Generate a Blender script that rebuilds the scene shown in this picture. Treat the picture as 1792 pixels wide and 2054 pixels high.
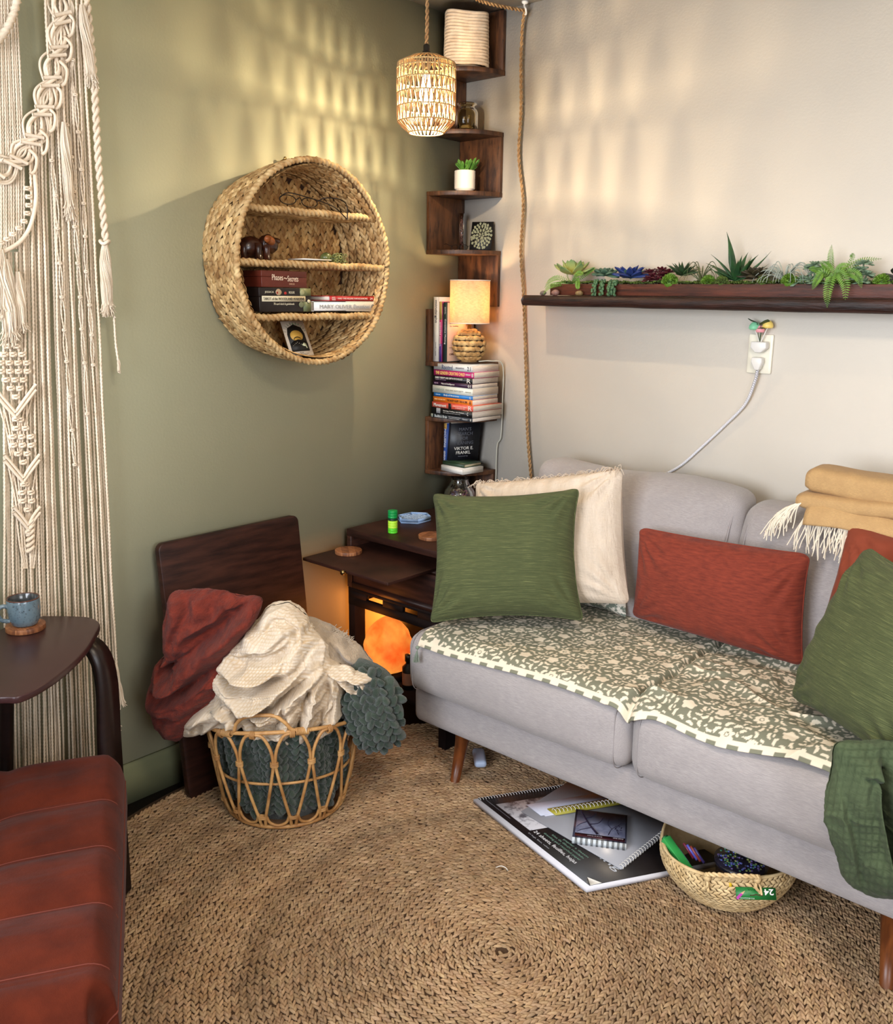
import bpy, math, random
import numpy as np
from mathutils import Vector, Matrix
for o in list(bpy.data.objects): bpy.data.objects.remove(o)
SC = bpy.context.scene; COL = SC.collection
rng = np.random.default_rng(7); random.seed(7)
PI = math.pi
def lin(c): return tuple(((x/255)/12.92 if x/255 <= .04045 else ((x/255+.055)/1.055)**2.4) for x in c)
# ---------------------------------------------------------------- camera
CP = np.array((2.33774, -2.71080, 1.48173)); YAW, PIT, ROL, FPX = .723522, -.231630, .0118084, 1837.83
def cam_axes():
    f = np.array([-math.sin(YAW)*math.cos(PIT), math.cos(YAW)*math.cos(PIT), math.sin(PIT)])
    r = np.cross(f, [0, 0, 1]); r /= np.linalg.norm(r); u = np.cross(r, f)
    c, s = math.cos(ROL), math.sin(ROL)
    return c*r+s*u, -s*r+c*u, f
CR, CU, CF = cam_axes()
cd = bpy.data.cameras.new('camera'); cam = bpy.data.objects.new('camera', cd); COL.objects.link(cam)
cam.matrix_world = Matrix(((CR[0], CU[0], -CF[0], CP[0]), (CR[1], CU[1], -CF[1], CP[1]), (CR[2], CU[2], -CF[2], CP[2]), (0, 0, 0, 1)))
cd.sensor_fit = 'HORIZONTAL'; cd.sensor_width = 36; cd.lens = 36*FPX/1792; cd.clip_start = .02
SC.camera = cam
def W(u, v, x=None, y=None, z=None):          # survey helper: a photo point on a known real plane
    d = CF*FPX + CR*(u-896) - CU*(v-1027)
    i, t = (0, x) if x is not None else ((1, y) if y is not None else (2, z))
    return CP + d*((t-CP[i])/d[i])
# ---------------------------------------------------------------- light
wd = bpy.data.worlds.new('world'); SC.world = wd; wd.use_nodes = True
wb = wd.node_tree.nodes['Background']; wb.inputs[0].default_value = (.78, .86, 1, 1); wb.inputs[1].default_value = .5
SC.view_settings.view_transform = 'Standard'; SC.view_settings.look = 'None'
SC.view_settings.exposure = -0.17; SC.view_settings.gamma = 1; SC.view_settings.use_curve_mapping = False
def light(name, kind, loc, energy, color, size=.1, size_y=None, target=None):
    l = bpy.data.lights.new(name, kind); l.energy = energy; l.color = color
    o = bpy.data.objects.new(name, l); COL.objects.link(o); o.location = loc
    if kind == 'AREA':
        l.size = size
        if size_y: l.shape = 'RECTANGLE'; l.size_y = size_y
    else: l.shadow_soft_size = size
    if target is not None:
        o.rotation_euler = (Vector(target)-Vector(loc)).to_track_quat('-Z', 'Y').to_euler()
    return o
light('window_daylight', 'AREA', (1.25, -4.02, 1.52), 132, (.84, .90, 1.0), 1.7, 1.3, (1.0, 0, 1.2))
light('east_fill_light', 'AREA', (3.72, -2.3, 1.5), 62, (.88, .93, 1.0), 1.5, 1.2, (0, -1.4, 1.1))  # added fill to brighten the green wall; the east wall has no window
light('ceiling_lamp_light', 'AREA', (2.1, -1.9, 2.36), 26, (1.0, .83, .64), .35, .35, (2.1, -1.9, 0))
# ---------------------------------------------------------------- helpers
ORG = {}
def nrm(a): a = np.asarray(a, float); return a/np.maximum(np.linalg.norm(a, axis=-1, keepdims=True), 1e-9)
class MB:
    def __init__(s): s.v = []; s.f = []; s.n = 0; s.c = []; s.t = []
    def add(s, v, f, col=None, tc=None):
        v = np.asarray(v, float).reshape(-1, 3)
        if isinstance(f, list) and f and not np.isscalar(f[0]) and len(set(len(q) for q in f)) > 1:
            g = {}
            for q in f: g.setdefault(len(q), []).append(q)
            for q in g.values(): s.f.append(np.asarray(q, int)+s.n)
        else: s.f.append(np.asarray(f, int)+s.n)
        s.v.append(v); s.n += len(v)
        s.c.append(np.ones((len(v), 3)) if col is None else np.broadcast_to(np.asarray(col, float), (len(v), 3)))
        s.t.append(v if tc is None else np.asarray(tc, float)); return s
    def grid(s, P, cu=False, cv=False, col=None, tc=None):
        P = np.asarray(P, float); a, b = P.shape[:2]
        i = np.arange(a if cu else a-1)[:, None]; j = np.arange(b if cv else b-1)[None, :]
        i2 = (i+1) % a; j2 = (j+1) % b
        f = np.stack([i*b+j, i2*b+j, i2*b+j2, i*b+j2], -1).reshape(-1, 4)
        return s.add(P.reshape(-1, 3), f, None if col is None else np.asarray(col).reshape(-1, 3), None if tc is None else np.asarray(tc).reshape(-1, 3))
    def box(s, lo, hi, M=None, col=None):
        (x, y, z), (X, Y, Z) = lo, hi
        v = np.array([(x, y, z), (X, y, z), (X, Y, z), (x, Y, z), (x, y, Z), (X, y, Z), (X, Y, Z), (x, Y, Z)], float)
        if M is not None: v = v@np.asarray(M[0]).T+M[1]
        return s.add(v, [(0, 3, 2, 1), (4, 5, 6, 7), (0, 1, 5, 4), (1, 2, 6, 5), (2, 3, 7, 6), (3, 0, 4, 7)], col)
    def tube(s, path, r, n=8, caps=True, closed=False, lobes=0, amp=.25, pitch=.02, col=None):
        p = np.asarray(path, float); m = len(p); r = np.broadcast_to(np.asarray(r, float), (m,))
        t = nrm(np.roll(p, -1, 0)-np.roll(p, 1, 0)) if closed else nrm(np.gradient(p, axis=0))
        ref = np.array([0, 0, 1.]) if abs(t[0][2]) < .9 else np.array([1., 0, 0])
        N = np.zeros_like(p); N[0] = nrm(np.cross(t[0], ref))
        for i in range(1, m):
            q = N[i-1]-t[i]*(N[i-1]@t[i]); N[i] = nrm(q)
        B = np.cross(t, N); a = np.arange(n)*2*PI/n
        L = np.concatenate([[0], np.cumsum(np.linalg.norm(np.diff(p, axis=0), axis=1))])
        rr = r[:, None]*np.ones((1, n)); aa = a[None]+0*L[:, None]
        if lobes:
            aa = a[None]+(L/pitch*2*PI)[:, None]; rr = rr*(1+amp*np.cos(lobes*a)[None])
        P = p[:, None]+rr[..., None]*(np.cos(aa)[..., None]*N[:, None]+np.sin(aa)[..., None]*B[:, None])
        k = s.n; s.grid(P, closed, True, None if col is None else np.broadcast_to(col, P.shape))
        if caps and not closed:
            s.f.append(np.array([list(range(n))[::-1]])+k); s.f.append(np.array([list(range(n))])+k+(m-1)*n)
        return s
    def lathe(s, prof, n=32, o=(0, 0, 0), col=None, fn=None):
        prof = np.asarray(prof, float); a = np.arange(n)*2*PI/n
        r = prof[:, 0][:, None]*np.ones((1, n)); z = prof[:, 1][:, None]+0*r
        if fn: r, z = fn(r, z, a[None]+0*r)
        P = np.stack([r*np.cos(a), r*np.sin(a), z], -1)+np.asarray(o)
        return s.grid(P, False, True, None if col is None else np.broadcast_to(col, P.shape))
    def prism(s, poly, lo, hi, ax=2, col=None):      # poly: 2-D outline, extruded along axis ax
        q = np.asarray(poly, float); n = len(q)
        def put(h):
            c = np.zeros((n, 3)); o = [i for i in range(3) if i != ax]; c[:, o[0]] = q[:, 0]; c[:, o[1]] = q[:, 1]; c[:, ax] = h; return c
        f = [list(range(n))[::-1], [n+i for i in range(n)]]+[[i, (i+1) % n, n+(i+1) % n, n+i] for i in range(n)]
        return s.add(np.vstack([put(lo), put(hi)]), f, col)
    def inst(s, tv, tf, M, T, col=None):
        V = np.einsum('nij,vj->nvi', M, tv)+T[:, None]; N, k = V.shape[:2]
        F = (np.asarray(tf)[None]+(np.arange(N)*k)[:, None, None]).reshape(-1, len(tf[0]))
        c = None if col is None else np.repeat(np.asarray(col), k, 0)
        return s.add(V.reshape(-1, 3), F, c)
    def blob(s, c, r, n=10, M=None, col=None, nz=0, seed=0):
        th = np.linspace(0, PI, n//2+2); ph = np.arange(n)*2*PI/n
        P = np.stack([np.sin(th)[:, None]*np.cos(ph), np.sin(th)[:, None]*np.sin(ph), np.cos(th)[:, None]+0*ph], -1)
        if nz: P = P*(1+nz*fbm(P*1.7+seed*3.1, 3))[..., None]
        P = P*np.asarray(r)
        if M is not None: P = P@np.asarray(M).T
        return s.grid(P+np.asarray(c), False, True, None if col is None else np.broadcast_to(col, P.shape))
    def build(s, name, m, parent=None, smooth=True, loc=None, sub=0, bev=0, kind=None, solid=0, weld=False):
        v = np.vstack(s.v).copy()
        org = np.zeros(3)
        if parent is not None: org = np.array(ORG.get(parent.name, (0, 0, 0)))
        elif loc is not None: org = np.array(loc, float)
        v -= org
        me = bpy.data.meshes.new(name); me.vertices.add(len(v)); me.vertices.foreach_set('co', v.ravel())
        lt = np.concatenate([np.full(len(f), f.shape[1]) for f in s.f]); li = np.concatenate([f.ravel() for f in s.f])
        me.loops.add(len(li)); me.loops.foreach_set('vertex_index', li.astype(np.int32))
        me.polygons.add(len(lt)); me.polygons.foreach_set('loop_start', (np.cumsum(lt)-lt).astype(np.int32)); me.polygons.foreach_set('loop_total', lt.astype(np.int32))
        me.update(calc_edges=True); me.validate()
        if smooth: me.polygons.foreach_set('use_smooth', np.ones(len(me.polygons), bool))
        a = me.attributes.new('Col', 'FLOAT_COLOR', 'POINT'); c = np.vstack(s.c); a.data.foreach_set('color', np.hstack([c, np.ones((len(c), 1))]).astype(np.float32).ravel())
        a = me.attributes.new('tc', 'FLOAT_VECTOR', 'POINT'); a.data.foreach_set('vector', np.vstack(s.t).astype(np.float32).ravel())
        me.materials.append(m)
        o = bpy.data.objects.new(name, me); COL.objects.link(o)
        if parent is not None:
            o.parent = parent
            if parent.name in ORG: ORG[o.name] = ORG[parent.name]
        else: o.location = org; ORG[o.name] = tuple(org)
        if bev:
            b = o.modifiers.new('bevel', 'BEVEL'); b.width = bev; b.segments = 2; b.limit_method = 'ANGLE'; b.harden_normals = False
        if solid: b = o.modifiers.new('solid', 'SOLIDIFY'); b.thickness = solid; b.offset = -1
        if sub: b = o.modifiers.new('sub', 'SUBSURF'); b.levels = sub; b.render_levels = sub
        if kind: o['kind'] = kind
        return o
def tag(o, label, cat, group=None):
    o['label'] = label; o['category'] = cat
    if group: o['group'] = group
    return o
def thing(name, label, cat, loc=(0, 0, 0), rot=None, group=None, local=False):
    o = bpy.data.objects.new(name, None); COL.objects.link(o); o.location = loc; o.empty_display_size = .05
    if rot is not None: o.rotation_euler = rot
    if not local: ORG[o.name] = tuple(loc)
    return tag(o, label, cat, group)
def copyobj(o, name=None, parent=None, loc=None, rot=None, scale=None):
    c = o.copy(); COL.objects.link(c)
    if parent is not None: c.parent = parent
    if loc is not None: c.location = loc
    if rot is not None: c.rotation_euler = rot
    if scale is not None: c.scale = scale
    return c
# smooth numpy noise
_g = np.random.default_rng(3).random((33, 33, 33))
def vnoise(p):
    p = np.asarray(p, float); q = np.mod(p, 32); i = q.astype(int); f = q-i; f = f*f*(3-2*f); j = (i+1) % 32
    r = 0
    for a in (0, 1):
        for b in (0, 1):
            for c in (0, 1):
                w = (f[..., 0] if a else 1-f[..., 0])*(f[..., 1] if b else 1-f[..., 1])*(f[..., 2] if c else 1-f[..., 2])
                r = r+w*_g[(j if a else i)[..., 0], (j if b else i)[..., 1], (j if c else i)[..., 2]]
    return r*2-1
def fbm(p, o=3):
    p = np.asarray(p, float); r = 0; a = 1
    for k in range(o): r = r+a*vnoise(p*2**k+7.3*k); a *= .5
    return r/1.75
def spline(pts, n=40):
    p = np.asarray(pts, float); m = len(p); t = np.linspace(0, m-1, n); i = np.clip(t.astype(int), 0, m-2); f = (t-i)[:, None]
    q = np.vstack([2*p[0]-p[1], p, 2*p[-1]-p[-2]]); a, b, c, d = q[i], q[i+1], q[i+2], q[i+3]
    return .5*((2*b)+(c-a)*f+(2*a-5*b+4*c-d)*f**2+(3*b-a-3*c+d)*f**3)
# ---------------------------------------------------------------- materials
def mat(name, rgb, rough=.7, rgb2=None, scale=8, stretch=(1, 1, 1), detail=6, contrast=(.35, .65), bump=None, metal=0, attr=False, co='Object', rgb3=None, scale3=60,
        trans=0, alpha=1, emis=None, ior=1.45, weave=None, sheen=0, coat=0, spec=None, sss=0, subs=None):
    m = bpy.data.materials.new(name); m.use_nodes = True; nt = m.node_tree; N = nt.nodes; L = nt.links; b = N['Principled BSDF']
    def s(k, v):
        if k in b.inputs: b.inputs[k].default_value = v
    s('Roughness', rough); s('Metallic', metal); s('IOR', ior); s('Transmission Weight', trans); s('Alpha', alpha); s('Sheen Weight', sheen); s('Coat Weight', coat)
    if sheen: s('Sheen Roughness', .45)
    if spec is not None: s('Specular IOR Level', spec)
    if sss: s('Subsurface Weight', sss); s('Subsurface Radius', (.03, .015, .008)); s('Subsurface Scale', 1.0)
    if co == 'tc':
        tcn = N.new('ShaderNodeAttribute'); tcn.attribute_name = 'tc'; src = tcn.outputs['Vector']
    else: tcn = N.new('ShaderNodeTexCoord'); src = tcn.outputs['Object']
    def noise(sc, st, det=6):
        mp = N.new('ShaderNodeMapping'); mp.inputs['Scale'].default_value = st; L.new(src, mp.inputs[0])
        n = N.new('ShaderNodeTexNoise'); n.inputs['Scale'].default_value = sc; n.inputs['Detail'].default_value = det; n.inputs['Roughness'].default_value = .6; L.new(mp.outputs[0], n.inputs['Vector']); return n.outputs['Fac']
    def mix(a, c, f, mode='MIX'):
        x = N.new('ShaderNodeMix'); x.data_type = 'RGBA'; x.blend_type = mode
        for k, v in ((6, a), (7, c)):
            if isinstance(v, tuple): x.inputs[k].default_value = v+(1,)
            else: L.new(v, x.inputs[k])
        if isinstance(f, float): x.inputs[0].default_value = f
        else: L.new(f, x.inputs[0])
        return x.outputs[2]
    def rng_(f, lo, hi):
        r = N.new('ShaderNodeMapRange'); L.new(f, r.inputs[0]); r.inputs[1].default_value = lo; r.inputs[2].default_value = hi; return r.outputs[0]
    base = lin(rgb)
    if rgb2 is not None: base = mix(lin(rgb), lin(rgb2), rng_(noise(scale, stretch, detail), *contrast))
    if rgb3 is not None: base = mix(base, lin(rgb3), rng_(noise(scale3, stretch, 3), .55, .75))
    if weave:
        wsc, wa, wdark = weave     # threads in both directions
        f1 = rng_(noise(wsc, (1, wa, wa), 2), .35, .7); f2 = rng_(noise(wsc, (wa, 1, 1) if co == 'tc' else (wa, 1, wa), 2), .35, .7)
        base = mix(base, lin(wdark), f1); base = mix(base, lin(rgb), f2) if False else base
        mm = N.new('ShaderNodeMath'); mm.operation = 'MULTIPLY'; L.new(f2, mm.inputs[0]); mm.inputs[1].default_value = .5
        base = mix(base, lin(wdark), mm.outputs[0])
    if attr:
        an = N.new('ShaderNodeAttribute'); an.attribute_name = 'Col'; base = mix(base, an.outputs['Color'], 1.0, 'MULTIPLY')
    if isinstance(base, tuple): b.inputs['Base Color'].default_value = base+(1,)
    else: L.new(base, b.inputs['Base Color'])
    if bump:
        h = None
        for bs, st, strength in (bump if isinstance(bump, list) else [bump]):
            bn = N.new('ShaderNodeBump'); bn.inputs['Strength'].default_value = strength; bn.inputs['Distance'].default_value = .004
            L.new(noise(bs, st, 4), bn.inputs['Height'])
            if h: L.new(h, bn.inputs['Normal'])
            h = bn.outputs[0]
        L.new(h, b.inputs['Normal'])
    if emis: b.inputs['Emission Color'].default_value = lin(emis[0])+(1,); b.inputs['Emission Strength'].default_value = emis[1]
    return m
U = (1, 1, 1)
M_green = mat('green_wall_paint', (180, 179, 151), .55, (176, 176, 148), 3, bump=(140, U, .12), spec=.35)
M_white = mat('white_wall_paint', (218, 210, 198), .6, (215, 207, 195), 3, bump=(140, U, .10), spec=.3)
M_ceil = mat('ceiling_paint', (238, 232, 222), .7, bump=(90, U, .1))
M_floor = mat('dark_floor_wood', (44, 24, 18), .45, (24, 12, 9), 5, (1, 12, 1), bump=(20, (1, 12, 1), .2))
M_gbase = mat('green_baseboard_paint', (120, 122, 92), .5)
M_walnut = mat('dark_walnut', (62, 34, 24), .38, (32, 16, 11), 7, (3, 3, 14), bump=(40, (3, 3, 20), .1), co='Object')
M_walnut_h = mat('dark_walnut_flat', (62, 34, 25), .46, (34, 17, 13), 5, (1.2, 1.2, 10), bump=(40, (3, 3, 20), .08), spec=.3)
M_rustic = mat('rustic_brown_laminate', (98, 62, 37), .45, (40, 23, 16), 6, (6, 6, 1.2), rgb3=(22, 12, 9), scale3=18, bump=(60, (8, 8, 1), .08))
M_edge = mat('dark_laminate_edge', (40, 23, 18), .4)
M_ledge = mat('live_edge_walnut', (58, 30, 22), .45, (26, 13, 10), 8, (1, 12, 12), bump=(25, (1, 8, 8), .5))
M_planter = mat('reddish_planter_wood', (92, 44, 28), .5, (52, 24, 16), 8, (1, 12, 12), bump=(40, (1, 9, 9), .3))
M_sofa = mat('light_grey_linen', (176, 168, 166), .85, (164, 156, 154), 14, weave=(55, 14, (146, 140, 140)), bump=[(260, (1, 6, 6), .25), (260, (6, 1, 6), .25)], sheen=.25)
M_seam = mat('grey_seam', (146, 140, 140), .9)
M_leg = mat('brown_leg_wood', (120, 66, 30), .35, (84, 42, 18), 8, (8, 8, 1.5))
M_wick = mat('water_hyacinth', (205, 175, 125), .7, (150, 112, 66), 30, attr=True, bump=(120, U, .3))
M_jute = mat('jute', (160, 133, 102), .9, (140, 110, 80), 25, attr=True, bump=(300, U, .5))
M_jbase = mat('dark_jute', (66, 46, 28), 1)  # plain dark brown for the rug backing and the lamp's core and foot
M_cotton = mat('macrame_cotton', (232, 215, 192), .9, (216, 196, 170), 20, bump=(500, U, .3), attr=True)
M_rope = mat('jute_rope', (176, 140, 96), .9, (132, 98, 62), 60, bump=(300, U, .4))
M_rattan = mat('rattan_cane', (206, 160, 102), .5, (158, 110, 62), 18, bump=(90, U, .2))
M_gold = mat('brass', (150, 125, 80), .3, metal=1)
M_black = mat('black_plastic', (18, 16, 15), .4)
M_wht = mat('white_plastic', (224, 220, 214), .35)
M_paper = mat('white_paper', (222, 218, 210), .7)
M_glassy = mat('clear_glass', (240, 245, 240), .03, trans=1, ior=1.45)
M_amber = mat('smoky_amber_glass', (214, 190, 140), .04, trans=1, ior=1.3)
M_text_w = mat('white_print', (228, 224, 216), .6); M_text_k = mat('black_print', (30, 28, 30), .6); M_text_g = mat('grey_print', (120, 122, 128), .6)
_mc = {}
def flat(rgb, rough=.5):
    k = (tuple(rgb), rough)
    if k not in _mc: _mc[k] = mat('print_colour', rgb, rough, tuple(max(0, c-8) for c in rgb), 30)
    return _mc[k]
# ---------------------------------------------------------------- shape builders
def text(s, size, origin, X, Y, m, parent, name='lettering', bold=0, align='LEFT', shear=0):
    c = bpy.data.curves.new('t', 'FONT'); c.body = s; c.size = size; c.extrude = .0004; c.align_x = align; c.offset = bold; c.shear = shear; c.resolution_u = 2
    t = bpy.data.objects.new('t', c); COL.objects.link(t); dg = bpy.context.evaluated_depsgraph_get()
    me = bpy.data.meshes.new_from_object(t.evaluated_get(dg)); bpy.data.objects.remove(t)
    X = nrm(X); Y = nrm(np.asarray(Y, float)-X*(np.asarray(Y, float)@X)); Z = np.cross(X, Y)
    R = np.stack([X, Y, Z], 1); v = np.zeros(len(me.vertices)*3); me.vertices.foreach_get('co', v); v = v.reshape(-1, 3)@R.T+np.asarray(origin, float)
    if parent is not None and parent.name in ORG: v -= np.array(ORG[parent.name])
    me.vertices.foreach_set('co', v.ravel()); me.update(); me.materials.clear(); me.materials.append(m)
    o = bpy.data.objects.new(name, me); COL.objects.link(o); o.parent = parent
    if parent is not None and parent.name in ORG: ORG[o.name] = ORG[parent.name]
    return o
def textfit(s, w, h, origin, X, Y, m, parent, **k):      # letters scaled to fit width w and cap height h
    o = text(s, 1.0, (0, 0, 0), (1, 0, 0), (0, 1, 0), m, None, **k); me = o.data
    v = np.zeros(len(me.vertices)*3); me.vertices.foreach_get('co', v); v = v.reshape(-1, 3)
    lo, hi = v.min(0), v.max(0); q = (v-lo)/np.maximum(hi-lo, 1e-6)
    X = nrm(X); Y = nrm(np.asarray(Y, float)-X*(np.asarray(Y, float)@X)); Z = np.cross(X, Y)
    v = np.asarray(origin, float)+q[:, :1]*w*X+q[:, 1:2]*h*Y+q[:, 2:]*.0006*Z
    if parent.name in ORG: v = v-np.array(ORG[parent.name]); ORG[o.name] = ORG[parent.name]
    me.vertices.foreach_set('co', v.ravel()); me.update(); o.parent = parent
    return o
def softbox(c, h, r=.03, n=(16, 16, 16), bulge=(0, 0, 0), fn=None, M=None):
    mb = MB(); c = np.asarray(c, float); h = np.asarray(h, float)
    for ax in range(3):
        o = [i for i in range(3) if i != ax]
        for sg in (-1, 1):
            def warp(k):
                t = np.linspace(-1, 1, k); return np.sign(t)*(1-(1-np.abs(t))**1.6)
            a, b = np.meshgrid(warp(n[o[0]]), warp(n[o[1]]), indexing='ij')
            P = np.zeros(a.shape+(3,)); P[..., o[0]] = a*h[o[0]]; P[..., o[1]] = b*h[o[1]]; P[..., ax] = sg*h[ax]
            inner = np.clip(P, -(h-r), h-r); d = P-inner; P2 = inner+r*nrm(d)
            q = P2/h
            for k in range(3):
                if bulge[k]:
                    oo = [i for i in range(3) if i != k]
                    P2[..., k] += np.sign(q[..., k])*np.abs(q[..., k])*bulge[k]*(1-np.abs(q[..., oo[0]])**2.2)*(1-np.abs(q[..., oo[1]])**2.2)
            if fn: P2 = fn(P2)
            if M is not None: P2 = P2@np.asarray(M).T
            if (sg > 0) == (ax == 1): P2 = P2[::-1]
            mb.grid(P2+c)
    return mb
def frame_of(n):
    n = nrm(n); a = np.array([0, 0, 1.]) if abs(n[2]) < .9 else np.array([1., 0, 0]); x = nrm(np.cross(a, n)); return x, np.cross(n, x), n
def leaf_tpl(nl=7, nw=5, dome=.5, sharp=.6):
    u = np.linspace(-.5, .5, nl); w = np.sqrt(np.clip(1-(2*u)**2, 0, 1))**sharp; w[0] = w[-1] = .04
    a = np.linspace(0, PI, nw); P = np.stack([u[:, None]+0*a, -w[:, None]*.5*np.cos(a), w[:, None]*dome*np.sin(a)], -1)
    i, j = np.meshgrid(np.arange(nl-1), np.arange(nw-1), indexing='ij')
    f = np.stack([i*nw+j, (i+1)*nw+j, (i+1)*nw+j+1, i*nw+j+1], -1).reshape(-1, 4); return P.reshape(-1, 3), f
TPL = leaf_tpl(6, 5, .45, .7); TPS = leaf_tpl(5, 4, .45, .7)
def plait(mb, F, a0, a1, rows, pitch, w, l, slant=.42, h=.5, tpl=TPL, tones=None, jit=.1, mask=None, colscale=1.0):
    """braided chains: every chain is two leaning lines of leaf-shaped stitches"""
    for k, b in enumerate(rows):
        A1 = a1(b) if callable(a1) else a1
        n0 = max(3, int((A1-a0)/l)); a = a0+(np.arange(n0)+rng.random())*l
        for sd in (-1, 1):
            n = n0
            aa = a+(l*.5 if sd > 0 else 0)+rng.normal(0, jit*l, n)*.4; bb = b+sd*w*.22+0*aa
            if mask is not None:
                km = mask(aa, bb); aa, bb = aa[km], bb[km]; n = len(aa)
                if n == 0: continue
            p, ta, tb = F(aa, bb); nn = nrm(np.cross(ta, tb)); ta = nrm(ta); tb = nrm(tb)
            s = slant+rng.normal(0, .08, n); d = ta*np.cos(s)[:, None]-sd*tb*np.sin(s)[:, None]; e = np.cross(nn, d)
            L = l*(1.55+rng.normal(0, .1, n)); Wd = w*(.56+rng.normal(0, .04, n)); H = w*h*(1+rng.normal(0, .12, n))
            Mx = np.stack([d*L[:, None], e*Wd[:, None], nn*H[:, None]], -1)
            t = np.array(tones if tones is not None else [(1, 1, 1), (.85, .8, .74), (1.08, 1.05, 1.0), (.7, .64, .56)])
            c = t[rng.integers(0, len(t), n)]*(.85+.3*rng.random((n, 1)))*colscale
            mb.inst(tpl[0], tpl[1], Mx, p, c)
    return mb
def pillow(name, label, TL, TR, BR, BL, thick, m, cat='cushion', n=40, pinch=.06, sag=0, wr=.006, seed=0, flip=1, group=None, piping=None, kk=.9):
    TL, TR, BR, BL = [np.asarray(q, float) for q in (TL, TR, BR, BL)]; base = (BL+BR)/2
    nv = nrm(np.cross(TR-TL, BL-TL))*flip; root = thing(name, label, cat, tuple(base), group=group); wid = np.linalg.norm(TR-TL); hei = np.linalg.norm(BL-TL)
    mb = MB(); u, v = np.meshgrid(np.linspace(0, 1, n), np.linspace(0, 1, n), indexing='ij')
    def pos(u, v):
        # edges bow inwards between the corners
        uu = u+(0.5-u)*2*pinch*(1-(2*v-1)**2)**.8*np.abs(2*u-1)**2; vv = v+(0.5-v)*2*pinch*(1-(2*u-1)**2)**.8*np.abs(2*v-1)**2
        k = np.clip((np.abs(2*u-1)+np.abs(2*v-1)-1.86)/.14, 0, 1)**2*.022; uu = uu+(.5-uu)*2*k; vv = vv+(.5-vv)*2*k
        uu = uu[..., None]; vv = vv[..., None]
        return TL*(1-uu)*(1-vv)+TR*uu*(1-vv)+BR*uu*vv+BL*(1-uu)*vv
    c = pos(u, v)
    prof = ((1-np.abs(2*u-1)**2.6)*(1-np.abs(2*v-1)**2.6)); prof = np.clip(prof, 0, 1)**.46
    for sd in (1, -1):
        ee = 4*np.minimum(np.minimum(u, 1-u), np.minimum(v, 1-v)); ee = np.clip(ee, 0, 1)
        q = np.stack([u*wid*9+seed, v*hei*9, 0*u+sd*3+seed], -1)
        # creases radiate from the corners, softer dents in the middle
        cr = 0
        for (cu, cv) in ((0, 0), (1, 0), (1, 1), (0, 1)):
            an = np.arctan2(np.abs(v-cv)*hei+1e-4, np.abs(u-cu)*wid+1e-4); rr = np.hypot((u-cu)*wid, (v-cv)*hei)
            cr = cr+np.sin(an*17+cu*2+cv*3+seed)*np.exp(-((rr-.09)/.05)**2)
        eu_ = np.minimum(u, 1-u)*wid; ev_ = np.minimum(v, 1-v)*hei
        cr = cr+.55*np.sin(v*hei*95+2*fbm(q*.6, 2)+seed)*np.exp(-((eu_-.028)/.022)**2)+.55*np.sin(u*wid*95+2*fbm(q*.6+3, 2)+seed)*np.exp(-((ev_-.028)/.022)**2)
        d = thick/2*prof*(1+.10*fbm(q*.45, 2)+(sag*(.5-v)))+wr*(fbm(q*np.array([1., 1.6, 1]), 3)*np.minimum(1, ee*1.5)+.7*cr*np.minimum(1, ee*3))
        P = c+sd*nv*d[..., None]
        mb.grid(P if sd*flip > 0 else P[::-1], tc=np.stack([(u if sd*flip > 0 else u[::-1])*wid, v*hei, 0*u+seed], -1))
    mb.build('cover', m, root)
    if piping:
        e = np.linspace(0, 1, n); o = 0*e
        loop = np.vstack([pos(e, o)[:-1], pos(o+1, e)[:-1], pos(e[::-1], o+1)[:-1], pos(o, e[::-1])[:-1]])
        MB().tube(loop, piping, 6, closed=True).build('seam', m, root)
    return root, pos, nv

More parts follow.
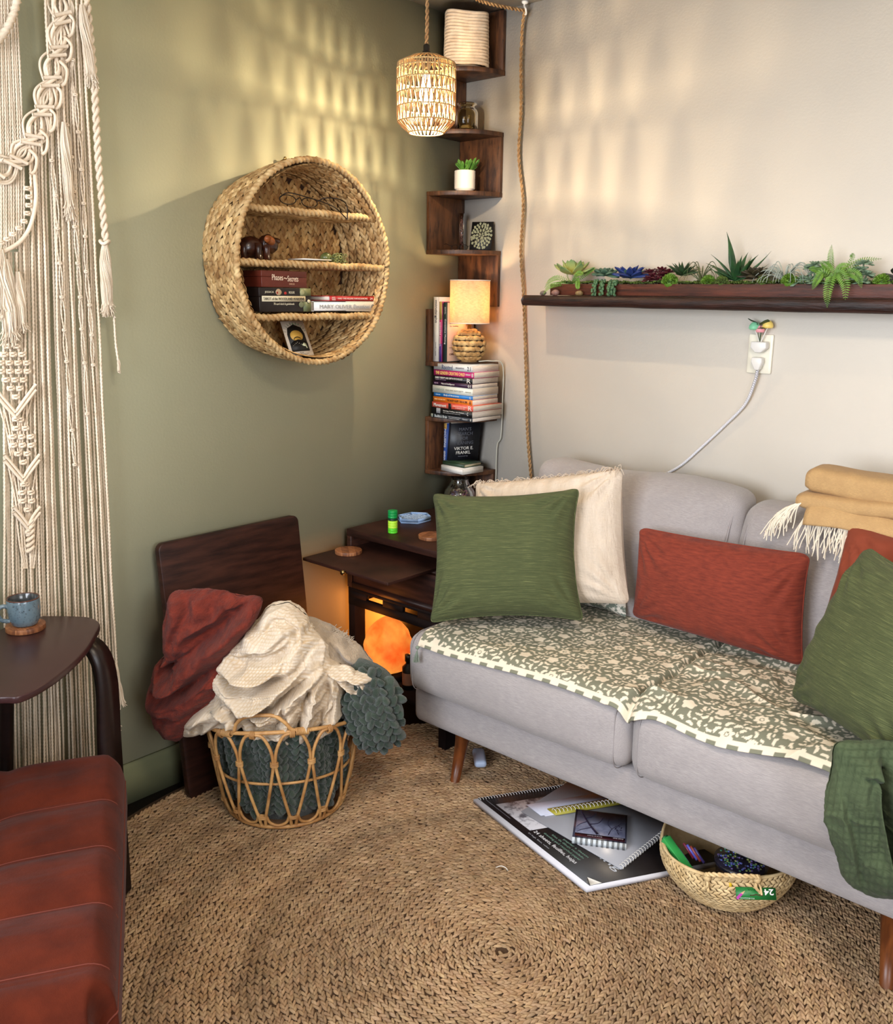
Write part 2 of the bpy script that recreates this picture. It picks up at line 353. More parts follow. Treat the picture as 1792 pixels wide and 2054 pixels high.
class Heap:
    """soft cloth lump: an outline in an upright plane through c, given real depth in front and behind, with folds laid over it"""
    def __init__(s, c, outline, front, back, power=2.4):
        s.c = np.asarray(c, float); s.vx = nrm(CR*[1, 1, 0]); s.vy = nrm(np.cross(s.vx, (0, 0, 1.)))      # vy points into the room
        s.o = np.array([s.flat(*q) for q in outline]); s.m = (s.o.max(0)+s.o.min(0))/2; d = s.o-s.m
        a = np.arctan2(d[:, 1], d[:, 0]); r = np.hypot(d[:, 0], d[:, 1]); k = np.argsort(a); a, r = a[k], r[k]
        t = np.linspace(-PI, PI, 721); R = np.interp(t, np.r_[a-2*PI, a, a+2*PI], np.r_[r, r, r])
        kk = np.exp(-(np.arange(-14, 15)/6.)**2); kk /= kk.sum(); s.t = t; s.R = np.convolve(np.r_[R[-30:-1], R, R[1:30]], kk, 'same')[29:-29][:721]
        s.f, s.b, s.p = front, back, power
    def flat(s, u, v):          # survey a photo point into the heap's own plane
        d = CF*FPX+CR*(u-896)-CU*(v-1027); t = ((s.c-CP)@s.vy)/(d@s.vy); q = CP+d*t-s.c; return np.array((q@s.vx, q[2]))
    def rad(s, x, y): d = np.stack([x-s.m[0], y-s.m[1]], -1); a = np.arctan2(d[..., 1], d[..., 0]); return np.hypot(d[..., 0], d[..., 1])/np.interp(a, s.t, s.R)
    def world(s, x, y, h): return s.c+x[..., None]*s.vx+h[..., None]*s.vy+y[..., None]*np.array((0, 0, 1.))
    def depth(s, x, y, side=1): rho = np.clip(s.rad(x, y), 0, 1); return side*(s.f if side > 0 else s.b)*np.sqrt(np.clip(1-rho**s.p, 0, 1))
    def folds(s, x, y, fl):
        h = 0*x; p = np.stack([x, y], -1)
        for pts, ht, w in fl:
            q = spline([s.flat(*k) for k in pts], 26); sg = q[1:]-q[:-1]; best = np.full(x.shape, 9.); side = np.zeros(x.shape); tt = np.zeros(x.shape)
            for i in range(25):
                d = p-q[i]; L2 = (sg[i]@sg[i])+1e-12; t = np.clip((d@sg[i])/L2, 0, 1); e = d-t[..., None]*sg[i]; ds = np.hypot(e[..., 0], e[..., 1]); cr = sg[i][0]*d[..., 1]-sg[i][1]*d[..., 0]
                k = ds < best; best = np.where(k, ds, best); side = np.where(k, np.sign(cr), side); tt = np.where(k, (i+t)/25, tt)
            env = np.clip(np.sin(PI*np.clip(tt, .0, 1))*1.6+.15, 0, 1); wd = w*(1+.25*side)
            h = h+env*ht*(np.exp(-(best/wd)**2)-.55*np.exp(-((best-1.9*wd)/(.55*wd))**2))
        return h
    def build(s, name, m, parent, fl=(), n=(150, 220), crinkle=.003, cs=40, seed=0, big=.010, kind=None, crum=0, grid=0, check=0, tan=(.80, .68, .50)):
        mb = MB(); a = np.linspace(-PI, PI, n[1], endpoint=False); Rr = np.interp(a, s.t, s.R)
        for side in (1, -1):
            rho = np.sin(np.linspace(0, PI/2, n[0])); x = s.m[0]+rho[:, None]*Rr*np.cos(a); y = s.m[1]+rho[:, None]*Rr*np.sin(a)
            h = s.depth(x, y, side); e = np.clip((1-rho[:, None])*6, 0, 1)+0*x
            if side > 0 and fl: h = h+s.folds(x, y, fl)*np.clip(e+.25, 0, 1)
            P = s.world(x, y, h); q = P*1.0+seed
            off = big*fbm(q*11, 3)+crinkle*fbm(q*cs, 2)
            if crum:
                wq = q+.035*np.stack([fbm(q*9, 2), fbm(q*9+5, 2), fbm(q*9+9, 2)], -1); r1 = 1-np.abs(vnoise(wq*np.array([15, 15, 22]))); r2 = 1-np.abs(vnoise(wq*np.array([34, 34, 30])+4)); off = off+crum*(r1**3*1.0+.45*r2**3-.5)
            if grid: off = off+grid*(fbm(np.stack([x*150, y*14, h*14], -1), 2)+fbm(np.stack([x*14, y*150, h*14+5], -1), 2))
            col = None
            if check:
                wx = x+.75*h+.012*fbm(q*8+2, 2)+.0016*fbm(q*60, 2); wy = y-.55*h+.012*fbm(q*8+12, 2)+.0016*fbm(q*60+4, 2)
                g1 = .5+.5*np.cos(2*PI*wx/check); g2 = .5+.5*np.cos(2*PI*wy/check); pk = np.maximum(g1**3, g2**3); off = off-.0011*pk; fade = np.clip(.75+.9*fbm(q*14+6, 2), .15, 1)
                col = 1-(1-np.array(tan))*(pk*fade)[..., None]
            nrml = nrm(np.stack([(x-s.m[0])*3*rho[:, None], 0*x+side*.12, (y-s.m[1])*3*rho[:, None]], -1))
            P = P+off[..., None]*(nrml[..., 0:1]*s.vx+nrml[..., 1:2]*s.vy+nrml[..., 2:3]*np.array((0, 0, 1.)))
            mb.grid(P if side < 0 else P[::-1], False, True, col=None if col is None else (col if side < 0 else col[::-1]), tc=np.stack([x+.3*h, y, 0*x+seed], -1) if side < 0 else np.stack([x+.3*h, y, 0*x+seed], -1)[::-1])
        return mb.build(name, m, parent, kind=kind)
# ================================================================ THE ROOM
def struct(mb, name, m, parent=None, **k):
    o = mb.build(name, m, parent, smooth=False, **k)
    if parent is None: o['kind'] = 'structure'
    return o
struct(MB().box((-.1, -4.1, -.1), (0, .1, 2.5)), 'wall_left', M_green)
struct(MB().box((0, 0, -.1), (3.9, .1, 2.5)), 'wall_right', M_white)
struct(MB().box((3.8, -4.1, -.1), (3.9, 0, 2.5)), 'wall_east', M_white)
wbk = MB()
for lo, hi in (((0, -4.2, 0), (3.8, -4.1, .85)), ((0, -4.2, 2.18), (3.8, -4.1, 2.44)), ((0, -4.2, .85), (.15, -4.1, 2.18)), ((1.85, -4.2, .85), (3.8, -4.1, 2.18))): wbk.box(lo, hi)
struct(wbk, 'wall_back', M_white)
struct(MB().box((-.1, -4.2, -.1), (3.9, .1, 0)), 'floor', M_floor)
struct(MB().box((-.1, -4.2, 2.44), (3.9, .1, 2.54)), 'ceiling', M_ceil)
wf = MB()
for lo, hi in (((.15, -4.16, .85), (.2, -4.1, 2.18)), ((1.8, -4.16, .85), (1.85, -4.1, 2.18)), ((.2, -4.16, .85), (1.8, -4.1, .9)), ((.2, -4.16, 2.13), (1.8, -4.1, 2.18)), ((.98, -4.16, .9), (1.02, -4.1, 2.13))): wf.box(lo, hi)
w1 = struct(wf, 'window_1', M_wht)
MB().box((.2, -4.14, .9), (1.8, -4.13, 2.13)).build('pane', M_glassy, w1, smooth=False)
# stepped, moulded baseboard along the green wall
pr = [(0, 0), (.016, 0), (.016, .088), (.012, .098), (.012, .112), (.006, .122), (0, .124)]
struct(MB().prism([(a, b) for a, b in pr], -4.1, -.001, 1), 'baseboard_left', M_gbase)
struct(MB().prism([(-a, b) for a, b in pr], .017, 3.8, 0), 'baseboard_right', M_white)
# ================================================================ JUTE RUG
RC = np.array((1.235, -1.246)); RR = 1.185; PIT_ = .0165
rug = thing('round_rug', 'large round braided jute rug on the floor', 'rug', (RC[0], RC[1], 0))
MB().lathe([(0, .0005), (RR, .0005), (RR+.004, .004), (RR-.002, .0065), (0, .0065)], 96, (RC[0], RC[1], 0)).build('backing', M_jbase, rug)
# one long spiral braid of stitches
th = [2.0]; 
rmax = RR-.008; b_ = PIT_/(2*PI)
tot = rmax/b_; L = b_*tot*tot/2; l_st = .0165; s_ = np.arange(.03, L, l_st); th = np.sqrt(2*s_/b_)
mb = MB(); n = len(th); r = b_*th
rr_ = r*(1+.004*np.sin(3*th+.4))
for sd in (-1, 1):
    t2 = th+(l_st*.5/np.maximum(r, .02) if sd > 0 else 0)+rng.normal(0, .12*l_st, n)/np.maximum(r, .02)
    rr = rr_+sd*PIT_*.20+rng.normal(0, .0004, n)
    c, s = np.cos(t2), np.sin(t2)
    p = np.stack([RC[0]+rr*c, RC[1]+rr*s, .0075+rng.normal(0, .0007, n)], -1)
    ta = np.stack([-s, c, 0*c], -1); tb = np.stack([c, s, 0*c], -1); nn = np.zeros_like(ta); nn[:, 2] = 1
    sl = .42+rng.normal(0, .08, n); d = ta*np.cos(sl)[:, None]-sd*tb*np.sin(sl)[:, None]; d[:, 2] = rng.normal(0, .06, n); e = np.cross(nn, d)
    Mx = np.stack([d*(l_st*1.6*(1+rng.normal(0, .12, n)))[:, None], e*(PIT_*.44*(1+rng.normal(0, .10, n)))[:, None], nn*(PIT_*.75*(1+rng.normal(0, .18, n)))[:, None]], -1)
    low = .5+.5*vnoise(np.stack([p[:, 0]*3, p[:, 1]*3, 0*r], -1)); ring = vnoise(np.stack([r*14, 0*r+5.2, 0*r], -1))
    tone = np.clip(1.05+.11*rng.normal(0, 1, n)+.22*ring+.10*(low-.5), .5, 1.5)
    col = tone[:, None]*np.stack([1+0*tone, .98+.04*rng.random(n), .94+.1*rng.random(n)], -1)
    mb.inst(TPS[0], TPS[1], Mx, p, col)
o = mb.build('braid', M_jute, rug, kind='stuff')
# ================================================================ SOFA
SX0, SX1, SY = .52, 2.06, -.80
sofa = thing('sofa', 'light grey fabric sofa with two seat cushions and tapered wooden legs', 'sofa', (1.29, -.45, 0))
def linen_wrinkle(a): return lambda P: P+a*fbm(P*7, 3)[..., None]*nrm(P)
softbox((1.29, -.46, .255), (.77, .345, .062), .028, (40, 24, 10), fn=linen_wrinkle(.003)).build('base', M_sofa, sofa)
softbox((1.29, -.115, .52), (.77, .055, .33), .03, (30, 8, 20), fn=linen_wrinkle(.004)).build('backrest', M_sofa, sofa)
for sg, cx in ((-1, .915), (1, 1.682)):
    c_ = (cx, -.565, .408); h_ = (.383, .285, .092)
    softbox(c_, h_, .045, (36, 30, 14), (.006, .02, .012), linen_wrinkle(.004)).build('seat_cushion', M_sofa, sofa)
    # piping seam that runs round the end panel of each cushion
    for ex in (-1, 1):
        if ex*sg > 0 and sg < 0: pass
        xx = cx+ex*(h_[0]-.034); R_ = .044; loop = []
        for cy, cz_, a0 in ((.241, .0505, 0), (-.241, .0505, PI/2), (-.241, -.0505, PI), (.241, -.0505, 1.5*PI)):
            for a in np.linspace(a0, a0+PI/2, 7): loop.append((xx, -.565+cy+R_*math.cos(a)+.0022*np.sign(cy), .408+cz_+R_*math.sin(a)+.0008*np.sign(cz_)))
        L_ = [];
        for i in range(28):
            p, q = np.array(loop[i]), np.array(loop[(i+1) % 28])
            for t in (0, .25, .5, .75): L_.append(p+(q-p)*t)
        MB().tube(L_, .0014, 6, closed=True).build('cushion_seam', M_seam, sofa)
def backc(cx, w, seed, top):
    def f(P):
        P = P.copy(); t = np.clip((P[..., 2]+.22)/.44, 0, 1); P[..., 1] += .07*t-.02*np.sin(t*PI)
        P[..., 2] += .012*np.sin(P[..., 0]*9+seed)*t+.02*(P[..., 0]/w)*seed*t
        return P+(.009*fbm(P*5+seed*4, 3))[..., None]*nrm(P)+(.004*fbm(P*18+seed*4, 2))[..., None]*nrm(P)
    o = softbox((cx, -.245, .715), (w, .075, top), .042, (36, 14, 30), (.012, .03, .015), f).build('back_cushion', M_sofa, sofa)
    for sx in (-1, 1):
        zz = np.linspace(-top+.05, top-.03, 24); P = np.stack([sx*(w-.02)+0*zz, -.062-.022*np.sin(np.linspace(0, PI, 24)), zz], -1)
        MB().tube(f(P)+np.array((cx, -.245, .715)), .003, 6).build('cushion_seam', M_seam, sofa)
backc(.925, .36, -.5, .225); backc(1.66, .365, .4, .215)
for x, y in ((.655, -.735), (1.925, -.75), (.655, -.17), (1.925, -.17)):
    sx = -1 if x < 1.2 else 1; sy = -1 if y < -.4 else 1
    MB().tube([(x+sx*.004, y+sy*.012, .0085), (x-sx*.004, y, .1), (x-sx*.012, y-sy*.012, .198)], [.0145, .0185, .024], 20).build('leg', M_leg, sofa)
# arm on the far right end (just outside the photograph)
softbox((2.11, -.47, .44), (.05, .35, .245), .04, (10, 24, 20)).build('armrest', M_sofa, sofa)
# ---- block-printed quilt
TW, THt = 192, 144
tile = np.zeros((TW, THt)); gx, gy = np.meshgrid(np.arange(TW), np.arange(THt), indexing='ij')
def dab(cx, cy, r, val=1, shape=None, ang=0, ec=1):
    dx = (gx-cx+TW/2) % TW-TW/2; dy = (gy-cy+THt/2) % THt-THt/2; q = np.arctan2(dy, dx); rr = np.hypot(dx, dy)
    R = r*(1+(.16*np.cos(shape*q+ang) if shape else 0)); tile[rr < R] = val
def curl(x, y, a, ln, w, k):
    for t in np.linspace(0, 1, 22):
        dab(x, y, w*math.sin(PI*min(1, .12+t*.88))**.6+.8); a += k/22; x += math.cos(a)*ln/22; y += math.sin(a)*ln/22
trs = np.random.default_rng(11); occ = np.zeros((TW, THt), bool)
def spots(x, y, a, ln, w, k, pad):
    """mask indices of one curved leaf, grown by pad"""
    out = set()
    for t in np.linspace(0, 1, 16):
        r = w*math.sin(PI*min(1, .10+t*.88))**.7+.7+pad; R_ = int(r)+1
        for i in range(-R_, R_+1):
            for j in range(-R_, R_+1):
                if i*i+j*j < r*r: out.add((int(x+i) % TW, int(y+j) % THt))
        a += k/16; x += math.cos(a)*ln/16; y += math.sin(a)*ln/16
    return out
def put(x, y, a, ln, w, k, force=False):
    big = spots(x, y, a, ln, w, k, 1.7)
    if not force and any(occ[p] for p in big): return False
    for p in spots(x, y, a, ln, w, k, 0): tile[p] = 1
    for p in spots(x, y, a, ln, w, k, .4): occ[p] = True
    return True
fl = [(30, 32), (98, 20), (160, 44), (62, 84), (130, 96), (24, 122), (176, 122)]
for i, (x, y) in enumerate(fl):
    dab(x, y, 12.5, 1, 7 if i % 2 else 5, i)
    if i % 2: dab(x, y, 4.5, 0); dab(x, y, 3, 1)
    dx = (gx-x+TW/2) % TW-TW/2; dy = (gy-y+THt/2) % THt-THt/2; occ |= np.hypot(dx, dy) < 14.5
for i, (x, y) in enumerate(fl):
    for k in range(10): a = k*.628+i; put(x+math.cos(a)*17, y+math.sin(a)*17, a+trs.choice((-.4, .4)), 15+8*trs.random(), 2.6, trs.choice((-1.9, 1.9)))
for q in range(900): put(trs.random()*TW, trs.random()*THt, trs.random()*6.3, 11+9*trs.random(), 2.2, trs.choice((-1.8, 1.8)))
for q in range(900): put(trs.random()*TW, trs.random()*THt, trs.random()*6.3, 6+4*trs.random(), 1.3, trs.choice((-1, 1)))
def quilt_pos(X, S):        # S: distance forward from the sofa back; the cloth rolls over the cushion's front edge
    z0 = .519; y0 = -.800; R_ = .066; f = np.clip(S-.80, 0, None)
    an = f/R_; Y = np.where(S < .80, -S, y0-R_*np.sin(np.clip(an, 0, 1.5))-.004*f); drop = np.where(S < .80, 0, R_*(1-np.cos(np.clip(an, 0, 1.5))))
    g = np.exp(-((X-1.2985)/.010)**2)
    z = z0-drop+.005*(1-((X-np.where(X < 1.3, .915, 1.68))/.38)**2)-.020*g; Y = Y+.012*g*(f > 0)
    q = np.stack([X*5+Y*3, Y*6-X*2, 0*X+.3], -1)
    r1 = 1-np.abs(fbm(q*.9+.7*fbm(q, 2)[..., None], 2)); right = np.clip((X-1.2)/.1, .22, 1)
    k = right*.018*np.clip(r1-.70, 0, 1)*3.2
    fine = .0022*fbm(np.stack([X*22, S*30, 0*X], -1), 2)+.010*np.exp(-((X-1.33)/.02)**2)*np.clip((S-.45)/.2, 0, 1)
    an = np.clip(an, 0, 1.4); h = k+np.abs(fine)
    return Y-h*np.sin(an), z+h*np.cos(an)
nx, ny = 560, 290
U_, V_ = np.meshgrid(np.linspace(0, 1, nx), np.linspace(0, 1, ny), indexing='ij')
Xq = .598+1.28*U_; front = .872+.012*np.sin(U_*19)*(U_ > .5)+.010*np.sin(U_*9+1)-.024*np.exp(-((U_-.80)/.15)**2)+.022*np.exp(-((U_-.56)/.03)**2)
Sq = .27*(1-V_)+V_*front; Yq, Zq = quilt_pos(Xq, Sq)
iu = ((Xq/.245)*TW).astype(int) % TW; iv = ((Sq/.18375)*THt).astype(int) % THt
pat = tile[iu, iv]; edge = V_ > .974; chk = np.where(V_ > .984, (Xq/.026).astype(int) % 2, 1)
pat = np.where(edge, chk, pat); pat = np.where((V_ > .968) & ~edge, 1, pat)
cream = np.array(lin((221, 208, 186))); sage = np.array(lin((118, 118, 100)))
colq = pat[..., None]*cream+(1-pat[..., None])*sage
M_quilt = mat('block_printed_cotton', (255, 255, 255), .9, attr=True, bump=[(130, U, .25)])
qroot = thing('quilt_throw', 'cream and sage block-print floral throw spread over the sofa seat', 'throw', (1.2, -.57, .51))
MB().grid(np.stack([Xq, Yq, Zq], -1)[::-1], col=colq[::-1]).build('cloth', M_quilt, qroot, solid=.003)
tas = MB(); c0 = np.array([.622, -.877, .486])
M_tas = mat('sage_tassel_thread', (122, 132, 118), .9)
for k in range(34):
    a = random.random()*6.28; s = random.random()
    e = c0+np.array([-.010+math.cos(a)*.014*s, -.006+math.sin(a)*.008*s, -.046-.006*random.random()])
    tas.tube(spline([c0, c0+(-.006, -.006, -.010), e], 6), .0009, 4)
tas.blob(c0+(-.004, -.008, -.002), (.006, .006, .006), 8); tas.build('tassel', M_tas, qroot)
# ---- pillows
M_gpil = mat('olive_slub_cotton', (80, 86, 51), .9, (63, 71, 40), 4, (1.2, 60, 1), contrast=(.3, .7), co='tc', rgb3=(128, 132, 84), scale3=14, bump=[(4, (2, 60, 1), .7), (120, (1, 3, 1), .4)], sheen=.03)
M_ivory = mat('ivory_muslin', (216, 200, 182), .9, (202, 184, 164), 5, (6, 1, 1), co='tc', bump=[(16, (7, 1, 1), 1.0), (40, (1, 4, 1), .8)], sheen=.03)
M_rust = mat('rust_chenille', (134, 54, 34), .9, (98, 34, 22), 16, (2.2, 12, 1), contrast=(.3, .72), co='tc', bump=[(60, (1, 4, 1), .5)], sheen=.06)
M_rust2 = mat('rust_velvet', (130, 56, 32), .85, (120, 50, 28), 6, co='tc', bump=[(50, U, .15)], sheen=.06)
M_pat2 = mat('patterned_pillow', (214, 206, 192), .9, (110, 118, 106), 55, contrast=(.48, .52), co='tc')
pp, _, _ = pillow('small_cushion', 'patterned cushion corner showing between the cream cushion and the rust one', (.80, -.30, .72), (.985, -.315, .70), (1.0, -.36, .53), (.80, -.36, .53), .07, M_pat2, n=20, seed=9)
iv, ipos, inv = pillow('fringed_cushion', 'large cream muslin cushion with frayed top edge behind the green one', W(953, 968, y=-.44), W(1252, 938, y=-.38), W(1266, 1214, y=-.44), (.62, -.62, .53), .17, M_ivory, n=80, pinch=.035, seed=2, wr=.009)
fr = MB()
for k in range(420):
    u = random.random()*.98+.01; b = ipos(np.array([u]), np.array([.004]))[0]+inv*random.uniform(-.006, .006)
    q = [b]; d = np.array([random.uniform(-1, 1), random.uniform(-.8, .3), random.uniform(.3, 1.1)])*.008
    for j in range(4): d = d*.75+np.array([random.uniform(-1, 1)*.004, random.uniform(-1, .6)*.004, -.0022*j+random.uniform(-.002, .003)]); q.append(q[-1]+d)
    fr.tube(spline(q, 7), .0010, 4, caps=False)
fr.build('fringe', M_ivory, iv, kind='stuff')
pillow('green_cushion', 'square olive green cushion propped on the left end of the sofa', W(866, 988, y=-.68), W(1165, 977, y=-.52), W(1174, 1247, y=-.56), W(860, 1252, z=.545), .19, M_gpil, n=80, pinch=.060, seed=5, wr=.008, piping=.0025)
pillow('lumbar_cushion', 'oblong rust chenille cushion leaning against the middle of the sofa back', W(1283, 1057, y=-.385), W(1627, 1112, y=-.385), W(1612, 1338, z=.548), W(1268, 1236, z=.552), .15, M_rust, n=80, pinch=.022, seed=3, wr=.007, piping=.002)
pillow('rust_cushion', 'rust velvet cushion tucked behind the green one at the right end', W(1702, 1046, y=-.34), (2.03, -.46, .95), (2.02, -.60, .535), W(1612, 1338, z=.532)+np.array((0, -.01, 0)), .13, M_rust2, n=40, pinch=.05, seed=4, wr=.01)
pillow('green_cushion', 'olive green cushion with a peaked corner at the right end of the sofa', W(1740, 1094, y=-.55), (2.05, -.80, .93), (1.97, -.86, .55), W(1590, 1402, z=.535), .20, M_gpil, n=80, pinch=.045, seed=8, wr=.008, piping=.0025)
# ---- tan fringed throw folded over the back
M_tan = mat('tan_wool', (196, 160, 108), .9, (180, 144, 96), 30, bump=[(200, U, .35)], sheen=.05, weave=(150, 8, (168, 134, 92)))
M_frw = mat('cream_fringe', (228, 216, 196), .9)
tt = thing('folded_throw', 'folded tan wool throw with white fringe on the sofa back', 'throw', (1.62, -.25, .93))
def fold(x0, y0, z0, x1, y1, z1, th, seed):
    # a folded layer: closed, rounded cross-section swept along x with gentle waves
    n = 40; a = np.linspace(0, 2*PI, 28, endpoint=False); X = np.linspace(x0, x1, n)
    yc, zc, hy, hz = (y0+y1)/2, (z0+z1)/2, abs(y1-y0)/2, th/2
    P = np.zeros((n, 28, 3)); ca, sa = np.cos(a), np.sin(a)
    ex = np.clip(1-((np.arange(n)/(n-1)-.5)*2)**40, .45, 1)**.5
    P[..., 0] = X[:, None]; P[..., 1] = yc+hy*np.sign(ca)*np.abs(ca)**.5
    P[..., 2] = zc+(z0-z1)/2*np.sign(ca)*np.abs(ca)+hz*ex[:, None]*np.sign(sa)*np.abs(sa)**.6+.006*np.sin(X*14+seed)[:, None]
    P += .004*fbm(P*9+seed, 2)[..., None]
    m = MB().grid(P, False, True); m.f.append(np.array([list(range(28))])); m.f.append(np.array([list(range(28))[::-1]])+(n-1)*28); return m
fold(1.484, -.215, 1.024, 2.0, -.325, 1.020, .070, 0).build('fold', M_tan, tt)
fold(1.468, -.205, .975, 2.0, -.345, .972, .046, 2).build('fold', M_tan, tt)
# front flap hangs over the cushion
u, v = np.meshgrid(np.linspace(0, 1, 40), np.linspace(0, 1, 14), indexing='ij')
P = np.stack([1.500+.5*u, -.325-.030*np.sin(v*PI/2)-.004*np.sin(u*20), .962-.050*v**1.3+.008*np.sin(u*9)-.010*u], -1)
MB().grid(P).build('flap', M_tan, tt, solid=.006)
fg = MB()
def strand(b, d, ln, w=.0016):
    q = [b]; d = np.asarray(d, float)
    for j in range(5): d = nrm(d+np.array([random.uniform(-.35, .35), random.uniform(-.1, .1), -.35])); q.append(q[-1]+d*ln/5)
    fg.tube(spline(q, 9), w, 5, caps=False)
for k in range(190):
    u = random.random(); strand((1.495+.5*u, -.343, .93+.008*math.sin(u*9)-.01*u), (random.uniform(-.6, .2), -.1, -1), random.uniform(.065, .115))
for k in range(46):
    u = random.random(); strand((1.495-.045*u, -.34, .975-.025*u), (-.9, -.12, -.35), random.uniform(.07, .12))
fg.build('fringe', M_frw, tt, kind='stuff')
# ================================================================ ROUND WICKER WALL SHELF
def wick_shell():
    yc, zc, dp = -.863, 1.571, .182
    root = thing('wicker_wall_shelf', 'round woven wicker wall shelf with three inner shelves on the green wall', 'wall shelf', (0, yc, zc))
    Rb, Rf = .272, .293
    def R(x): return Rb+(Rf-Rb)*x/dp+.006*np.sin(x/dp*PI)
    def wall_pt(sgn, off):
        def F(a, b):       # a: arc length, b: x depth
            an = a/.285; r = R(b)+off+.003*np.sin(an*5+1)
            p = np.stack([b+.004*np.sin(an*4), yc+r*np.cos(an), zc+r*np.sin(an)], -1)
            ta = np.stack([0*an, -np.sin(an), np.cos(an)], -1); tb = np.stack([1+0*an, 0*an, 0*an], -1)
            return p, ta, tb*(1 if sgn > 0 else -1)
        return F
    T1 = [(1, 1, 1), (.92, .88, .82), (1.08, 1.06, 1.02), (.80, .74, .64), (.66, .58, .46)]
    C_ = 2*PI*.285
    core = MB(); xs = np.linspace(.002, dp, 8)
    core.lathe([(R(x)-.004, x) for x in xs]+[(R(dp)-.010, dp), ]+[(R(x)-.012, x) for x in xs[::-1]], 72)
    for i in range(len(core.v)): v = core.v[i]; core.v[i] = np.stack([v[:, 2], yc+v[:, 0], zc+v[:, 1]], -1)
    core.build('frame', mat('wicker_core', (110, 80, 48), .9), root)
    mb = MB(); plait(mb, wall_pt(1, 0), 0, C_, np.linspace(.016, dp-.014, 6), .026, .027, .024, h=.34, tones=T1, slant=.55); mb.build('outer_weave', M_wick, root, kind='stuff')
    mb = MB(); plait(mb, wall_pt(-1, -.016), 0, C_, np.linspace(.018, dp-.014, 6), .026, .026, .022, h=.34, tones=T1, slant=.55); mb.build('inner_weave', M_wick, root, kind='stuff')
    # back panel: vertical chains
    bk = MB(); a = np.linspace(0, 2*PI, 73)[:-1]
    bk.prism([(yc+.272*math.cos(q), zc+.272*math.sin(q)) for q in a], .002, .010, 0); bk.build('back_board', mat('wicker_back_core', (70, 44, 24), .9), root)
    def Fb(a, b): p = np.stack([.0125+0*a, yc+b, zc+a], -1); return p, np.stack([0*a, 0*a, 1+0*a], -1), np.stack([0*a, -1+0*a, 0*a], -1)
    mb = MB()
    for b in np.arange(-.245, .25, .0262):
        hh = math.sqrt(.262**2-b*b); plait(mb, Fb, -hh, hh, [b], .026, .026, .024, h=.42, slant=.5, tones=[(1, .88, .68), (.9, .76, .56), (1.0, .92, .78), (.72, .58, .40), (.62, .46, .30)])
    mb.build('back_weave', M_wick, root, kind='stuff')
    # rolled rim
    an = np.linspace(0, 2*PI, 400, endpoint=False); rr = Rf-.004
    MB().tube(np.stack([dp+.002+.002*np.sin(an*7), yc+rr*np.cos(an), zc+rr*np.sin(an)], -1), .0085+.001*np.sin(an*50), 8, closed=True, lobes=2, amp=.2, pitch=.03).build('rim', M_wick, root)
    for zz in (1.714, 1.566, 1.416):
        hw = math.sqrt(.279**2-(zz-zc)**2); sh = thing_part = None
        b0 = MB().box((.012, yc-hw, zz-.006), (dp-.018, yc+hw, zz+.004)); so = b0.build('shelf', M_wick, root, smooth=False)
        y = np.linspace(yc-hw-.004, yc+hw+.004, 90); MB().tube(np.stack([dp-.012+.002*np.sin(y*60), y, zz+.0015*np.sin(y*44)], -1), .0095, 8, lobes=2, amp=.28, pitch=.034).build('edge_roll', M_wick, so)
        mb = MB()
        def Fs(a, b, zz=zz): p = np.stack([b, yc+a, zz-.006+0*a], -1); return p, np.stack([0*a, 1+0*a, 0*a], -1), np.stack([1+0*a, 0*a, 0*a], -1)
        plait(mb, Fs, -hw, hw, np.linspace(.03, .15, 5), .026, .026, .024, h=.35, slant=.5, tones=T1)
        def Ft(a, b, zz=zz): p = np.stack([b, yc+a, zz+.003+0*a], -1); return p, np.stack([0*a, 1+0*a, 0*a], -1), np.stack([-1+0*a, 0*a, 0*a], -1)
        plait(mb, Ft, -hw, hw, np.linspace(.03, .15, 5), .026, .026, .024, h=.2, slant=.5, tones=T1)
        mb.build('weave', M_wick, so, kind='stuff')
    return root
wick_shell()
nail = thing('wall_hook', 'small brass nail holding the wicker shelf at its top', 'hook', (0, -.845, 1.885))
MB().tube([(-.0, -.845, 1.872), (.022, -.845, 1.878)], .0025, 8).build('nail', M_gold, nail); MB().blob((.024, -.845, 1.879), (.004, .006, .006), 10).build('nail_head', M_gold, nail)
ZS = (1.726, 1.578, 1.428)       # tops of the shelves
def wires(name, label, cat, paths, r, m, loc, group=None):
    t = thing(name, label, cat, loc, group=group)
    for nm, p in paths: MB().tube(spline(p, 40), r, 6).build(nm, m, t)
    return t
# wire spectacles on the top shelf, one temple hanging over the edge
M_wire = mat('dark_wire', (30, 22, 18), .35, metal=.6)
def ring(c, ry, rz, tilt=0): return [(c[0]+tilt*rz*math.sin(a), c[1]+ry*math.cos(a), c[2]+rz*math.sin(a)) for a in np.linspace(0, 2*PI, 15)]
g = wires('eyeglasses', 'dark wire eyeglasses on the top shelf of the round wicker shelf', 'glasses',
      [('rim', ring((.13, -.925, 1.749), .030, .013)), ('rim', ring((.13, -.843, 1.747), .030, .013)), ('bridge', [(.13, -.895, 1.75), (.135, -.884, 1.757), (.13, -.873, 1.75)]),
       ('temple', [(.13, -.955, 1.752), (.15, -.94, 1.765), (.175, -.90, 1.757), (.205, -.82, 1.735), (.215, -.77, 1.70)]), ('temple', [(.13, -.813, 1.752), (.15, -.80, 1.762), (.18, -.775, 1.76), (.212, -.77, 1.742), (.215, -.77, 1.70)])], .0016, M_wire, (.13, -.885, 1.728))
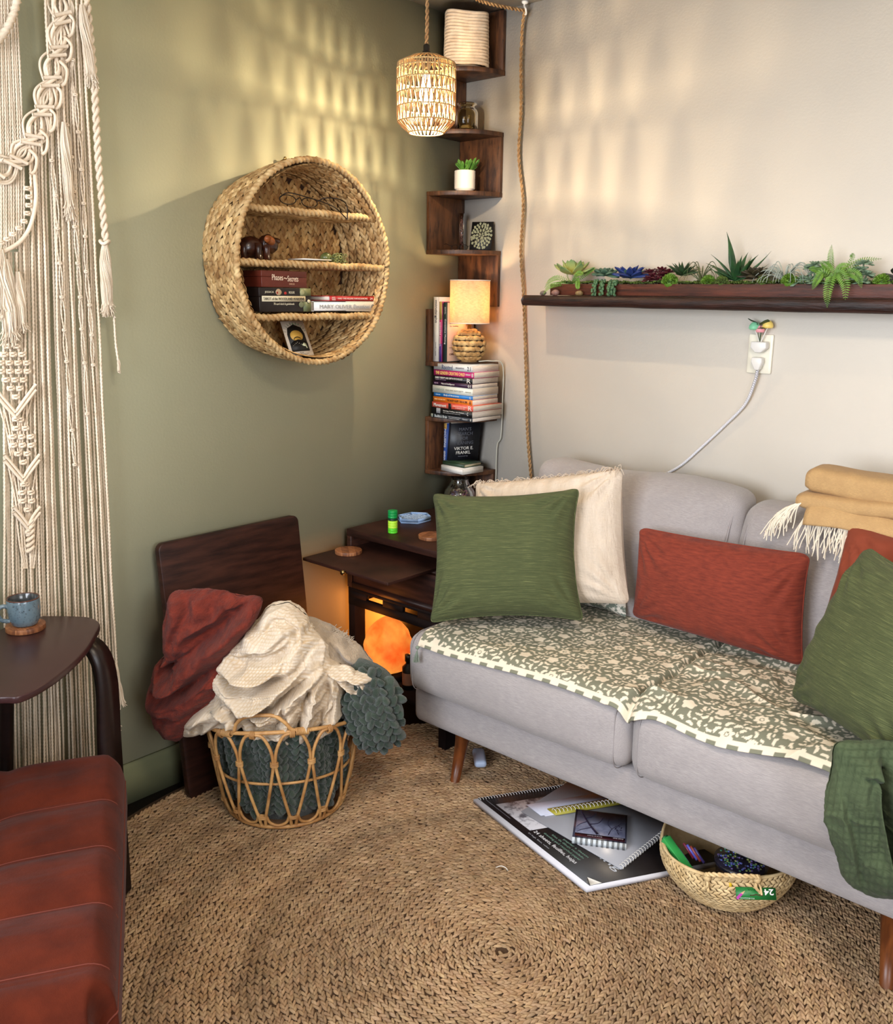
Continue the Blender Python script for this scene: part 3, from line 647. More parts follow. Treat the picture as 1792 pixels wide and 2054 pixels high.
# dark carved wood figurine: rounded animal cluster
M_fig = mat('dark_carved_wood', (72, 34, 20), .3, (34, 15, 10), 30, coat=.3)
fg_ = thing('carved_figurine', 'dark polished wood animal carving on the middle wicker shelf', 'figurine', (.10, -1.02, ZS[1]))
mb = MB(); mb.blob((.09, -1.035, 1.612), (.030, .042, .030), 18, nz=.15, seed=1); mb.blob((.11, -.985, 1.622), (.022, .030, .026), 16, nz=.25, seed=2); mb.blob((.11, -.965, 1.632), (.020, .022, .010), 12)
for y, x in ((-1.065, .10), (-1.03, .12), (-1.0, .12), (-.985, .10), (-1.05, .07)): mb.tube([(x, y, 1.579), (x, y, 1.60), (x-.005, y+.003, 1.62)], [.011, .010, .013], 10)
mb.build('body', M_fig, fg_)
MB().tube(spline([(.125, -.985, 1.628), (.142, -1.0, 1.63), (.155, -1.022, 1.634)], 12), [.011]*11+[.010], 12).build('trunk', mat('lighter_carved_wood', (150, 84, 44), .35), fg_)
MB().prism([(-.965, 1.60), (-.945, 1.615), (-.955, 1.640), (-.975, 1.645), (-.99, 1.625)], .10, .108, 0).build('ear', M_fig, fg_, bev=.003)
# a white card lying down and a pierced green stone
MB().box((.10, -.905, ZS[1]+.003), (.175, -.80, ZS[1]+.006)).build('c', M_paper)
o = bpy.data.objects['c']; o.name = 'blank_card'; tag(o, 'blank white card lying flat on the middle wicker shelf', 'card')
gs = thing('stone_carving', 'pierced green soapstone carving at the right of the middle wicker shelf', 'figurine', (.11, -.745, ZS[1]))
M_jade = mat('green_soapstone', (128, 136, 84), .25, (74, 84, 44), 40, coat=.4)
mb = MB().blob((.11, -.765, 1.592), (.018, .020, .016), 14, nz=.1).blob((.11, -.73, 1.590), (.020, .030, .014), 14, nz=.12, seed=3); mb.build('body', M_jade, gs)
mb = MB()
for k in range(16):
    a = k*2.4; c = (.13+.004*math.sin(k), -.755+.055*(k/16), 1.590+.012*math.sin(a)); mb.tube([(c[0], c[1]+.006*math.cos(q), c[2]+.005*math.sin(q)) for q in np.linspace(0, 2*PI, 9)[:-1]], .0017, 5, closed=True)
mb.build('tracery', M_jade, gs)
# ---------------------------------------------------------------- books and boxes
def book(name, label, L, D, T, cov, M, loc, pages=(214, 200, 180), cat='book', group=None, hard=True, spine_words=(), cover_words=(), rough=.4, bands=()):
    """local frame: X along the spine, Y from the spine to the fore-edge, Z thickness. M: columns = local axes in the room"""
    t = thing(name, label, cat, group=group, local=True); R = Matrix([[*map(float, r)] for r in np.asarray(M)]).to_4x4(); R.translation = Vector(loc); t.matrix_world = R
    c = MB(); th = .0022 if hard else .0008; e = .003 if hard else 0
    c.box((0, 0, 0), (L, D, th)).box((0, 0, T-th), (L, D, T)).box((0, 0, 0), (L, th, T)); c.build('cover', flat(cov, rough), t, smooth=False)
    p = MB().box((e, th, th), (L-e, D-e, T-th)); p.build('pages', mat('page_block', pages, .8, tuple(x-22 for x in pages), 60, (1, 1, 22), bump=(90, (.5, .5, 14), .4)), t, smooth=False)
    for (x0, x1, z0, z1, col) in bands: MB().box((L*x0, -.0006, T*z0), (L*x1, .0004, T*z1)).build('spine_band', flat(col), t, smooth=False)
    for (s, x0, x1, z0, z1, col) in spine_words:      # reads along +X on the spine
        textfit(s, L*(x1-x0), T*(z1-z0), (L*x0, -.0009, T*z0), (1, 0, 0), (0, 0, 1), flat(col, .6), t)
    for (s, x0, x1, y0, y1, col, up) in cover_words:
        if up == 'x': textfit(s, D*(y1-y0), L*(x1-x0), (L*x0, D*y1, T+.0002), (0, -1, 0), (1, 0, 0), flat(col, .6), t)   # upright book seen from its front board
        else: textfit(s, L*(x1-x0), D*(y1-y0), (L*x0, D*y0, T+.0002), (1, 0, 0), (0, 1, 0), flat(col, .6), t)
    return t
def lying(yaw): c, s = math.cos(yaw), math.sin(yaw); return np.array([(c, -s, 0), (s, c, 0), (0, 0, 1.)])
WALLX = np.array([(0, -1, 0), (1, 0, 0), (0, 0, 1.)]).T   # placeholder orientation, see below
# on the wicker shelf the spines face the room (+x): local X -> +y, local Y -> -x
SPX = np.array([(0, -1, 0), (1, 0, 0), (0, 0, 1.)])
wh = (224, 220, 212)
book('book', 'thick white book with grey lettering on the lower wicker shelf', .255, .135, .030, (222, 218, 212), SPX, (.168, -.866, ZS[2]+.0035), spine_words=[('MARY OLIVER', .08, .60, .28, .66, (150, 150, 152)), ('Devotions', .63, .90, .28, .70, (150, 150, 152)), ('o', .93, .97, .3, .7, (60, 60, 66))], group='books on the wicker shelf')
book('book', 'thin red book lying on the thick white one on the wicker shelf', .192, .14, .016, (176, 34, 34), SPX@lying(.03), (.168, -.803, ZS[2]+.0342), pages=(226, 218, 206), spine_words=[('HARD TIMES REQUIRE FURIOUS DANCING', .17, .84, .28, .66, (232, 200, 190)), ('ALICE', .04, .11, .5, .8, (232, 200, 190)), ('WALKER', .04, .12, .15, .42, (232, 200, 190)), ('24', .90, .96, .3, .7, (232, 200, 190))], group='books on the wicker shelf')
def deckbox(label, y0, z0, W_, H, D, col, words, extra=()):
    t = thing('card_box', label, 'box', (.168-D/2, y0+W_/2, z0)); x = .168
    MB().box((x-D, y0, z0), (x, y0+W_, z0+H*.62)).build('base', flat(col, .35), t, smooth=False, bev=.001)
    MB().box((x-D-.0006, y0-.0006, z0+H*.63), (x+.0006, y0+W_+.0006, z0+H)).build('lid', flat(col, .35), t, smooth=False, bev=.001)
    for (s, a, b, c, d, cc) in words: textfit(s, W_*(b-a), H*(d-c), (x+.0012, y0+W_*a, z0+H*c), (0, 1, 0), (0, 0, 1), flat(cc), t)
    for (a, b, c, d, cc) in extra: MB().box((x+.0004, y0+W_*a, z0+H*c), (x+.0010, y0+W_*b, z0+H*d)).build('label_band', flat(cc), t, smooth=False)
    return t
b1 = deckbox('black illustrated card deck box, lower of two on the wicker shelf', -1.068, ZS[2]+.003, .19, .068, .12, (34, 26, 24),
    [('JESSICA', .10, .27, .76, .86, (206, 196, 170)), ('ROUX', .56, .67, .76, .86, (206, 196, 170)), ('TAROT of the WOODLAND WARDENS', .07, .86, .49, .60, (44, 36, 30)), ('78-card deck & guidebook', .26, .66, .26, .38, (206, 196, 170))],
    [(.045, .885, .43, .66, (214, 202, 172)), (.78, .995, .68, .99, (120, 124, 84)), (.84, .995, .01, .42, (96, 104, 72))])
for (a, z, r, cc) in ((.36, .82, .011, (176, 150, 120)), (.34, .80, .006, (150, 40, 36)), (.49, .78, .005, (170, 44, 38)), (.80, .30, .010, (108, 112, 84)), (.95, .45, .006, (200, 190, 160)), (.82, .82, .009, (150, 150, 110))):
    MB().blob((.1695, -1.068+.19*a, ZS[2]+.003+.068*z), (.0012, r, r*.8), 12, nz=.2).build('printed_leaf', flat(cc), b1)
deckbox('reddish brown wooden card box stacked on the black deck box', -1.058, ZS[2]+.0725, .165, .046, .11, (96, 42, 30), [('Phases', .22, .46, .42, .78, (226, 200, 176)), ('~', .48, .55, .5, .6, (226, 200, 176)), ('Secrets', .56, .80, .36, .72, (226, 200, 176)), ('DECK', .60, .72, .16, .26, (200, 160, 130))])
# moon card leaning in the bottom of the shelf
A, B_, C_, D_ = W(562, 645, x=.10), W(607, 643, x=.10), W(630, 712, x=.155), W(584, 716, x=.155)
tc_ = thing('tarot_card', 'illustrated moon card leaning in the bottom of the wicker shelf', 'card', tuple(C_*.5+D_*.5))
cn = nrm(np.cross(C_-D_, A-D_)); cn = cn*np.sign(cn[0]+1e-9)
cn_tc = cn
def card_pt(u, v, h=0, Q=(A, B_, C_, D_)): return Q[3]*(1-u)*(1-v)+Q[2]*u*(1-v)+Q[1]*u*v+Q[0]*(1-u)*v+cn_tc*h
def card_poly(pts, h, m, name, parent=tc_, fn=card_pt, th=.0006):
    n = len(pts); v = [fn(u, w, h+th) for u, w in pts]+[fn(u, w, h) for u, w in pts]
    return MB().add(v, [list(range(n)), list(range(2*n))[n:][::-1]]+[[i, n+i, n+(i+1) % n, (i+1) % n] for i in range(n)]).build(name, m, parent, smooth=False)
def circ(cx, cy, rx, ry, n=24, wob=0, k=9): return [(cx+rx*(1+wob*math.cos(k*a))*math.cos(a), cy+ry*(1+wob*math.cos(k*a))*math.sin(a)) for a in np.linspace(0, 2*PI, n, endpoint=False)]
card_poly([(0, 0), (1, 0), (1, 1), (0, 1)], 0, flat((222, 208, 190)), 'paper')
card_poly([(.12, .13), (.88, .13), (.88, .62), (.80, .80), (.5, .90), (.2, .80), (.12, .62)], .0008, flat((28, 26, 24)), 'print_field')
for k in range(11):
    a = PI*(.05+.09*k); u, v = .5+.40*math.cos(a), .66+.24*math.sin(a); card_poly([(u-.03*math.sin(a), v), (u+.12*math.cos(a), v+.07*math.sin(a)), (u+.03*math.sin(a), v-.01)], .0011, flat((98, 116, 78)), 'print_leaf')
card_poly(circ(.5, .57, .27, .155), .0014, flat((214, 170, 80)), 'print_moon')
card_poly(circ(.5, .46, .17, .085, 20), .0019, flat((60, 52, 40)), 'print_ring'); card_poly(circ(.5, .445, .155, .075, 20), .0023, flat((214, 170, 80)), 'print_ring')
card_poly([(.13, .14), (.87, .14), (.87, .36), (.66, .44), (.5, .46), (.3, .43), (.13, .34)], .0027, flat((24, 24, 24)), 'print_hill')
card_poly([(.60, .30), (.70, .36), (.78, .33), (.80, .20), (.76, .20), (.74, .26), (.66, .26)], .0031, flat((196, 196, 160)), 'print_animal')
for q in range(6): card_poly(circ(.22+.07*q, .38-.03*abs(q-3), .012, .007, 8), .0031, flat((220, 214, 190)), 'print_star')
for s, u0, v0, w_, h_ in (('MOON', .42, .085, .17, .02), ('the light shines on what', .2, .05, .6, .016), ('you already know', .28, .022, .45, .016)):
    textfit(s, np.linalg.norm(C_-D_)*w_, np.linalg.norm(A-D_)*h_, card_pt(u0, v0, .0012), C_-D_, A-D_, flat((80, 74, 66)), tc_)
# ================================================================ CORNER SHELVES
SW = .192
def corner_shelf(label, ztops, first, ztop, zend):
    t = thing('corner_shelf', label, 'shelf', (.03, -.03, zend)); lv = [ztop]+list(ztops)+[zend]
    arc = [(0, 0)]+[(.0+SW*math.sin(a)**.92, -SW*math.cos(a)**.92) for a in np.linspace(0, PI/2, 22)]
    for z in ztops: MB().prism([(x+.001, y-.001) for x, y in arc], z-.015, z, 2).build('shelf_board', M_rustic, t, smooth=False, bev=.0008)
    side = first
    for i in range(len(lv)-1):
        hi, lo = lv[i]-(.015 if i else 0), lv[i+1]+(0 if i < len(lv)-2 else 0)
        if side == 'R': MB().box((.001, -.016, lo), (SW, -.001, hi)).build('wall_panel', M_rustic, t, smooth=False, bev=.0008)
        else: MB().box((.001, -SW, lo), (.016, -.001, hi)).build('wall_panel', M_rustic, t, smooth=False, bev=.0008)
        side = 'L' if side == 'R' else 'R'
    return t
corner_shelf('upper zigzag corner shelf of rustic brown boards reaching the ceiling', (2.244, 2.044, 1.842, 1.642), 'R', 2.436, 1.445)
corner_shelf('lower zigzag corner shelf holding the books and the small lamp', (1.244, 1.040, .838), 'L', 1.434, .70)
# rope basket on the top shelf
rb = thing('rope_basket', 'soft cream coiled rope basket on the top corner shelf', 'basket', (.10, -.105, 2.245))
nr = 17; mb = MB()
for k in range(nr):
    z = 2.250+k*.0100; t_ = k/(nr-1); hw = .073-.004*t_; a = np.linspace(0, 2*PI, 60, endpoint=False)
    rx = hw*(np.abs(np.cos(a))**3.2+np.abs(np.sin(a))**3.2)**(-1/3.2); rot = .75
    x, y = rx*np.cos(a), rx*np.sin(a); X = .102+x*math.cos(rot)-y*math.sin(rot); Y = -.105+x*math.sin(rot)+y*math.cos(rot)
    mb.tube(np.stack([X, Y, z+.003*np.sin(a*2+1)*t_*2], -1), .0058, 8, closed=True, lobes=2, amp=.1, pitch=.008)
mb.build('coil', mat('cream_rope', (222, 200, 172), .9, (206, 180, 150), 40, bump=(260, U, .4)), rb)
MB().lathe([(0, 0), (.060, 0)], 24, (.102, -.105, 2.2462)).build('bottom', M_cotton, rb)
# glass jar with tea light
jr = thing('glass_jar', 'smoky glass jar with wide lip on the second corner shelf', 'jar', (.098, -.095, 2.045))
MB().lathe([(0, .001), (.036, .001), (.041, .006), (.042, .058), (.038, .070), (.030, .077), (.029, .082), (.037, .087), (.036, .092), (.028, .091), (.026, .080), (.033, .071), (.0385, .056), (.038, .008), (0, .006)], 40, (.098, -.095, 2.0445)).build('glass', M_amber, jr)
tl = thing('tea_light', 'white tea light candle inside the glass jar', 'candle', (.098, -.095, 2.0515))
MB().lathe([(0, 0), (.018, 0), (.0185, .014), (.017, .0135), (0, .013)], 24, (.098, -.095, 2.0515)).build('wax', M_paper, tl); MB().tube([(.098, -.095, 2.064), (.099, -.095, 2.071)], .0008, 5).build('wick', M_black, tl)
# potted succulent
def leaf_mesh(L, Wd, T, curl_=0, tip=.7, name='leaf', m=None, cup=.0, nl=9, nw=7, widest=.55, colfn=None):
    mb = MB(); u = np.linspace(0, 1, nl); p_ = np.interp(u, [0, widest*.5, widest, 1], [.32, .8, 1, .02]); p_ = np.where(u < widest, p_, np.cos((u-widest)/(1-widest)*PI/2)**tip+.02)
    a = np.linspace(0, 2*PI, nw*2, endpoint=False)
    y = np.cos(a)[None]*p_[:, None]*Wd/2; z = np.sin(a)[None]*np.clip(p_, .05, 1)[:, None]*T/2+cup*(y/(Wd/2))**2*Wd/2+curl_*(u[:, None]**2)*L
    P = np.stack([u[:, None]*L+0*y, y, z], -1); col = None
    if colfn: c = colfn(u); col = np.repeat(c[:, None], nw*2, 1)
    mb.grid(P, False, True, col=col)
    return mb
def plant_leaves(root, base, specs, meshes):
    """specs: (azimuth, elevation, scale, which mesh, offset)"""
    org = np.array(ORG.get(root.name, (0, 0, 0)))
    for (az, el, sc, k, off) in specs:
        o = bpy.data.objects.new('leaf', meshes[k]); COL.objects.link(o); o.parent = root
        d = Vector((math.cos(az)*math.cos(el), math.sin(az)*math.cos(el), math.sin(el)))
        side = Vector((-math.sin(az), math.cos(az), 0)); up = d.cross(side)*-1
        if up.z < 0: up = -up; side = -side
        R = Matrix((d, side, d.cross(side))).transposed().to_4x4()
        o.matrix_local = Matrix.Translation(Vector(np.asarray(base)-org)+d*off)@R@Matrix.Scale(sc, 4)
def mk(mb, m, name='leaf'):
    o = mb.build(name, m); me = o.data; bpy.data.objects.remove(o); return me
def G(r, g, b, t=(1, 1, 1), k=1.0): pass
ps = thing('potted_succulent', 'green succulent in a dimpled white pot on the third corner shelf', 'potted plant', (.098, -.098, 1.842))
PB = (.098, -.098, 1.842)
def dim(r, z, a): return r-.0007*(np.sin(a*22+z*420)*np.sin(a*22-z*420) > 0)*((z-PB[2] > .012)), z
pr_ = [(0, .0), (.031, .0), (.031, .008), (.037, .011)]+[(.037, z) for z in np.linspace(.013, .070, 22)]+[(.0365, .072), (.033, .072), (.032, .062), (0, .062)]
MB().lathe([(r, z+PB[2]) for r, z in pr_], 120, (PB[0], PB[1], 0), fn=dim).build('pot', mat('white_ceramic', (228, 216, 200), .4, bump=(40, U, .05)), ps)
M_succ = mat('succulent_green', (104, 146, 62), .4, (72, 118, 44), 40, sss=.1)
lm = mk(leaf_mesh(.058, .014, .008, .1, .5, m=M_succ, cup=.4, widest=.75), M_succ)
sp = []
for i, (cx, cy) in enumerate(((-.010, .006), (.012, -.006), (.002, .012), (.0, -.012), (.014, .01))):
    for k in range(7): sp.append((k*2.4+i, .75+.35*random.random(), .62+.5*random.random(), 0, 0, (cx, cy)))
for s in sp: plant_leaves(ps, (PB[0]+s[5][0], PB[1]+s[5][1], PB[2]+.064), [s[:5]], [lm])
# tube of pink stones, framed leaf print, wire spectacles
tb = thing('glass_tube', 'clear glass tube filled with pink stone chips on the fourth corner shelf', 'tube', (.052, -.058, 1.642))
MB().lathe([(0, 0), (.0095, 0), (.0095, .132), (.0085, .132), (.0085, .002), (0, .002)], 20, (.052, -.058, 1.6425)).build('glass', M_glassy, tb)
mb = MB()
for k in range(240):
    a = random.random()*6.28; r = .0062*math.sqrt(random.random()); mb.blob((.052+r*math.cos(a), -.058+r*math.sin(a), 1.652+.118*random.random()), (.0022, .0022, .0022), 5, col=random.choice([(1, .75, .7), (.75, .35, .35), (1.1, .95, .9), (.5, .25, .25)]))
mb.build('stone_chips', mat('pink_stone', (190, 150, 140), .4, attr=True), tb, kind='stuff')
A, B_, C_, D_ = W(948, 446, y=-.045), W(995, 444, y=-.030), W(985, 501, y=-.050), W(942, 499, y=-.085)
D_[2] = C_[2] = 1.6425; B_ = A+(C_-D_)
pc = thing('leaf_picture', 'small black print of pale leaves propped on the fourth corner shelf', 'picture', tuple((C_+D_)/2)); cn = nrm(np.cross(C_-D_, A-D_))
if cn[1] > 0: cn = -cn
def pc_pt(u, v, h=0, Q=(A, B_, C_, D_)): return Q[3]*(1-u)*(1-v)+Q[2]*u*(1-v)+Q[1]*u*v+Q[0]*(1-u)*v+cn_pc*h
cn_pc = cn
card_poly([(0, 0), (1, 0), (1, 1), (0, 1)], 0, flat((22, 20, 20)), 'board', pc, pc_pt, .003)
mb = MB()
for (R0, R1, nk, wd_) in ((.38, .56, 22, .13), (.24, .46, 17, .16), (.12, .33, 11, .26), (.0, .18, 6, .4)):
    for k in range(nk):
        a = (k+rng.random()*.5)/nk*2*PI; r0 = R0+.03*rng.random(); r1 = R1-.05*rng.random(); mm_ = (r0+r1)/2+.02
        v = [pc_pt(.5+r*math.cos(a+s_)*.95, .5+r*math.sin(a+s_)*.93, .0034+.0006*(s_ == 0)) for r, s_ in ((r0, 0), (mm_, wd_), (r1, 0), (mm_, -wd_))]
        mb.add(v, [[0, 1, 2], [0, 2, 3]])
mb.build('leaf_print', flat((138, 138, 110)), pc)
wires('eyeglasses', 'thin wire spectacles in front of the small leaf print', 'glasses',
      [('rim', [(.075+.013*math.cos(a), -.118+.006*math.cos(a), 1.6525+.009*math.sin(a)) for a in np.linspace(0, 2*PI, 13)]), ('rim', [(.108+.013*math.cos(a), -.108+.006*math.cos(a), 1.6525+.009*math.sin(a)) for a in np.linspace(0, 2*PI, 13)]),
       ('bridge', [(.088, -.114, 1.655), (.092, -.112, 1.658), (.096, -.111, 1.655)]), ('temple', [(.062, -.122, 1.656), (.045, -.13, 1.664), (.028, -.125, 1.664)]), ('temple', [(.121, -.105, 1.655), (.135, -.09, 1.659), (.120, -.06, 1.656)])], .0010, M_wire, (.09, -.11, 1.6425))
# ---- table lamp with woven ball base
LB = np.array((.148, -.118, 1.2445))
tlp = thing('table_lamp', 'small lit table lamp with linen drum shade and woven ball base', 'lamp', tuple(LB))
rbk = .061; zc = LB[2]+.062
MB().blob((LB[0], LB[1], zc), (.055, .055, .056), 28).build('base_core', M_jbase, tlp)
mb = MB()
for k, la in enumerate(np.linspace(-1.2, 1.2, 8)):
    z = zc+.057*math.sin(la); r = .057*math.cos(la)
    def Fl(a, b, r=r, z=z, la=la):
        an = a/max(r, .01); n = np.stack([np.cos(an)*math.cos(la), np.sin(an)*math.cos(la), 0*an+math.sin(la)], -1)
        ta = np.stack([-np.sin(an), np.cos(an), 0*an], -1); tb = -np.cross(n, ta)
        return np.stack([LB[0]+r*np.cos(an), LB[1]+r*np.sin(an), z+0*an], -1)-tb*b[:, None]*0+n*.001, ta, -tb
    plait(mb, Fl, 0, 2*PI*r, [0.0], .027, .030, .021, h=.42, slant=.2, tones=[(1, .95, .85), (.9, .82, .68), (1.1, 1.05, .95), (.75, .66, .5)])
mb.build('woven_cover', M_wick, tlp)
MB().lathe([(0, 0), (.034, 0), (.034, .004), (0, .006)], 28, LB).build('foot', M_jbase, tlp)
MB().lathe([(.008, .118), (.008, .135), (.012, .138), (.012, .165), (.004, .168)], 16, LB).build('socket', M_gold, tlp)
M_shade = mat('linen_shade', (240, 216, 184), .9, (222, 192, 156), 90, (1, 1, 3)); nt = M_shade.node_tree; bs = nt.nodes['Principled BSDF']
def translucent(m, fac=.5, col=None):
    nt = m.node_tree; N = nt.nodes; L = nt.links; b = N['Principled BSDF']; o = N['Material Output']; t = N.new('ShaderNodeBsdfTranslucent'); x = N.new('ShaderNodeMixShader')
    if col: t.inputs[0].default_value = lin(col)+(1,)
    elif b.inputs['Base Color'].links: L.new(b.inputs['Base Color'].links[0].from_socket, t.inputs[0])
    else: t.inputs[0].default_value = b.inputs['Base Color'].default_value
    x.inputs[0].default_value = fac; L.new(b.outputs[0], x.inputs[1]); L.new(t.outputs[0], x.inputs[2]); L.new(x.outputs[0], o.inputs[0])
translucent(M_shade, .55)
zs0, zs1, rs = LB[2]+.142, LB[2]+.292, .072
MB().lathe([(rs, zs0), (rs, zs1), (rs-.0012, zs1), (rs-.0012, zs0)], 64, (LB[0], LB[1], 0)).build('lamp_shade', M_shade, tlp)
for z in (zs0, zs1): MB().tube([(LB[0]+rs*math.cos(a), LB[1]+rs*math.sin(a), z) for a in np.linspace(0, 2*PI, 48, endpoint=False)], .0016, 6, closed=True).build('shade_ring', M_paper, tlp)
MB().blob((LB[0], LB[1], LB[2]+.195), (.020, .020, .028), 16).build('bulb', mat('lit_bulb', (255, 220, 160), .5, emis=((255, 196, 120), 14)), tlp)
light('table_lamp_light', 'POINT', (LB[0], LB[1], LB[2]+.238), 2.2, (1.0, .68, .36), .014)
MB().tube(spline([(LB[0]+.03, LB[1]+.02, 1.25), (.212, -.07, 1.252), (.228, -.02, 1.235), (.226, -.012, 1.10), (.222, -.012, .97), (.205, -.012, .93), (.203, -.012, .80), (.20, -.012, .715)], 70), .0022, 6).build('power_cord', mat('clear_cord', (186, 184, 170), .3), tlp)
# ================================================================ BOOKS ON THE CORNER SHELVES
def upright(x, y, z, lean=0):   # spine faces the room (-y), front board faces +x
    c, s = math.cos(lean), math.sin(lean)
    R = np.array([(0, 0, 1.), (0, 1, 0), (-1, 0, 0)])          # columns: X->up, Y->+y , Z->...
    R = np.stack([(0, 0, -1), (0, 1, 0), (1, 0, 0)], 1).astype(float)   # local X down, local Y into the shelf, local Z to +x
    Ry = np.array([(c, 0, s), (0, 1, 0), (-s, 0, c)]); return Ry@R
G1 = 'books standing beside the small lamp'; z0 = 1.2445
w_ = (226, 222, 214); k_ = (26, 26, 30)
book('book', 'tall white paperback at the left of the books beside the small lamp', .232, .15, .026, (226, 220, 210), upright(0, 0, 0), (.020, -.172, z0+.233), hard=False, spine_words=[('mindsight', .05, .40, .25, .75, (70, 68, 74)), ('DANIEL J. SIEGEL', .70, .92, .40, .58, (120, 116, 120))], group=G1)
book('book', 'pink and purple paperback standing second beside the small lamp', .216, .145, .013, (196, 62, 116), upright(0, 0, 0), (.0475, -.170, z0+.217), hard=False, spine_words=[('embodied activism', .34, .74, .25, .75, (236, 214, 220))], bands=[(0, .30, .02, .98, (176, 150, 80)), (.70, 1, .02, .98, (72, 46, 120))], group=G1)
book('book', 'thin dark plum book third in the row beside the small lamp', .21, .145, .006, (70, 34, 62), upright(0, 0, 0), (.062, -.169, z0+.211), hard=False, group=G1)
book('book', 'dark green book with peach front cover, nearest the small lamp', .214, .15, .018, (44, 62, 58), upright(0, 0, 0), (.0695, -.172, z0+.215), hard=False, spine_words=[('Conscious Moving', .28, .70, .28, .74, w_), ('CALDWELL', .08, .20, .38, .62, w_)], group=G1)
o = [q for q in COL.objects if q.name.startswith('book') and q.get('label', '').startswith('dark green book with peach')][0]
MB().box((.002, .001, .0182), (.212, .149, .0190)).build('front_board', flat((222, 178, 150)), o, smooth=False)
for s, a, b, c, d in (('Conscious', .135, .165, .1, .95), ('Moving', .165, .19, .3, .8), ('CHRISTINE CALDWELL', .205, .212, .1, .9)): pass
for s, xx, hh, y0, y1 in (('Conscious', .030, .012, .012, .085), ('Moving', .050, .012, .030, .085), ('an embodied guide', .078, .005, .014, .09), ('for healing', .088, .005, .014, .06), ('written for you and', .165, .004, .01, .09), ('CHRISTINE CALDWELL', .190, .007, .012, .100)):
    textfit(s, y1-y0, hh, (xx, y0, .0192), (0, 1, 0), (-1, 0, 0), flat((96, 58, 48)), o)
# stack of ten
stack = [('grey white', 'Rooted', (206, 206, 204), .024, .190, .145, [('Rooted', .22, .50, .10, .85, (70, 80, 110)), ('SARAH JAQUETTE RAY', .58, .80, .3, .6, (120, 120, 130)), ('2.1', .88, .96, .15, .8, (40, 40, 50))], ()),
 ('hot pink', 'x', (196, 40, 112), .022, .197, .142, [('THE GENDER CREATIVE CHILD', .05, .78, .22, .78, (244, 214, 120)), ('EHRENSAFT', .81, .92, .4, .62, w_), ('B', .95, .985, .2, .8, w_)], ()),
 ('black', 'x', (24, 22, 26), .021, .195, .140, [('INNER THERAPY AND DEPTH PSYCHOLOGY', .06, .76, .50, .84, w_), ('THE ART OF FOCUSING', .06, .34, .2, .4, (150, 120, 150)), ('R', .87, .96, .12, .88, w_)], ()),
 ('dark plum', 'x', (58, 30, 58), .015, .196, .138, [('Natural Intelligence', .22, .56, .22, .76, w_), ('KEHOE', .04, .14, .4, .7, (180, 150, 180)), ('01', .90, .97, .15, .8, w_)], ()),
 ('thick ivory', 'x', (220, 220, 208), .028, .200, .140, [('CANDACE', .06, .30, .36, .60, (150, 166, 150)), ('BUILDING INTEGRITY', .34, .78, .36, .58, (150, 150, 140)), ('PENDULUM', .83, .96, .4, .52, (150, 150, 140))], ()),
 ('bright blue', 'x', (40, 122, 196), .014, .194, .136, [('Body of Awareness', .27, .66, .2, .85, w_), ('FRANK', .06, .18, .4, .68, (180, 210, 240)), ('G', .92, .96, .2, .8, w_)], ()),
 ('orange', 'x', (224, 124, 36), .020, .198, .138, [('THE BODY KEEPS THE SCORE', .36, .88, .30, .74, (60, 30, 20)), ('BESSEL VAN DER KOLK', .04, .32, .4, .62, (250, 210, 150)), ('o', .93, .97, .2, .8, k_)], ()),
 ('coral', 'x', (214, 92, 74), .021, .206, .160, [('Movement', .05, .36, .2, .80, w_), ('DANCE MOVEMENT THERAPY', .52, .86, .5, .72, (250, 200, 190)), ('A HEALING ART', .58, .82, .2, .4, (250, 200, 190)), ('R', .89, .97, .12, .88, w_)], [(.41, .48, .02, .98, k_)]),
 ('black striped', 'x', (22, 22, 24), .024, .207, .162, [('Sensing, Feeling, and Action', .30, .80, .5, .74, w_), ('the experiential anatomy', .30, .72, .22, .42, (160, 160, 160)), ('C', .88, .91, .3, .8, w_)], [(.13+.02*i, .143+.02*i, .12, .95, (170, 170, 172)) for i in range(5)]),
 ('slate grey', 'x', (52, 56, 62), .015, .208, .158, [("Buddha's Brain", .10, .40, .15, .88, (200, 206, 206)), ('the practical neuroscience', .44, .72, .5, .82, (190, 190, 190)), ('of happiness, love & wisdom', .44, .70, .12, .42, (190, 190, 190)), ('Hanson', .77, .89, .3, .66, (190, 190, 190)), ('o', .95, .975, .2, .8, w_)], [(0, .05, .05, .95, (130, 134, 120))])]
z = 1.0405; pos_w = {0: 'topmost of the stack', 9: 'bottom of the stack'}
for i in range(9, -1, -1):
    cn_, _, col, T, L, D, wds, bnd = stack[i]; T = T*.955
    lab = {0: 'pale grey paperback on top of the horizontal stack in the corner shelf', 9: 'slate grey paperback at the very bottom of the horizontal stack', 8: 'black book with grey stripes second from the bottom of the stack', 7: 'coral red book lying third from the bottom of the stack'}.get(i, cn_+' spined book lying in the middle of the horizontal stack')
    book('book', lab, L, D, T, col, lying(-.03+rng.normal(0, .012)), (.030+rng.normal(0, .0015)+(.207-L)*.4, -.186+rng.normal(0, .0012)-(.004 if i > 6 else 0), z), hard=False, pages=(206, 192, 176) if i % 3 else (222, 208, 194), spine_words=wds, bands=bnd, group='books in the horizontal stack'); z += T+.0006
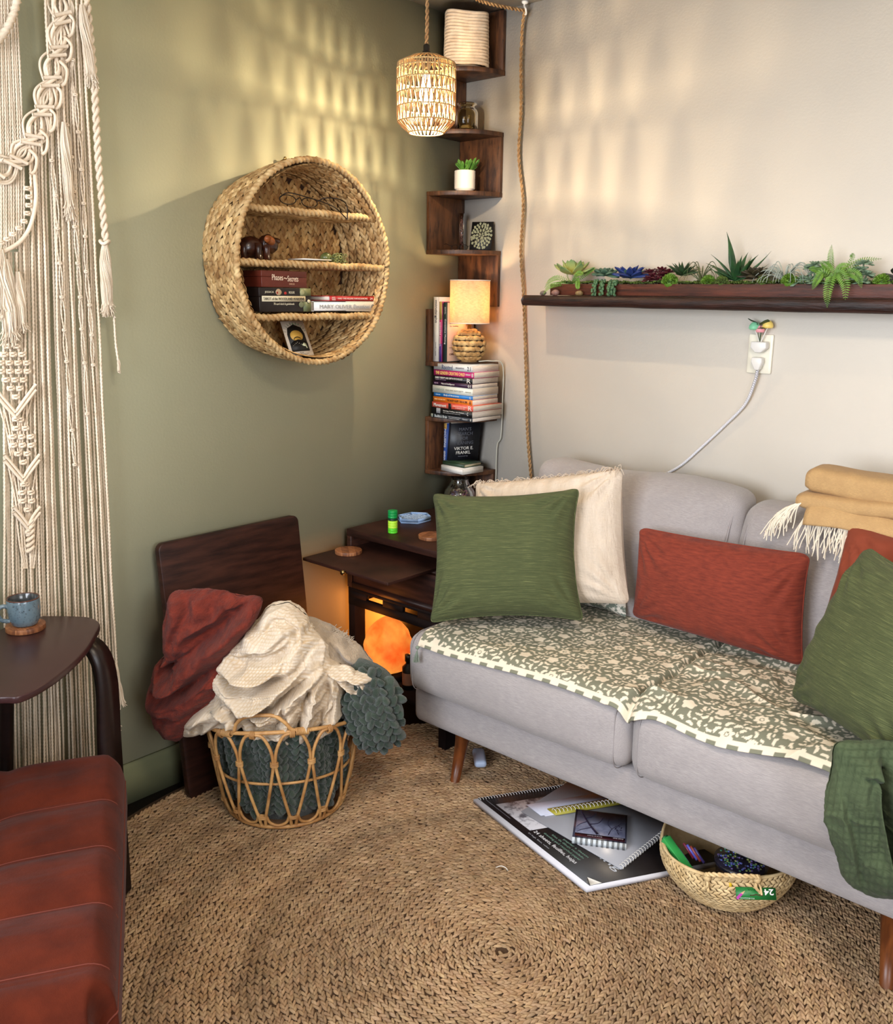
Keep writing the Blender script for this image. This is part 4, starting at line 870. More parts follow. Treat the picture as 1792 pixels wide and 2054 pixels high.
# lowest shelf
z0 = .8385
book('book', 'blue and gold paperback standing at the left of the lowest corner shelf', .175, .11, .014, (52, 82, 150), upright(0, 0, 0, .02), (.050, -.140, z0+.176), hard=False, spine_words=[('FOCUSING', .12, .52, .2, .8, w_), ('GENDLIN', .60, .80, .25, .75, w_)], bands=[(0, .12, .02, .98, (180, 140, 70))])
fb = book('book', 'black book leaning with its cover turned to the room on the lowest corner shelf', .185, .125, .016, (26, 26, 32), upright(0, 0, 0, .16)@np.array([(1, 0, 0), (0, 1, 0), (0, 0, 1.)]), (.082, -.146, z0+.183), hard=False)
Rz = Matrix.Rotation(-.42, 4, 'Z'); l_ = fb.location.copy(); fb.matrix_world = Matrix.Translation(l_)@Rz@Matrix.Translation(-l_)@fb.matrix_world
for s, x, hh, a, b, cc in (("MAN'S", .018, .013, .035, .085, (96, 98, 106)), ('SEARCH', .036, .013, .030, .092, (90, 92, 100)), ('FOR', .054, .013, .045, .075, (90, 92, 100)), ('MEANING', .072, .013, .022, .098, (84, 86, 94)), ('VIKTOR E.', .094, .012, .020, .100, w_), ('FRANKL', .111, .012, .030, .090, w_), ('foreword by', .130, .004, .04, .08, (140, 140, 150))):
    textfit(s, b-a, hh, (x+hh, a, .0163), (0, 1, 0), (-1, 0, 0), flat(cc), fb)
MB().box((.150, .055, .0162), (.176, .060, .0168)).build('cover_mark', flat((210, 206, 196)), fb, smooth=False)
book('notebook', 'white paper notebook at the bottom of the two lying on the lowest corner shelf', .120, .105, .021, (226, 222, 216), lying(-.12), (.062, -.168, z0+.001), pages=(224, 218, 208), hard=False, cat='notebook')
book('notebook', 'dark green hardback notebook lying on top of the white one', .112, .098, .014, (48, 70, 50), lying(-.05), (.062, -.160, z0+.0225), pages=(206, 192, 160), cat='notebook')
# ================================================================ PENDANT LAMP with its swagged rope cord
PL = np.array((.352, -.575)); zt, zb_ = 2.158, 1.953; rp = .0865
pen = thing('pendant_lamp', 'lit pendant lamp with woven paper-rope drum shade hanging on a rope cord', 'pendant lamp', (PL[0], PL[1], zb_-.004))
M_pap = mat('woven_paper_rope', (188, 156, 108), .85, (160, 126, 82), 60, bump=(200, U, .3)); translucent(M_pap, .12, (200, 150, 80))
mb = MB(); rings = [(.052, zb_), (rp-.002, zb_+.030), (rp, zb_+.070), (rp, zb_+.107), (rp, zb_+.144), (rp, zb_+.176), (rp-.002, zb_+.190), (.046, zt+.003)]
def rp_pt(i, a): r, z = rings[i]; return (PL[0]+r*math.cos(a), PL[1]+r*math.sin(a), z)
for i in range(len(rings)): mb.tube([rp_pt(i, a) for a in np.linspace(0, 2*PI, 56, endpoint=False)], .0019, 6, closed=True)
mb.build('shade_ring', M_pap, pen)
for i in range(len(rings)-1):
    if i == 5: continue
    j = i+1 if i != 4 else 6
    ns = 34; mb = MB()
    for k in range(ns):
        a = 2*PI*(k+.5*(i % 2))/ns; da = 2*PI/ns
        for q in (-.36, .36, 0.0):
            p0, p1 = np.array(rp_pt(i, a)), np.array(rp_pt(j, a+da*q+rng.normal(0, .012))); mb.tube([p0, (p0+p1)/2+rng.normal(0, .0006, 3), p1], .00165, 5, caps=False)
    mb.build('woven_band', M_pap, pen)
M_thin = mat('paper_lining', (226, 196, 140), .9)
MB().lathe([(.0, 0), (.011, 0), (.016, .012), (.016, .040), (.010, .048)], 20, (PL[0], PL[1], zt-.028)).lathe([(.010, .0), (.0095, .032), (.006, .036), (0, .036)], 20, (PL[0], PL[1], zt+.002)).build('socket', M_black, pen)
mb = MB()
for a in (0, PI/2, PI, 1.5*PI): mb.tube([(PL[0]+.012*math.cos(a), PL[1]+.012*math.sin(a), zt-.004), (PL[0]+.046*math.cos(a), PL[1]+.046*math.sin(a), zt+.003)], .0015, 5)
mb.build('spider', M_black, pen)
MB().blob((PL[0], PL[1], zt-.098), (.021, .021, .026), 16).lathe([(.012, -.045), (.013, -.062), (.019, -.084)], 16, (PL[0], PL[1], zt)).build('bulb', mat('pendant_bulb', (255, 230, 180), .5, emis=((255, 232, 190), 9)), pen)
light('pendant_light', 'POINT', (PL[0], PL[1], zt-.139), 21, (1.0, .78, .50), .0075)
def twist(path, r, n=6, pitch=.034): 
    mb = MB(); p = np.asarray(path, float); t = nrm(np.gradient(p, axis=0)); L = np.concatenate([[0], np.cumsum(np.linalg.norm(np.diff(p, axis=0), axis=1))])
    N = nrm(np.cross(t, np.where(np.abs(t[:, 2:3]) < .9, [[0, 0, 1.]], [[0, 1., 0]]))); B = np.cross(t, N)
    for k in range(2):
        a = L/pitch*2*PI+k*PI; mb.tube(p+(np.cos(a)[:, None]*N+np.sin(a)[:, None]*B)*r*.62, r*.62, n)
    return mb
up = spline([(PL[0], PL[1], zt+.036), (PL[0]+.002, PL[1], 2.28), (PL[0]-.001, PL[1], 2.40), (PL[0], PL[1], 2.425)], 110)
twist(up, .0050).build('rope_cord', M_rope, pen)
h2 = np.array((.292, -.030, 2.412))
sw = spline([(PL[0], PL[1], 2.425), (.30, -.42, 2.402), (.27, -.25, 2.40), (.28, -.12, 2.405), h2], 160); twist(sw, .0050).build('rope_cord', M_rope, pen)
dn = spline([h2, (.278, -.022, 2.36), (.275, -.02, 2.25), (.280, -.019, 2.10), (.275, -.018, 1.96), (.300, -.018, 1.80), (.296, -.018, 1.64), (.312, -.018, 1.50), (.318, -.014, 1.40), (.336, -.018, 1.20), (.350, -.018, 1.0), (.372, -.018, .84), (.39, -.018, .72)], 520)
twist(dn, .0050).build('rope_cord', M_rope, pen)
for (x, y, nm) in ((PL[0], PL[1], 'white plastic ceiling hook directly above the pendant lamp'), (.292, -.03, 'white plastic ceiling hook in the corner holding the rope cord')):
    hk = thing('ceiling_hook', nm, 'hook', (x, y, 2.44)); MB().tube(spline([(x, y, 2.439), (x+.001, y-.004, 2.425), (x+.012, y-.010, 2.412), (x+.006, y, 2.400), (x-.008, y+.006, 2.406)], 24), .0032, 8).lathe([(0, 0), (.012, 0), (.010, -.006), (.004, -.009)], 16, (x, y, 2.4395)).build('hook', M_wht, hk)
# ================================================================ FLOATING LEDGE with planter
lg = thing('wall_ledge', 'long dark live-edge wooden ledge shelf on the white wall', 'shelf', (1.3, -.0, 1.453))
n = 160; X = np.linspace(.397, 2.30, n); a8 = [(0, 0), (0, 1), (.92, 1), (1, .86), (1.0, .5), (.97, .12), (.92, 0)]
P = np.zeros((n, len(a8), 3)); wob = fbm(np.stack([X*4, 0*X, 0*X], -1), 3)
for j, (fy, fz) in enumerate(a8):
    hh = .034+.004*(X-.4); P[:, j, 0] = X+(.006 if j in (2, 3) else 0)*(X < .4); P[:, j, 1] = -(.003+.140*fy)-(fy > .5)*.004*wob-(fy > .95)*.003*fbm(np.stack([X*11+j, 0*X, 0*X], -1), 2); P[:, j, 2] = 1.487-hh*(1-fz)+(fy > .9)*.0015*fbm(np.stack([X*9, 0*X+j*.2, 0*X], -1), 2)
m = MB().grid(P, False, True); m.f.append(np.array([list(range(len(a8)))[::-1]])); m.f.append(np.array([list(range(len(a8)))])+(n-1)*len(a8)); m.build('board', M_ledge, lg, smooth=False)
ZL = 1.4885
pl = thing('planter_box', 'long narrow reddish wooden planter box on the ledge, filled with moss', 'planter', (1.3, -.075, ZL))
px0, px1, py0, py1, pz1 = .492, 2.25, -.108, -.030, ZL+.036
for nm, lo, hi in (('front_board', (px0, py0, ZL), (px1, py0+.010, pz1)), ('back_board', (px0, py1-.010, ZL), (px1, py1, pz1)), ('end_board', (px0, py0+.0102, ZL), (px0+.010, py1-.0102, pz1)), ('end_board', (px1-.01, py0+.0102, ZL), (px1, py1-.0102, pz1)), ('bottom_board', (px0+.0102, py0+.0102, ZL), (px1-.0102, py1-.0102, ZL+.008))):
    MB().box(lo, hi).build(nm, M_planter, pl, smooth=False, bev=.001)
# moss: clumpy ground cover
M_moss = mat('green_moss', (104, 124, 52), .95, (66, 84, 34), 60, attr=True, bump=(220, U, .6))
u, v = np.meshgrid(np.linspace(px0+.012, px1-.012, 500), np.linspace(py0+.011, py1-.011, 22), indexing='ij')
hm = pz1+.002+.013*np.abs(fbm(np.stack([u*26, v*26, 0*u], -1), 3))+.006*fbm(np.stack([u*90, v*90, 0*u], -1), 2)
mb = MB().grid(np.stack([u, v, hm], -1))
tv, tf = leaf_tpl(3, 3, .6, .8); N = 5200; ms = tag(mb.build('moss', M_moss, loc=(1.3, -.07, pz1-.01), kind='stuff'), 'green preserved moss filling the planter box on the ledge', 'moss')
mb = MB(); X = rng.uniform(px0+.014, px1-.014, N); Y = rng.uniform(py0+.004, py1-.014, N); hz = pz1+.004+.013*np.abs(fbm(np.stack([X*26, Y*26, 0*X], -1), 3))
d = nrm(rng.normal(0, 1, (N, 3))+np.array((0, 0, .6))); e = nrm(np.cross(d, rng.normal(0, 1, (N, 3)))); f = np.cross(d, e); L = rng.uniform(.005, .010, N)[:, None]
mb.inst(tv, tf, np.stack([d*L, e*L*.5, f*L*.5], -1), np.stack([X, Y, hz], -1), rng.uniform(.6, 1.35, (N, 1))*np.array([[1, 1, .9]]))
o = mb.build('moss_tufts', M_moss, ms, kind='stuff'); 
# plants ------------------------------------------------------
def PM(n, c1, c2, c3=None, sc=30, **k): return mat(n, c1, .5, c2, sc, rgb3=c3, sss=.05, **k)
M_yel = mat('yellow_green_leaf', (255, 255, 255), .5, attr=True); M_teal = PM('teal_green_leaf', (92, 118, 92), (64, 92, 76)); M_blue = mat('blue_leaf', (255, 255, 255), .45, attr=True)
M_mar = PM('maroon_leaf', (88, 26, 36), (56, 16, 24)); M_dk = PM('dark_green_leaf', (54, 80, 44), (36, 56, 34)); M_aloe = PM('aloe_green', (50, 92, 46), (34, 66, 38)); M_brz = PM('bronze_green_leaf', (76, 74, 44), (54, 44, 34))
M_fern = PM('fern_green', (112, 150, 52), (76, 116, 38)); M_pale = PM('pale_green_leaf', (128, 150, 122), (98, 124, 100)); M_air = PM('silver_green_blade', (150, 164, 150), (112, 128, 112)); M_air2 = PM('olive_blade', (92, 98, 62), (66, 74, 44))
M_black_l = PM('blackish_leaf', (46, 50, 40), (34, 34, 30)); M_brt = PM('bright_moss_green', (116, 150, 50), (80, 116, 34))
def cf(a, b, p=1.0): a, b = np.array(lin(a)), np.array(lin(b)); return lambda u: a*(1-u[:, None]**p)+b*u[:, None]**p
def plant(label, x, zoff=0, cat='plant', y=-.072): return thing('succulent_plant' if 'fern' not in label else 'fern_plant', label, cat, (x, y, pz1-.004+zoff))
def rosette(t, me, n, sc0, sc1, e0, e1, off=.004, base=None, ph=0):
    b = base if base is not None else tuple(t.location+Vector((0, 0, .017))); sp = []; sc0 *= 1.36; sc1 *= 1.36
    for k in range(n):
        f = k/(n-1); sp.append((k*2.39996+ph, e0+(e1-e0)*f+rng.normal(0, .06), sc0+(sc1-sc0)*f, 0, off*(1-f)))
    plant_leaves(t, tuple(b), sp, [me])
zR = pz1+.016
t = plant('large yellow-green rosette succulent at the left end of the planter', .556, .018)
m1 = mk(leaf_mesh(.060, .026, .007, -.12, .6, cup=.25, widest=.6, colfn=cf((214, 206, 120), (92, 132, 84), 1.6)), M_yel); rosette(t, m1, 24, 1.0, .45, .08, 1.35)
t2 = plant('teal rosette succulent with two hanging bead strands, second in the planter', .683, .014)
m2 = mk(leaf_mesh(.036, .022, .008, .10, .5, cup=.3, widest=.65), M_teal); rosette(t2, m2, 26, 1.0, .5, .05, 1.35)
M_bead = PM('bead_green', (86, 118, 78), (60, 92, 62))
for (sx, ln) in ((.672, .068), (.700, .072), (.730, .070), (.745, .05)):
    mb = MB(); p = spline([(sx-.01, -.085, pz1+.012), (sx, -.112, pz1+.004), (sx+.002, -.122, pz1-.02), (sx+.004, -.120, pz1+.006-ln)], 14); mb.tube(p, .0012, 5)
    for q in p[2:]:
        for k in range(4): a = random.random()*6.28; mb.blob(q+np.array((math.cos(a)*.006, math.sin(a)*.004-.001, random.uniform(-.003, .003))), (.0042, .0038, .0050), 7)
    mb.build('bead_strand', M_bead, t2)
t = plant('blue lotus-like rosette succulent in the planter', .777, .006)
m3 = mk(leaf_mesh(.056, .021, .008, .14, .7, cup=.3, widest=.5, colfn=cf((66, 84, 128), (34, 50, 118), 1)), M_blue); rosette(t, m3, 22, 1.0, .62, .18, 1.05)
m3b = mk(leaf_mesh(.040, .018, .007, .2, .6, cup=.3, widest=.6), M_teal); rosette(t, m3b, 12, .9, .5, .7, 1.35, base=(.777, -.072, pz1+.016))
t = plant('cluster of dark maroon rosettes in the planter', .876, .0)
m4 = mk(leaf_mesh(.017, .010, .003, .1, .5, cup=.3, widest=.7, nl=6, nw=4), M_mar)
for (dx, dy, dz) in ((-.030, 0, .034), (-.012, -.012, .022), (.004, .006, .040), (.018, -.008, .026), (.030, .004, .034), (-.022, -.018, .012), (.012, -.02, .012), (.034, -.014, .014)):
    MB().tube([(.876+dx*.4, -.072, pz1-.004), (.876+dx, -.072+dy, pz1+dz)], .0018, 5).build('stem', M_mar, t); rosette(t, m4, 14, 1.1, .6, .0, 1.3, base=(.876+dx, -.072+dy, pz1+dz), ph=dx*90)
def mossball(x, y, r, lab, m=M_brt):
    t = thing('moss_clump', lab, 'moss', (x, y, pz1)); N = 340; d = nrm(rng.normal(0, 1, (N, 3))); d[:, 2] = np.abs(d[:, 2])*1-.15; d = nrm(d); e = nrm(np.cross(d, rng.normal(0, 1, (N, 3)))); f = np.cross(d, e); L = rng.uniform(.007, .012, N)[:, None]
    mb = MB().blob((x, y, pz1+.006), (r*.8, r*.7, r*.75), 12, nz=.15); mb.inst(tv, tf, np.stack([d*L, e*L*.55, f*L*.5], -1), np.array((x, y, pz1+.006))+d*r*np.array((.9, .75, .9)), rng.uniform(.7, 1.3, (N, 1))*np.ones((1, 3))); mb.build('tufts', m, t); return t
mossball(.930, -.098, .025, 'bright green moss ball drooping over the planter front'); mossball(1.052, -.090, .020, 'bright green moss ball between the air plant and the aloe'); mossball(1.30, -.098, .022, 'bright green moss ball below the silver air plant'); mossball(1.545, -.095, .02, 'bright green moss ball under the dark paddle leaves'); mossball(1.10, -.10, .017, 'small moss mound in front of the aloe', M_moss); mossball(1.225, -.10, .016, 'low moss mound right of the bronze rosette', M_moss)
t = plant('small spiky dark green aloe in the planter', .956, .012)
m5 = mk(leaf_mesh(.046, .012, .006, .10, 1.2, cup=.3, widest=.35), M_dk); rosette(t, m5, 18, 1.0, .7, .3, 1.3)
def blades(t, n, L, m, base, spread=1.0, droop=1.0, w=.0016, side=0):
    for k in range(n):
        a = k*2.4+random.random()*.5; el = random.uniform(.35, 1.35); b = np.array(base)
        h = np.array((math.cos(a), math.sin(a)*.75-.15, 0)); l = L*random.uniform(.85, 1.25)
        p = [b, b+h*l*.22*spread+np.array((0, 0, l*.45*math.sin(el))), b+h*l*.55*spread+np.array((0, 0, l*.72*math.sin(el))), b+h*l*.85*spread+np.array((0, 0, l*(.66-.25*droop)*math.sin(el))), b+h*l*.95*spread+np.array((0, 0, l*(.5-.5*droop)*math.sin(el)))]
        p = [np.array((q[0], min(q[1], -.012), q[2])) for q in p]
        MB().tube(spline(p, 14), np.linspace(w, w*.25, 14), 5).build('blade', m, t)
t = plant('thin-bladed olive air plant arching in the planter', 1.022, .0); blades(t, 16, .080, M_air2, (1.022, -.075, pz1), .75, .45, .0018)
t = plant('tall dark green aloe with long pointed leaves at the planter centre', 1.128, .006)
m6 = mk(leaf_mesh(.116, .024, .009, .16, 1.4, cup=.35, widest=.3), M_aloe); m6b = mk(leaf_mesh(.130, .020, .008, -.22, 1.4, cup=.35, widest=.3), M_aloe)
plant_leaves(t, (1.128, -.072, pz1+.010), [(0.2, .50, .95, 1, 0), (3.0, .62, 1.0, 0, 0), (3.6, .95, .9, 0, 0), (5.2, .8, .8, 0, 0), (4.2, .5, .7, 0, 0), (1.4, 1.15, .85, 0, 0), (2.2, 1.0, .8, 0, 0), (-.4, .85, .95, 0, 0), (.1, .25, .8, 1, 0), (3.3, .25, .7, 1, 0), (4.8, 1.1, .7, 0, 0), (-.8, 1.2, .7, 0, 0), (2.9, 1.42, 1.25, 0, 0), (5.7, .5, .75, 1, 0)], [m6, m6b])
t = plant('bronze green rosette succulent right of the tall aloe', 1.190, .006)
m7 = mk(leaf_mesh(.044, .022, .007, .16, .5, cup=.3, widest=.6), M_brz); rosette(t, m7, 26, 1.0, .5, .05, 1.35)
t = plant('silvery air plant with curling white blades in the planter', 1.275, .0); blades(t, 30, .074, mat('silver_blade', (186, 192, 180), .6, (140, 150, 140), 30), (1.275, -.075, pz1+.004), 1.0, 1.0, .0021)
t = plant('pale green rosette cluster left of the fern', 1.355, .0)
m8 = mk(leaf_mesh(.015, .009, .003, .25, .5, cup=.35, widest=.75, nl=6, nw=4), M_pale)
def rose_cluster(t, cx, pts):
    for (dx, dy, dz) in pts:
        MB().tube([(cx+dx*.4, -.075, pz1-.004), (cx+dx, -.078+dy, pz1+dz)], .0024, 5).build('stem', M_pale, t); rosette(t, m8, 16, 1.25, .6, .0, 1.35, base=(cx+dx, -.078+dy, pz1+dz), ph=dx*70)
rose_cluster(t, 1.355, ((-.022, 0, .014), (.0, -.014, .010), (.014, .004, .030), (-.008, .006, .042), (.030, -.006, .020), (-.03, -.014, .004), (.022, -.018, .004), (.008, -.01, .050)))
t = plant('pale green rosette cluster right of the fern', 1.482, .0); rose_cluster(t, 1.482, ((-.012, 0, .030), (.004, -.012, .036), (.016, .002, .024), (-.004, -.014, .012), (.010, -.012, .052), (.014, -.016, .004)))
def frond(t, pts, wmax, m=M_fern, n=24, r=.0009):
    p = spline(pts, n*2); mb = MB().tube(p, np.linspace(r, r*.5, n*2), 5); tn = nrm(np.gradient(p, axis=0)); tv2, tf2 = leaf_tpl(4, 3, .15, .8); M_, T_ = [], []
    for i in range(4, n*2, 2):
        f = i/(n*2); w = wmax*math.sin(PI*min(.97, .16+f*.84))**.8; sd0 = nrm(np.cross(tn[i], (0, -1, .35)))
        for s in (-1, 1):
            d = nrm(sd0*s+tn[i]*.45); e = nrm(np.cross(d, (0, -1, .3))); c = p[i]+d*w*.5; M_.append(np.stack([d*w, e*w*.27, np.cross(d, e)*w*.3], 1)); T_.append(c)
    mb.inst(tv2, tf2, np.array(M_), np.array(T_)); return mb.build('frond', m, t)
t = plant('bright green fern spilling over the front of the planter', 1.420, .0, y=-.08); b = (1.42, -.08, pz1+.002)
for pts, w in (([b, (1.405, -.08, pz1+.04), (1.398, -.075, pz1+.075), (1.396, -.07, pz1+.105)], .012), ([b, (1.44, -.08, pz1+.04), (1.456, -.075, pz1+.068), (1.452, -.07, pz1+.078), (1.447, -.07, pz1+.072)], .008),
    ([b, (1.45, -.08, pz1+.04), (1.485, -.075, pz1+.062), (1.53, -.07, pz1+.066)], .013), ([b, (1.39, -.09, pz1+.03), (1.37, -.1, pz1+.04), (1.352, -.105, pz1+.042)], .013),
    ([b, (1.425, -.125, pz1+.02), (1.425, -.145, pz1-.02), (1.43, -.15, pz1-.062)], .017), ([b, (1.44, -.12, pz1+.03), (1.465, -.135, pz1+.0), (1.472, -.14, pz1-.05)], .018),
    ([b, (1.40, -.12, pz1+.03), (1.388, -.13, pz1+.01), (1.380, -.135, pz1-.015)], .015), ([b, (1.46, -.11, pz1+.03), (1.49, -.12, pz1+.02), (1.505, -.125, pz1-.01)], .016), ([b, (1.41, -.1, pz1+.035), (1.40, -.11, pz1+.05), (1.385, -.115, pz1+.06)], .014), ([b, (1.43, -.1, pz1+.03), (1.445, -.115, pz1+.045), (1.47, -.12, pz1+.05)], .015)):
    frond(t, pts, w)
t = thing('fern_plant', 'small fern fronds around the yellow-green rosette at the left end', 'plant', (.55, -.08, pz1)); b = (.556, -.08, pz1+.002)
for pts, w in (([b, (.54, -.08, pz1+.03), (.55, -.075, pz1+.06), (.558, -.07, pz1+.072), (.552, -.07, pz1+.066)], .006), ([b, (.60, -.08, pz1+.025), (.625, -.07, pz1+.045), (.64, -.065, pz1+.052)], .012), ([b, (.53, -.115, pz1+.0), (.502, -.13, pz1-.01), (.484, -.135, pz1-.034)], .012), ([b, (.52, -.10, pz1+.02), (.495, -.115, pz1+.01), (.478, -.12, pz1-.012)], .012), ([b, (.60, -.11, pz1+.012), (.615, -.128, pz1-.006), (.622, -.13, pz1-.016)], .012), ([b, (.59, -.1, pz1+.03), (.61, -.11, pz1+.034), (.625, -.112, pz1+.03)], .012)):
    frond(t, pts, w)
t = plant('dark paddle-leaved succulent at the right edge of the photograph', 1.592, .004)
m9 = mk(leaf_mesh(.062, .040, .007, .12, .4, cup=.2, widest=.65), M_black_l); plant_leaves(t, (1.592, -.075, pz1+.010), [(3.0, .42, 1.0, 0, 0), (3.5, .15, .9, 0, 0), (2.2, .9, .9, 0, 0), (0, .6, 1, 0, 0), (5.2, .4, .9, 0, 0), (.8, .9, .8, 0, 0), (4.2, .8, .8, 0, 0), (1.4, 1.2, .9, 0, 0)], [m9])
for i, (x, r, lab, cc) in enumerate(((.475, .011, 'grey speckled pebble at the left end of the ledge', (124, 112, 104)), (.525, .014, 'pinkish pebble second from the left on the ledge', (150, 114, 104)), (.620, .012, 'tan pebble lying on the ledge in front of the planter', (150, 126, 88)))):
    t = thing('pebble', lab, 'pebble', (x, -.122, ZL), group='pebbles on the ledge'); MB().blob((x, -.124, ZL+r*.55), (r*1.15, r*.8, r*.72), 12, nz=.22, seed=i).build('stone', mat('pebble_stone', cc, .5, tuple(c-40 for c in cc), 60), t)
# ================================================================ OUTLET, NIGHT LIGHT, PLUG
op = thing('outlet_plate', 'pale switch plate with two sockets on the white wall', 'outlet', (1.195, 0, 1.323))
softbox((1.195, -.004, 1.323), (.038, .004, .058), .0038, (10, 4, 10)).build('plate', mat('outlet_plastic', (226, 220, 202), .35), op)
MB().box((1.180, -.0095, 1.330), (1.212, -.008, 1.352)).build('socket', M_wht, op, bev=.002); MB().box((1.180, -.0095, 1.288), (1.212, -.008, 1.312)).build('socket', M_wht, op, bev=.002)
nl_ = thing('night_light', 'plug-in night light with glowing toy mushrooms and two green leaves', 'night light', (1.20, -.02, 1.36))
MB().prism([(1.176, 1.360), (1.222, 1.360), (1.224, 1.342), (1.208, 1.328), (1.190, 1.328), (1.175, 1.342)], -.036, -.0098, 1).build('plug_body', M_wht, nl_, bev=.003)
for (x, z, rx, rz, cc, nm) in ((1.178, 1.402, .017, .016, (120, 186, 146), 'green_cap'), (1.196, 1.394, .013, .014, (226, 150, 156), 'pink_cap'), (1.218, 1.408, .016, .016, (228, 196, 104), 'yellow_cap')):
    MB().lathe([(0, rz), (rx*.55, rz*.8), (rx*.9, rz*.3), (rx, -rz*.2), (rx*.8, -rz*.5), (0, -rz*.3)], 20, (x, -.022, z)).build(nm, mat('glowing_cap', cc, .4, emis=(cc, .25)), nl_)
    MB().tube(spline([(1.199+(x-1.199)*.15, -.022, 1.360), (1.199+(x-1.199)*.5, -.022, 1.378), (x, -.022, z-.006)], 10), .0018, 6).build('stalk', M_paper, nl_)
m10 = mk(leaf_mesh(.030, .026, .003, -.15, .4, cup=.15, widest=.45), M_dk)
for (x, z, az, el, s) in ((1.188, 1.416, 3.5, .25, 1), (1.200, 1.410, -.5, .35, 1.1), (1.205, 1.402, 4.9, -.2, .9)):
    MB().tube(spline([(1.199, -.024, 1.36), (1.199+(x-1.199)*.6, -.028, 1.385), (x, -.03, z)], 8), .001, 5).build('leaf_stem', M_dk, nl_); plant_leaves(nl_, (x, -.03, z), [(az, el, s, 0, 0)], [m10])
pg = thing('power_plug', 'white plug with braided grey and white cord running down behind the sofa', 'cord', (1.198, -.02, 1.30))
MB().prism([(1.180, 1.314), (1.212, 1.314), (1.214, 1.300), (1.206, 1.276), (1.192, 1.276), (1.179, 1.300)], -.034, -.0098, 1).build('plug_body', M_wht, pg, bev=.004)
p = spline([(1.199, -.022, 1.278), (1.192, -.02, 1.24), (1.165, -.014, 1.17), (1.10, -.010, 1.095), (1.03, -.010, 1.02), (.965, -.010, .955), (.90, -.012, .912), (.84, -.014, .885)], 260)
mb = MB(); mb.tube(p, .0045, 10, col=(1, 1, 1)); mb.build('cord', mat('white_braid', (214, 212, 216), .7), pg)
t_ = nrm(np.gradient(p, axis=0)); N_ = nrm(np.cross(t_, (0, 1, 0))); B_2 = np.cross(t_, N_); L_ = np.concatenate([[0], np.cumsum(np.linalg.norm(np.diff(p, axis=0), axis=1))]); mb = MB()
for sgn in (1, -1):
    for k in range(2):
        a = sgn*L_/.013*2*PI+k*PI; mb.tube(p+(np.cos(a)[:, None]*N_+np.sin(a)[:, None]*B_2)*.0043, .0007, 4)
mb.build('braid_thread', mat('grey_thread', (120, 118, 128), .8), pg)
# ================================================================ NIGHTSTAND, BLACK CRATE, SALT LAMP
ns = thing('nightstand', 'dark walnut box nightstand with a pull-out tray between wall and sofa', 'nightstand', (.28, -.41, .480))
x0, x1, y0, y1, zb, zt2 = .032, .505, -.625, -.030, .480, .690
f = MB(); f.box((x0, y0, zt2-.024), (x1, y1, zt2)); f.build('top_panel', M_walnut_h, ns, smooth=False, bev=.0015)
MB().box((x0, y0, zb), (x0+.022, y1, zt2-.0242)).build('side_panel', M_walnut, ns, smooth=False, bev=.0015); MB().box((x1-.022, y0, zb), (x1, y1, zt2-.0242)).build('side_panel', M_walnut, ns, smooth=False, bev=.0015)
MB().box((x0+.0222, y0, zb), (x1-.0222, y1, zb+.018)).build('bottom_panel', M_walnut_h, ns, smooth=False); MB().box((x0+.0222, y1-.012, zb+.0182), (x1-.0222, y1, zt2-.0242)).build('back_panel', M_walnut, ns, smooth=False)
MB().box((x0+.0222, y0+.006, zb+.130), (x1-.0222, y1-.0122, zb+.136)).build('divider', M_walnut_h, ns, smooth=False)
tr = MB().box((x0+.003, -.826, .617), (.437, -.32, .6275)).build('pull_out_tray', M_walnut_h, ns, smooth=False, bev=.0015)
MB().lathe([(0, -.012), (.007, -.012), (.0085, -.006), (.004, -.002), (.004, .006), (0, .006)], 20).build('kn', M_gold)
kn = bpy.data.objects['kn']; kn.name = 'brass_knob'; kn.parent = tr; kn.rotation_euler = (-PI/2, 0, 0); kn.location = Vector((.245, -.830, .622))-Vector(ORG[ns.name])
MB().box((x0+.026, y0+.004, zb+.021), (x1-.026, y0+.022, zb+.125)).build('drawer_front', M_walnut_h, ns, smooth=False, bev=.0015)
M_blk = mat('black_brown_paint', (24, 15, 13), .85, spec=.2)
cr = thing('black_crate', 'black open frame crate under the nightstand holding the salt lamp', 'crate', (.28, -.41, 0))
cx0, cx1, cy0, cy1, cz = .034, .500, -.622, -.035, .4785
for x, y in ((cx0, cy0), (cx1-.032, cy0), (cx0, cy1-.05), (cx1-.032, cy1-.05)): MB().box((x, y, .0), (x+.032, y+.05, cz-.064)).build('post', M_blk, cr, smooth=False, bev=.001)
rl = MB()
for lo, hi in (((cx0, .0), (cx1, .030)), ((cx0, .052), (cx1, .0635))): rl.box((lo[0], cy0, cz-.0638+lo[1]), (hi[0], cy0+.016, cz-.0638+hi[1]))
for a, b in ((cx0, .122), (.206, .298), (.370, cx1)): rl.box((a, cy0, cz-.0338), (b, cy0+.016, cz-.0118))
rl.build('front_rail', M_blk, cr, smooth=False)
MB().box((cx0, cy1-.016, cz-.0638), (cx1, cy1, cz-.0002)).build('back_rail', M_blk, cr, smooth=False)
for x in (cx0, cx1-.016): MB().box((x, cy0+.0165, cz-.0638), (x+.016, cy1-.0165, cz-.0002)).build('side_rail', M_blk, cr, smooth=False)
MB().box((cx0+.033, cy0+.003, .125), (cx1-.033, cy1-.003, .143)).build('shelf', M_blk, cr, smooth=False)
sl = thing('salt_lamp', 'glowing orange rock salt lamp on a dark base inside the black crate', 'lamp', (.13, -.52, .1435))
M_salt = mat('glowing_salt_rock', (236, 120, 50), .6, (214, 84, 30), 9, emis=((255, 112, 34), 1.0), bump=(22, U, .6)); nt = M_salt.node_tree; N = nt.nodes; b = N['Principled BSDF']
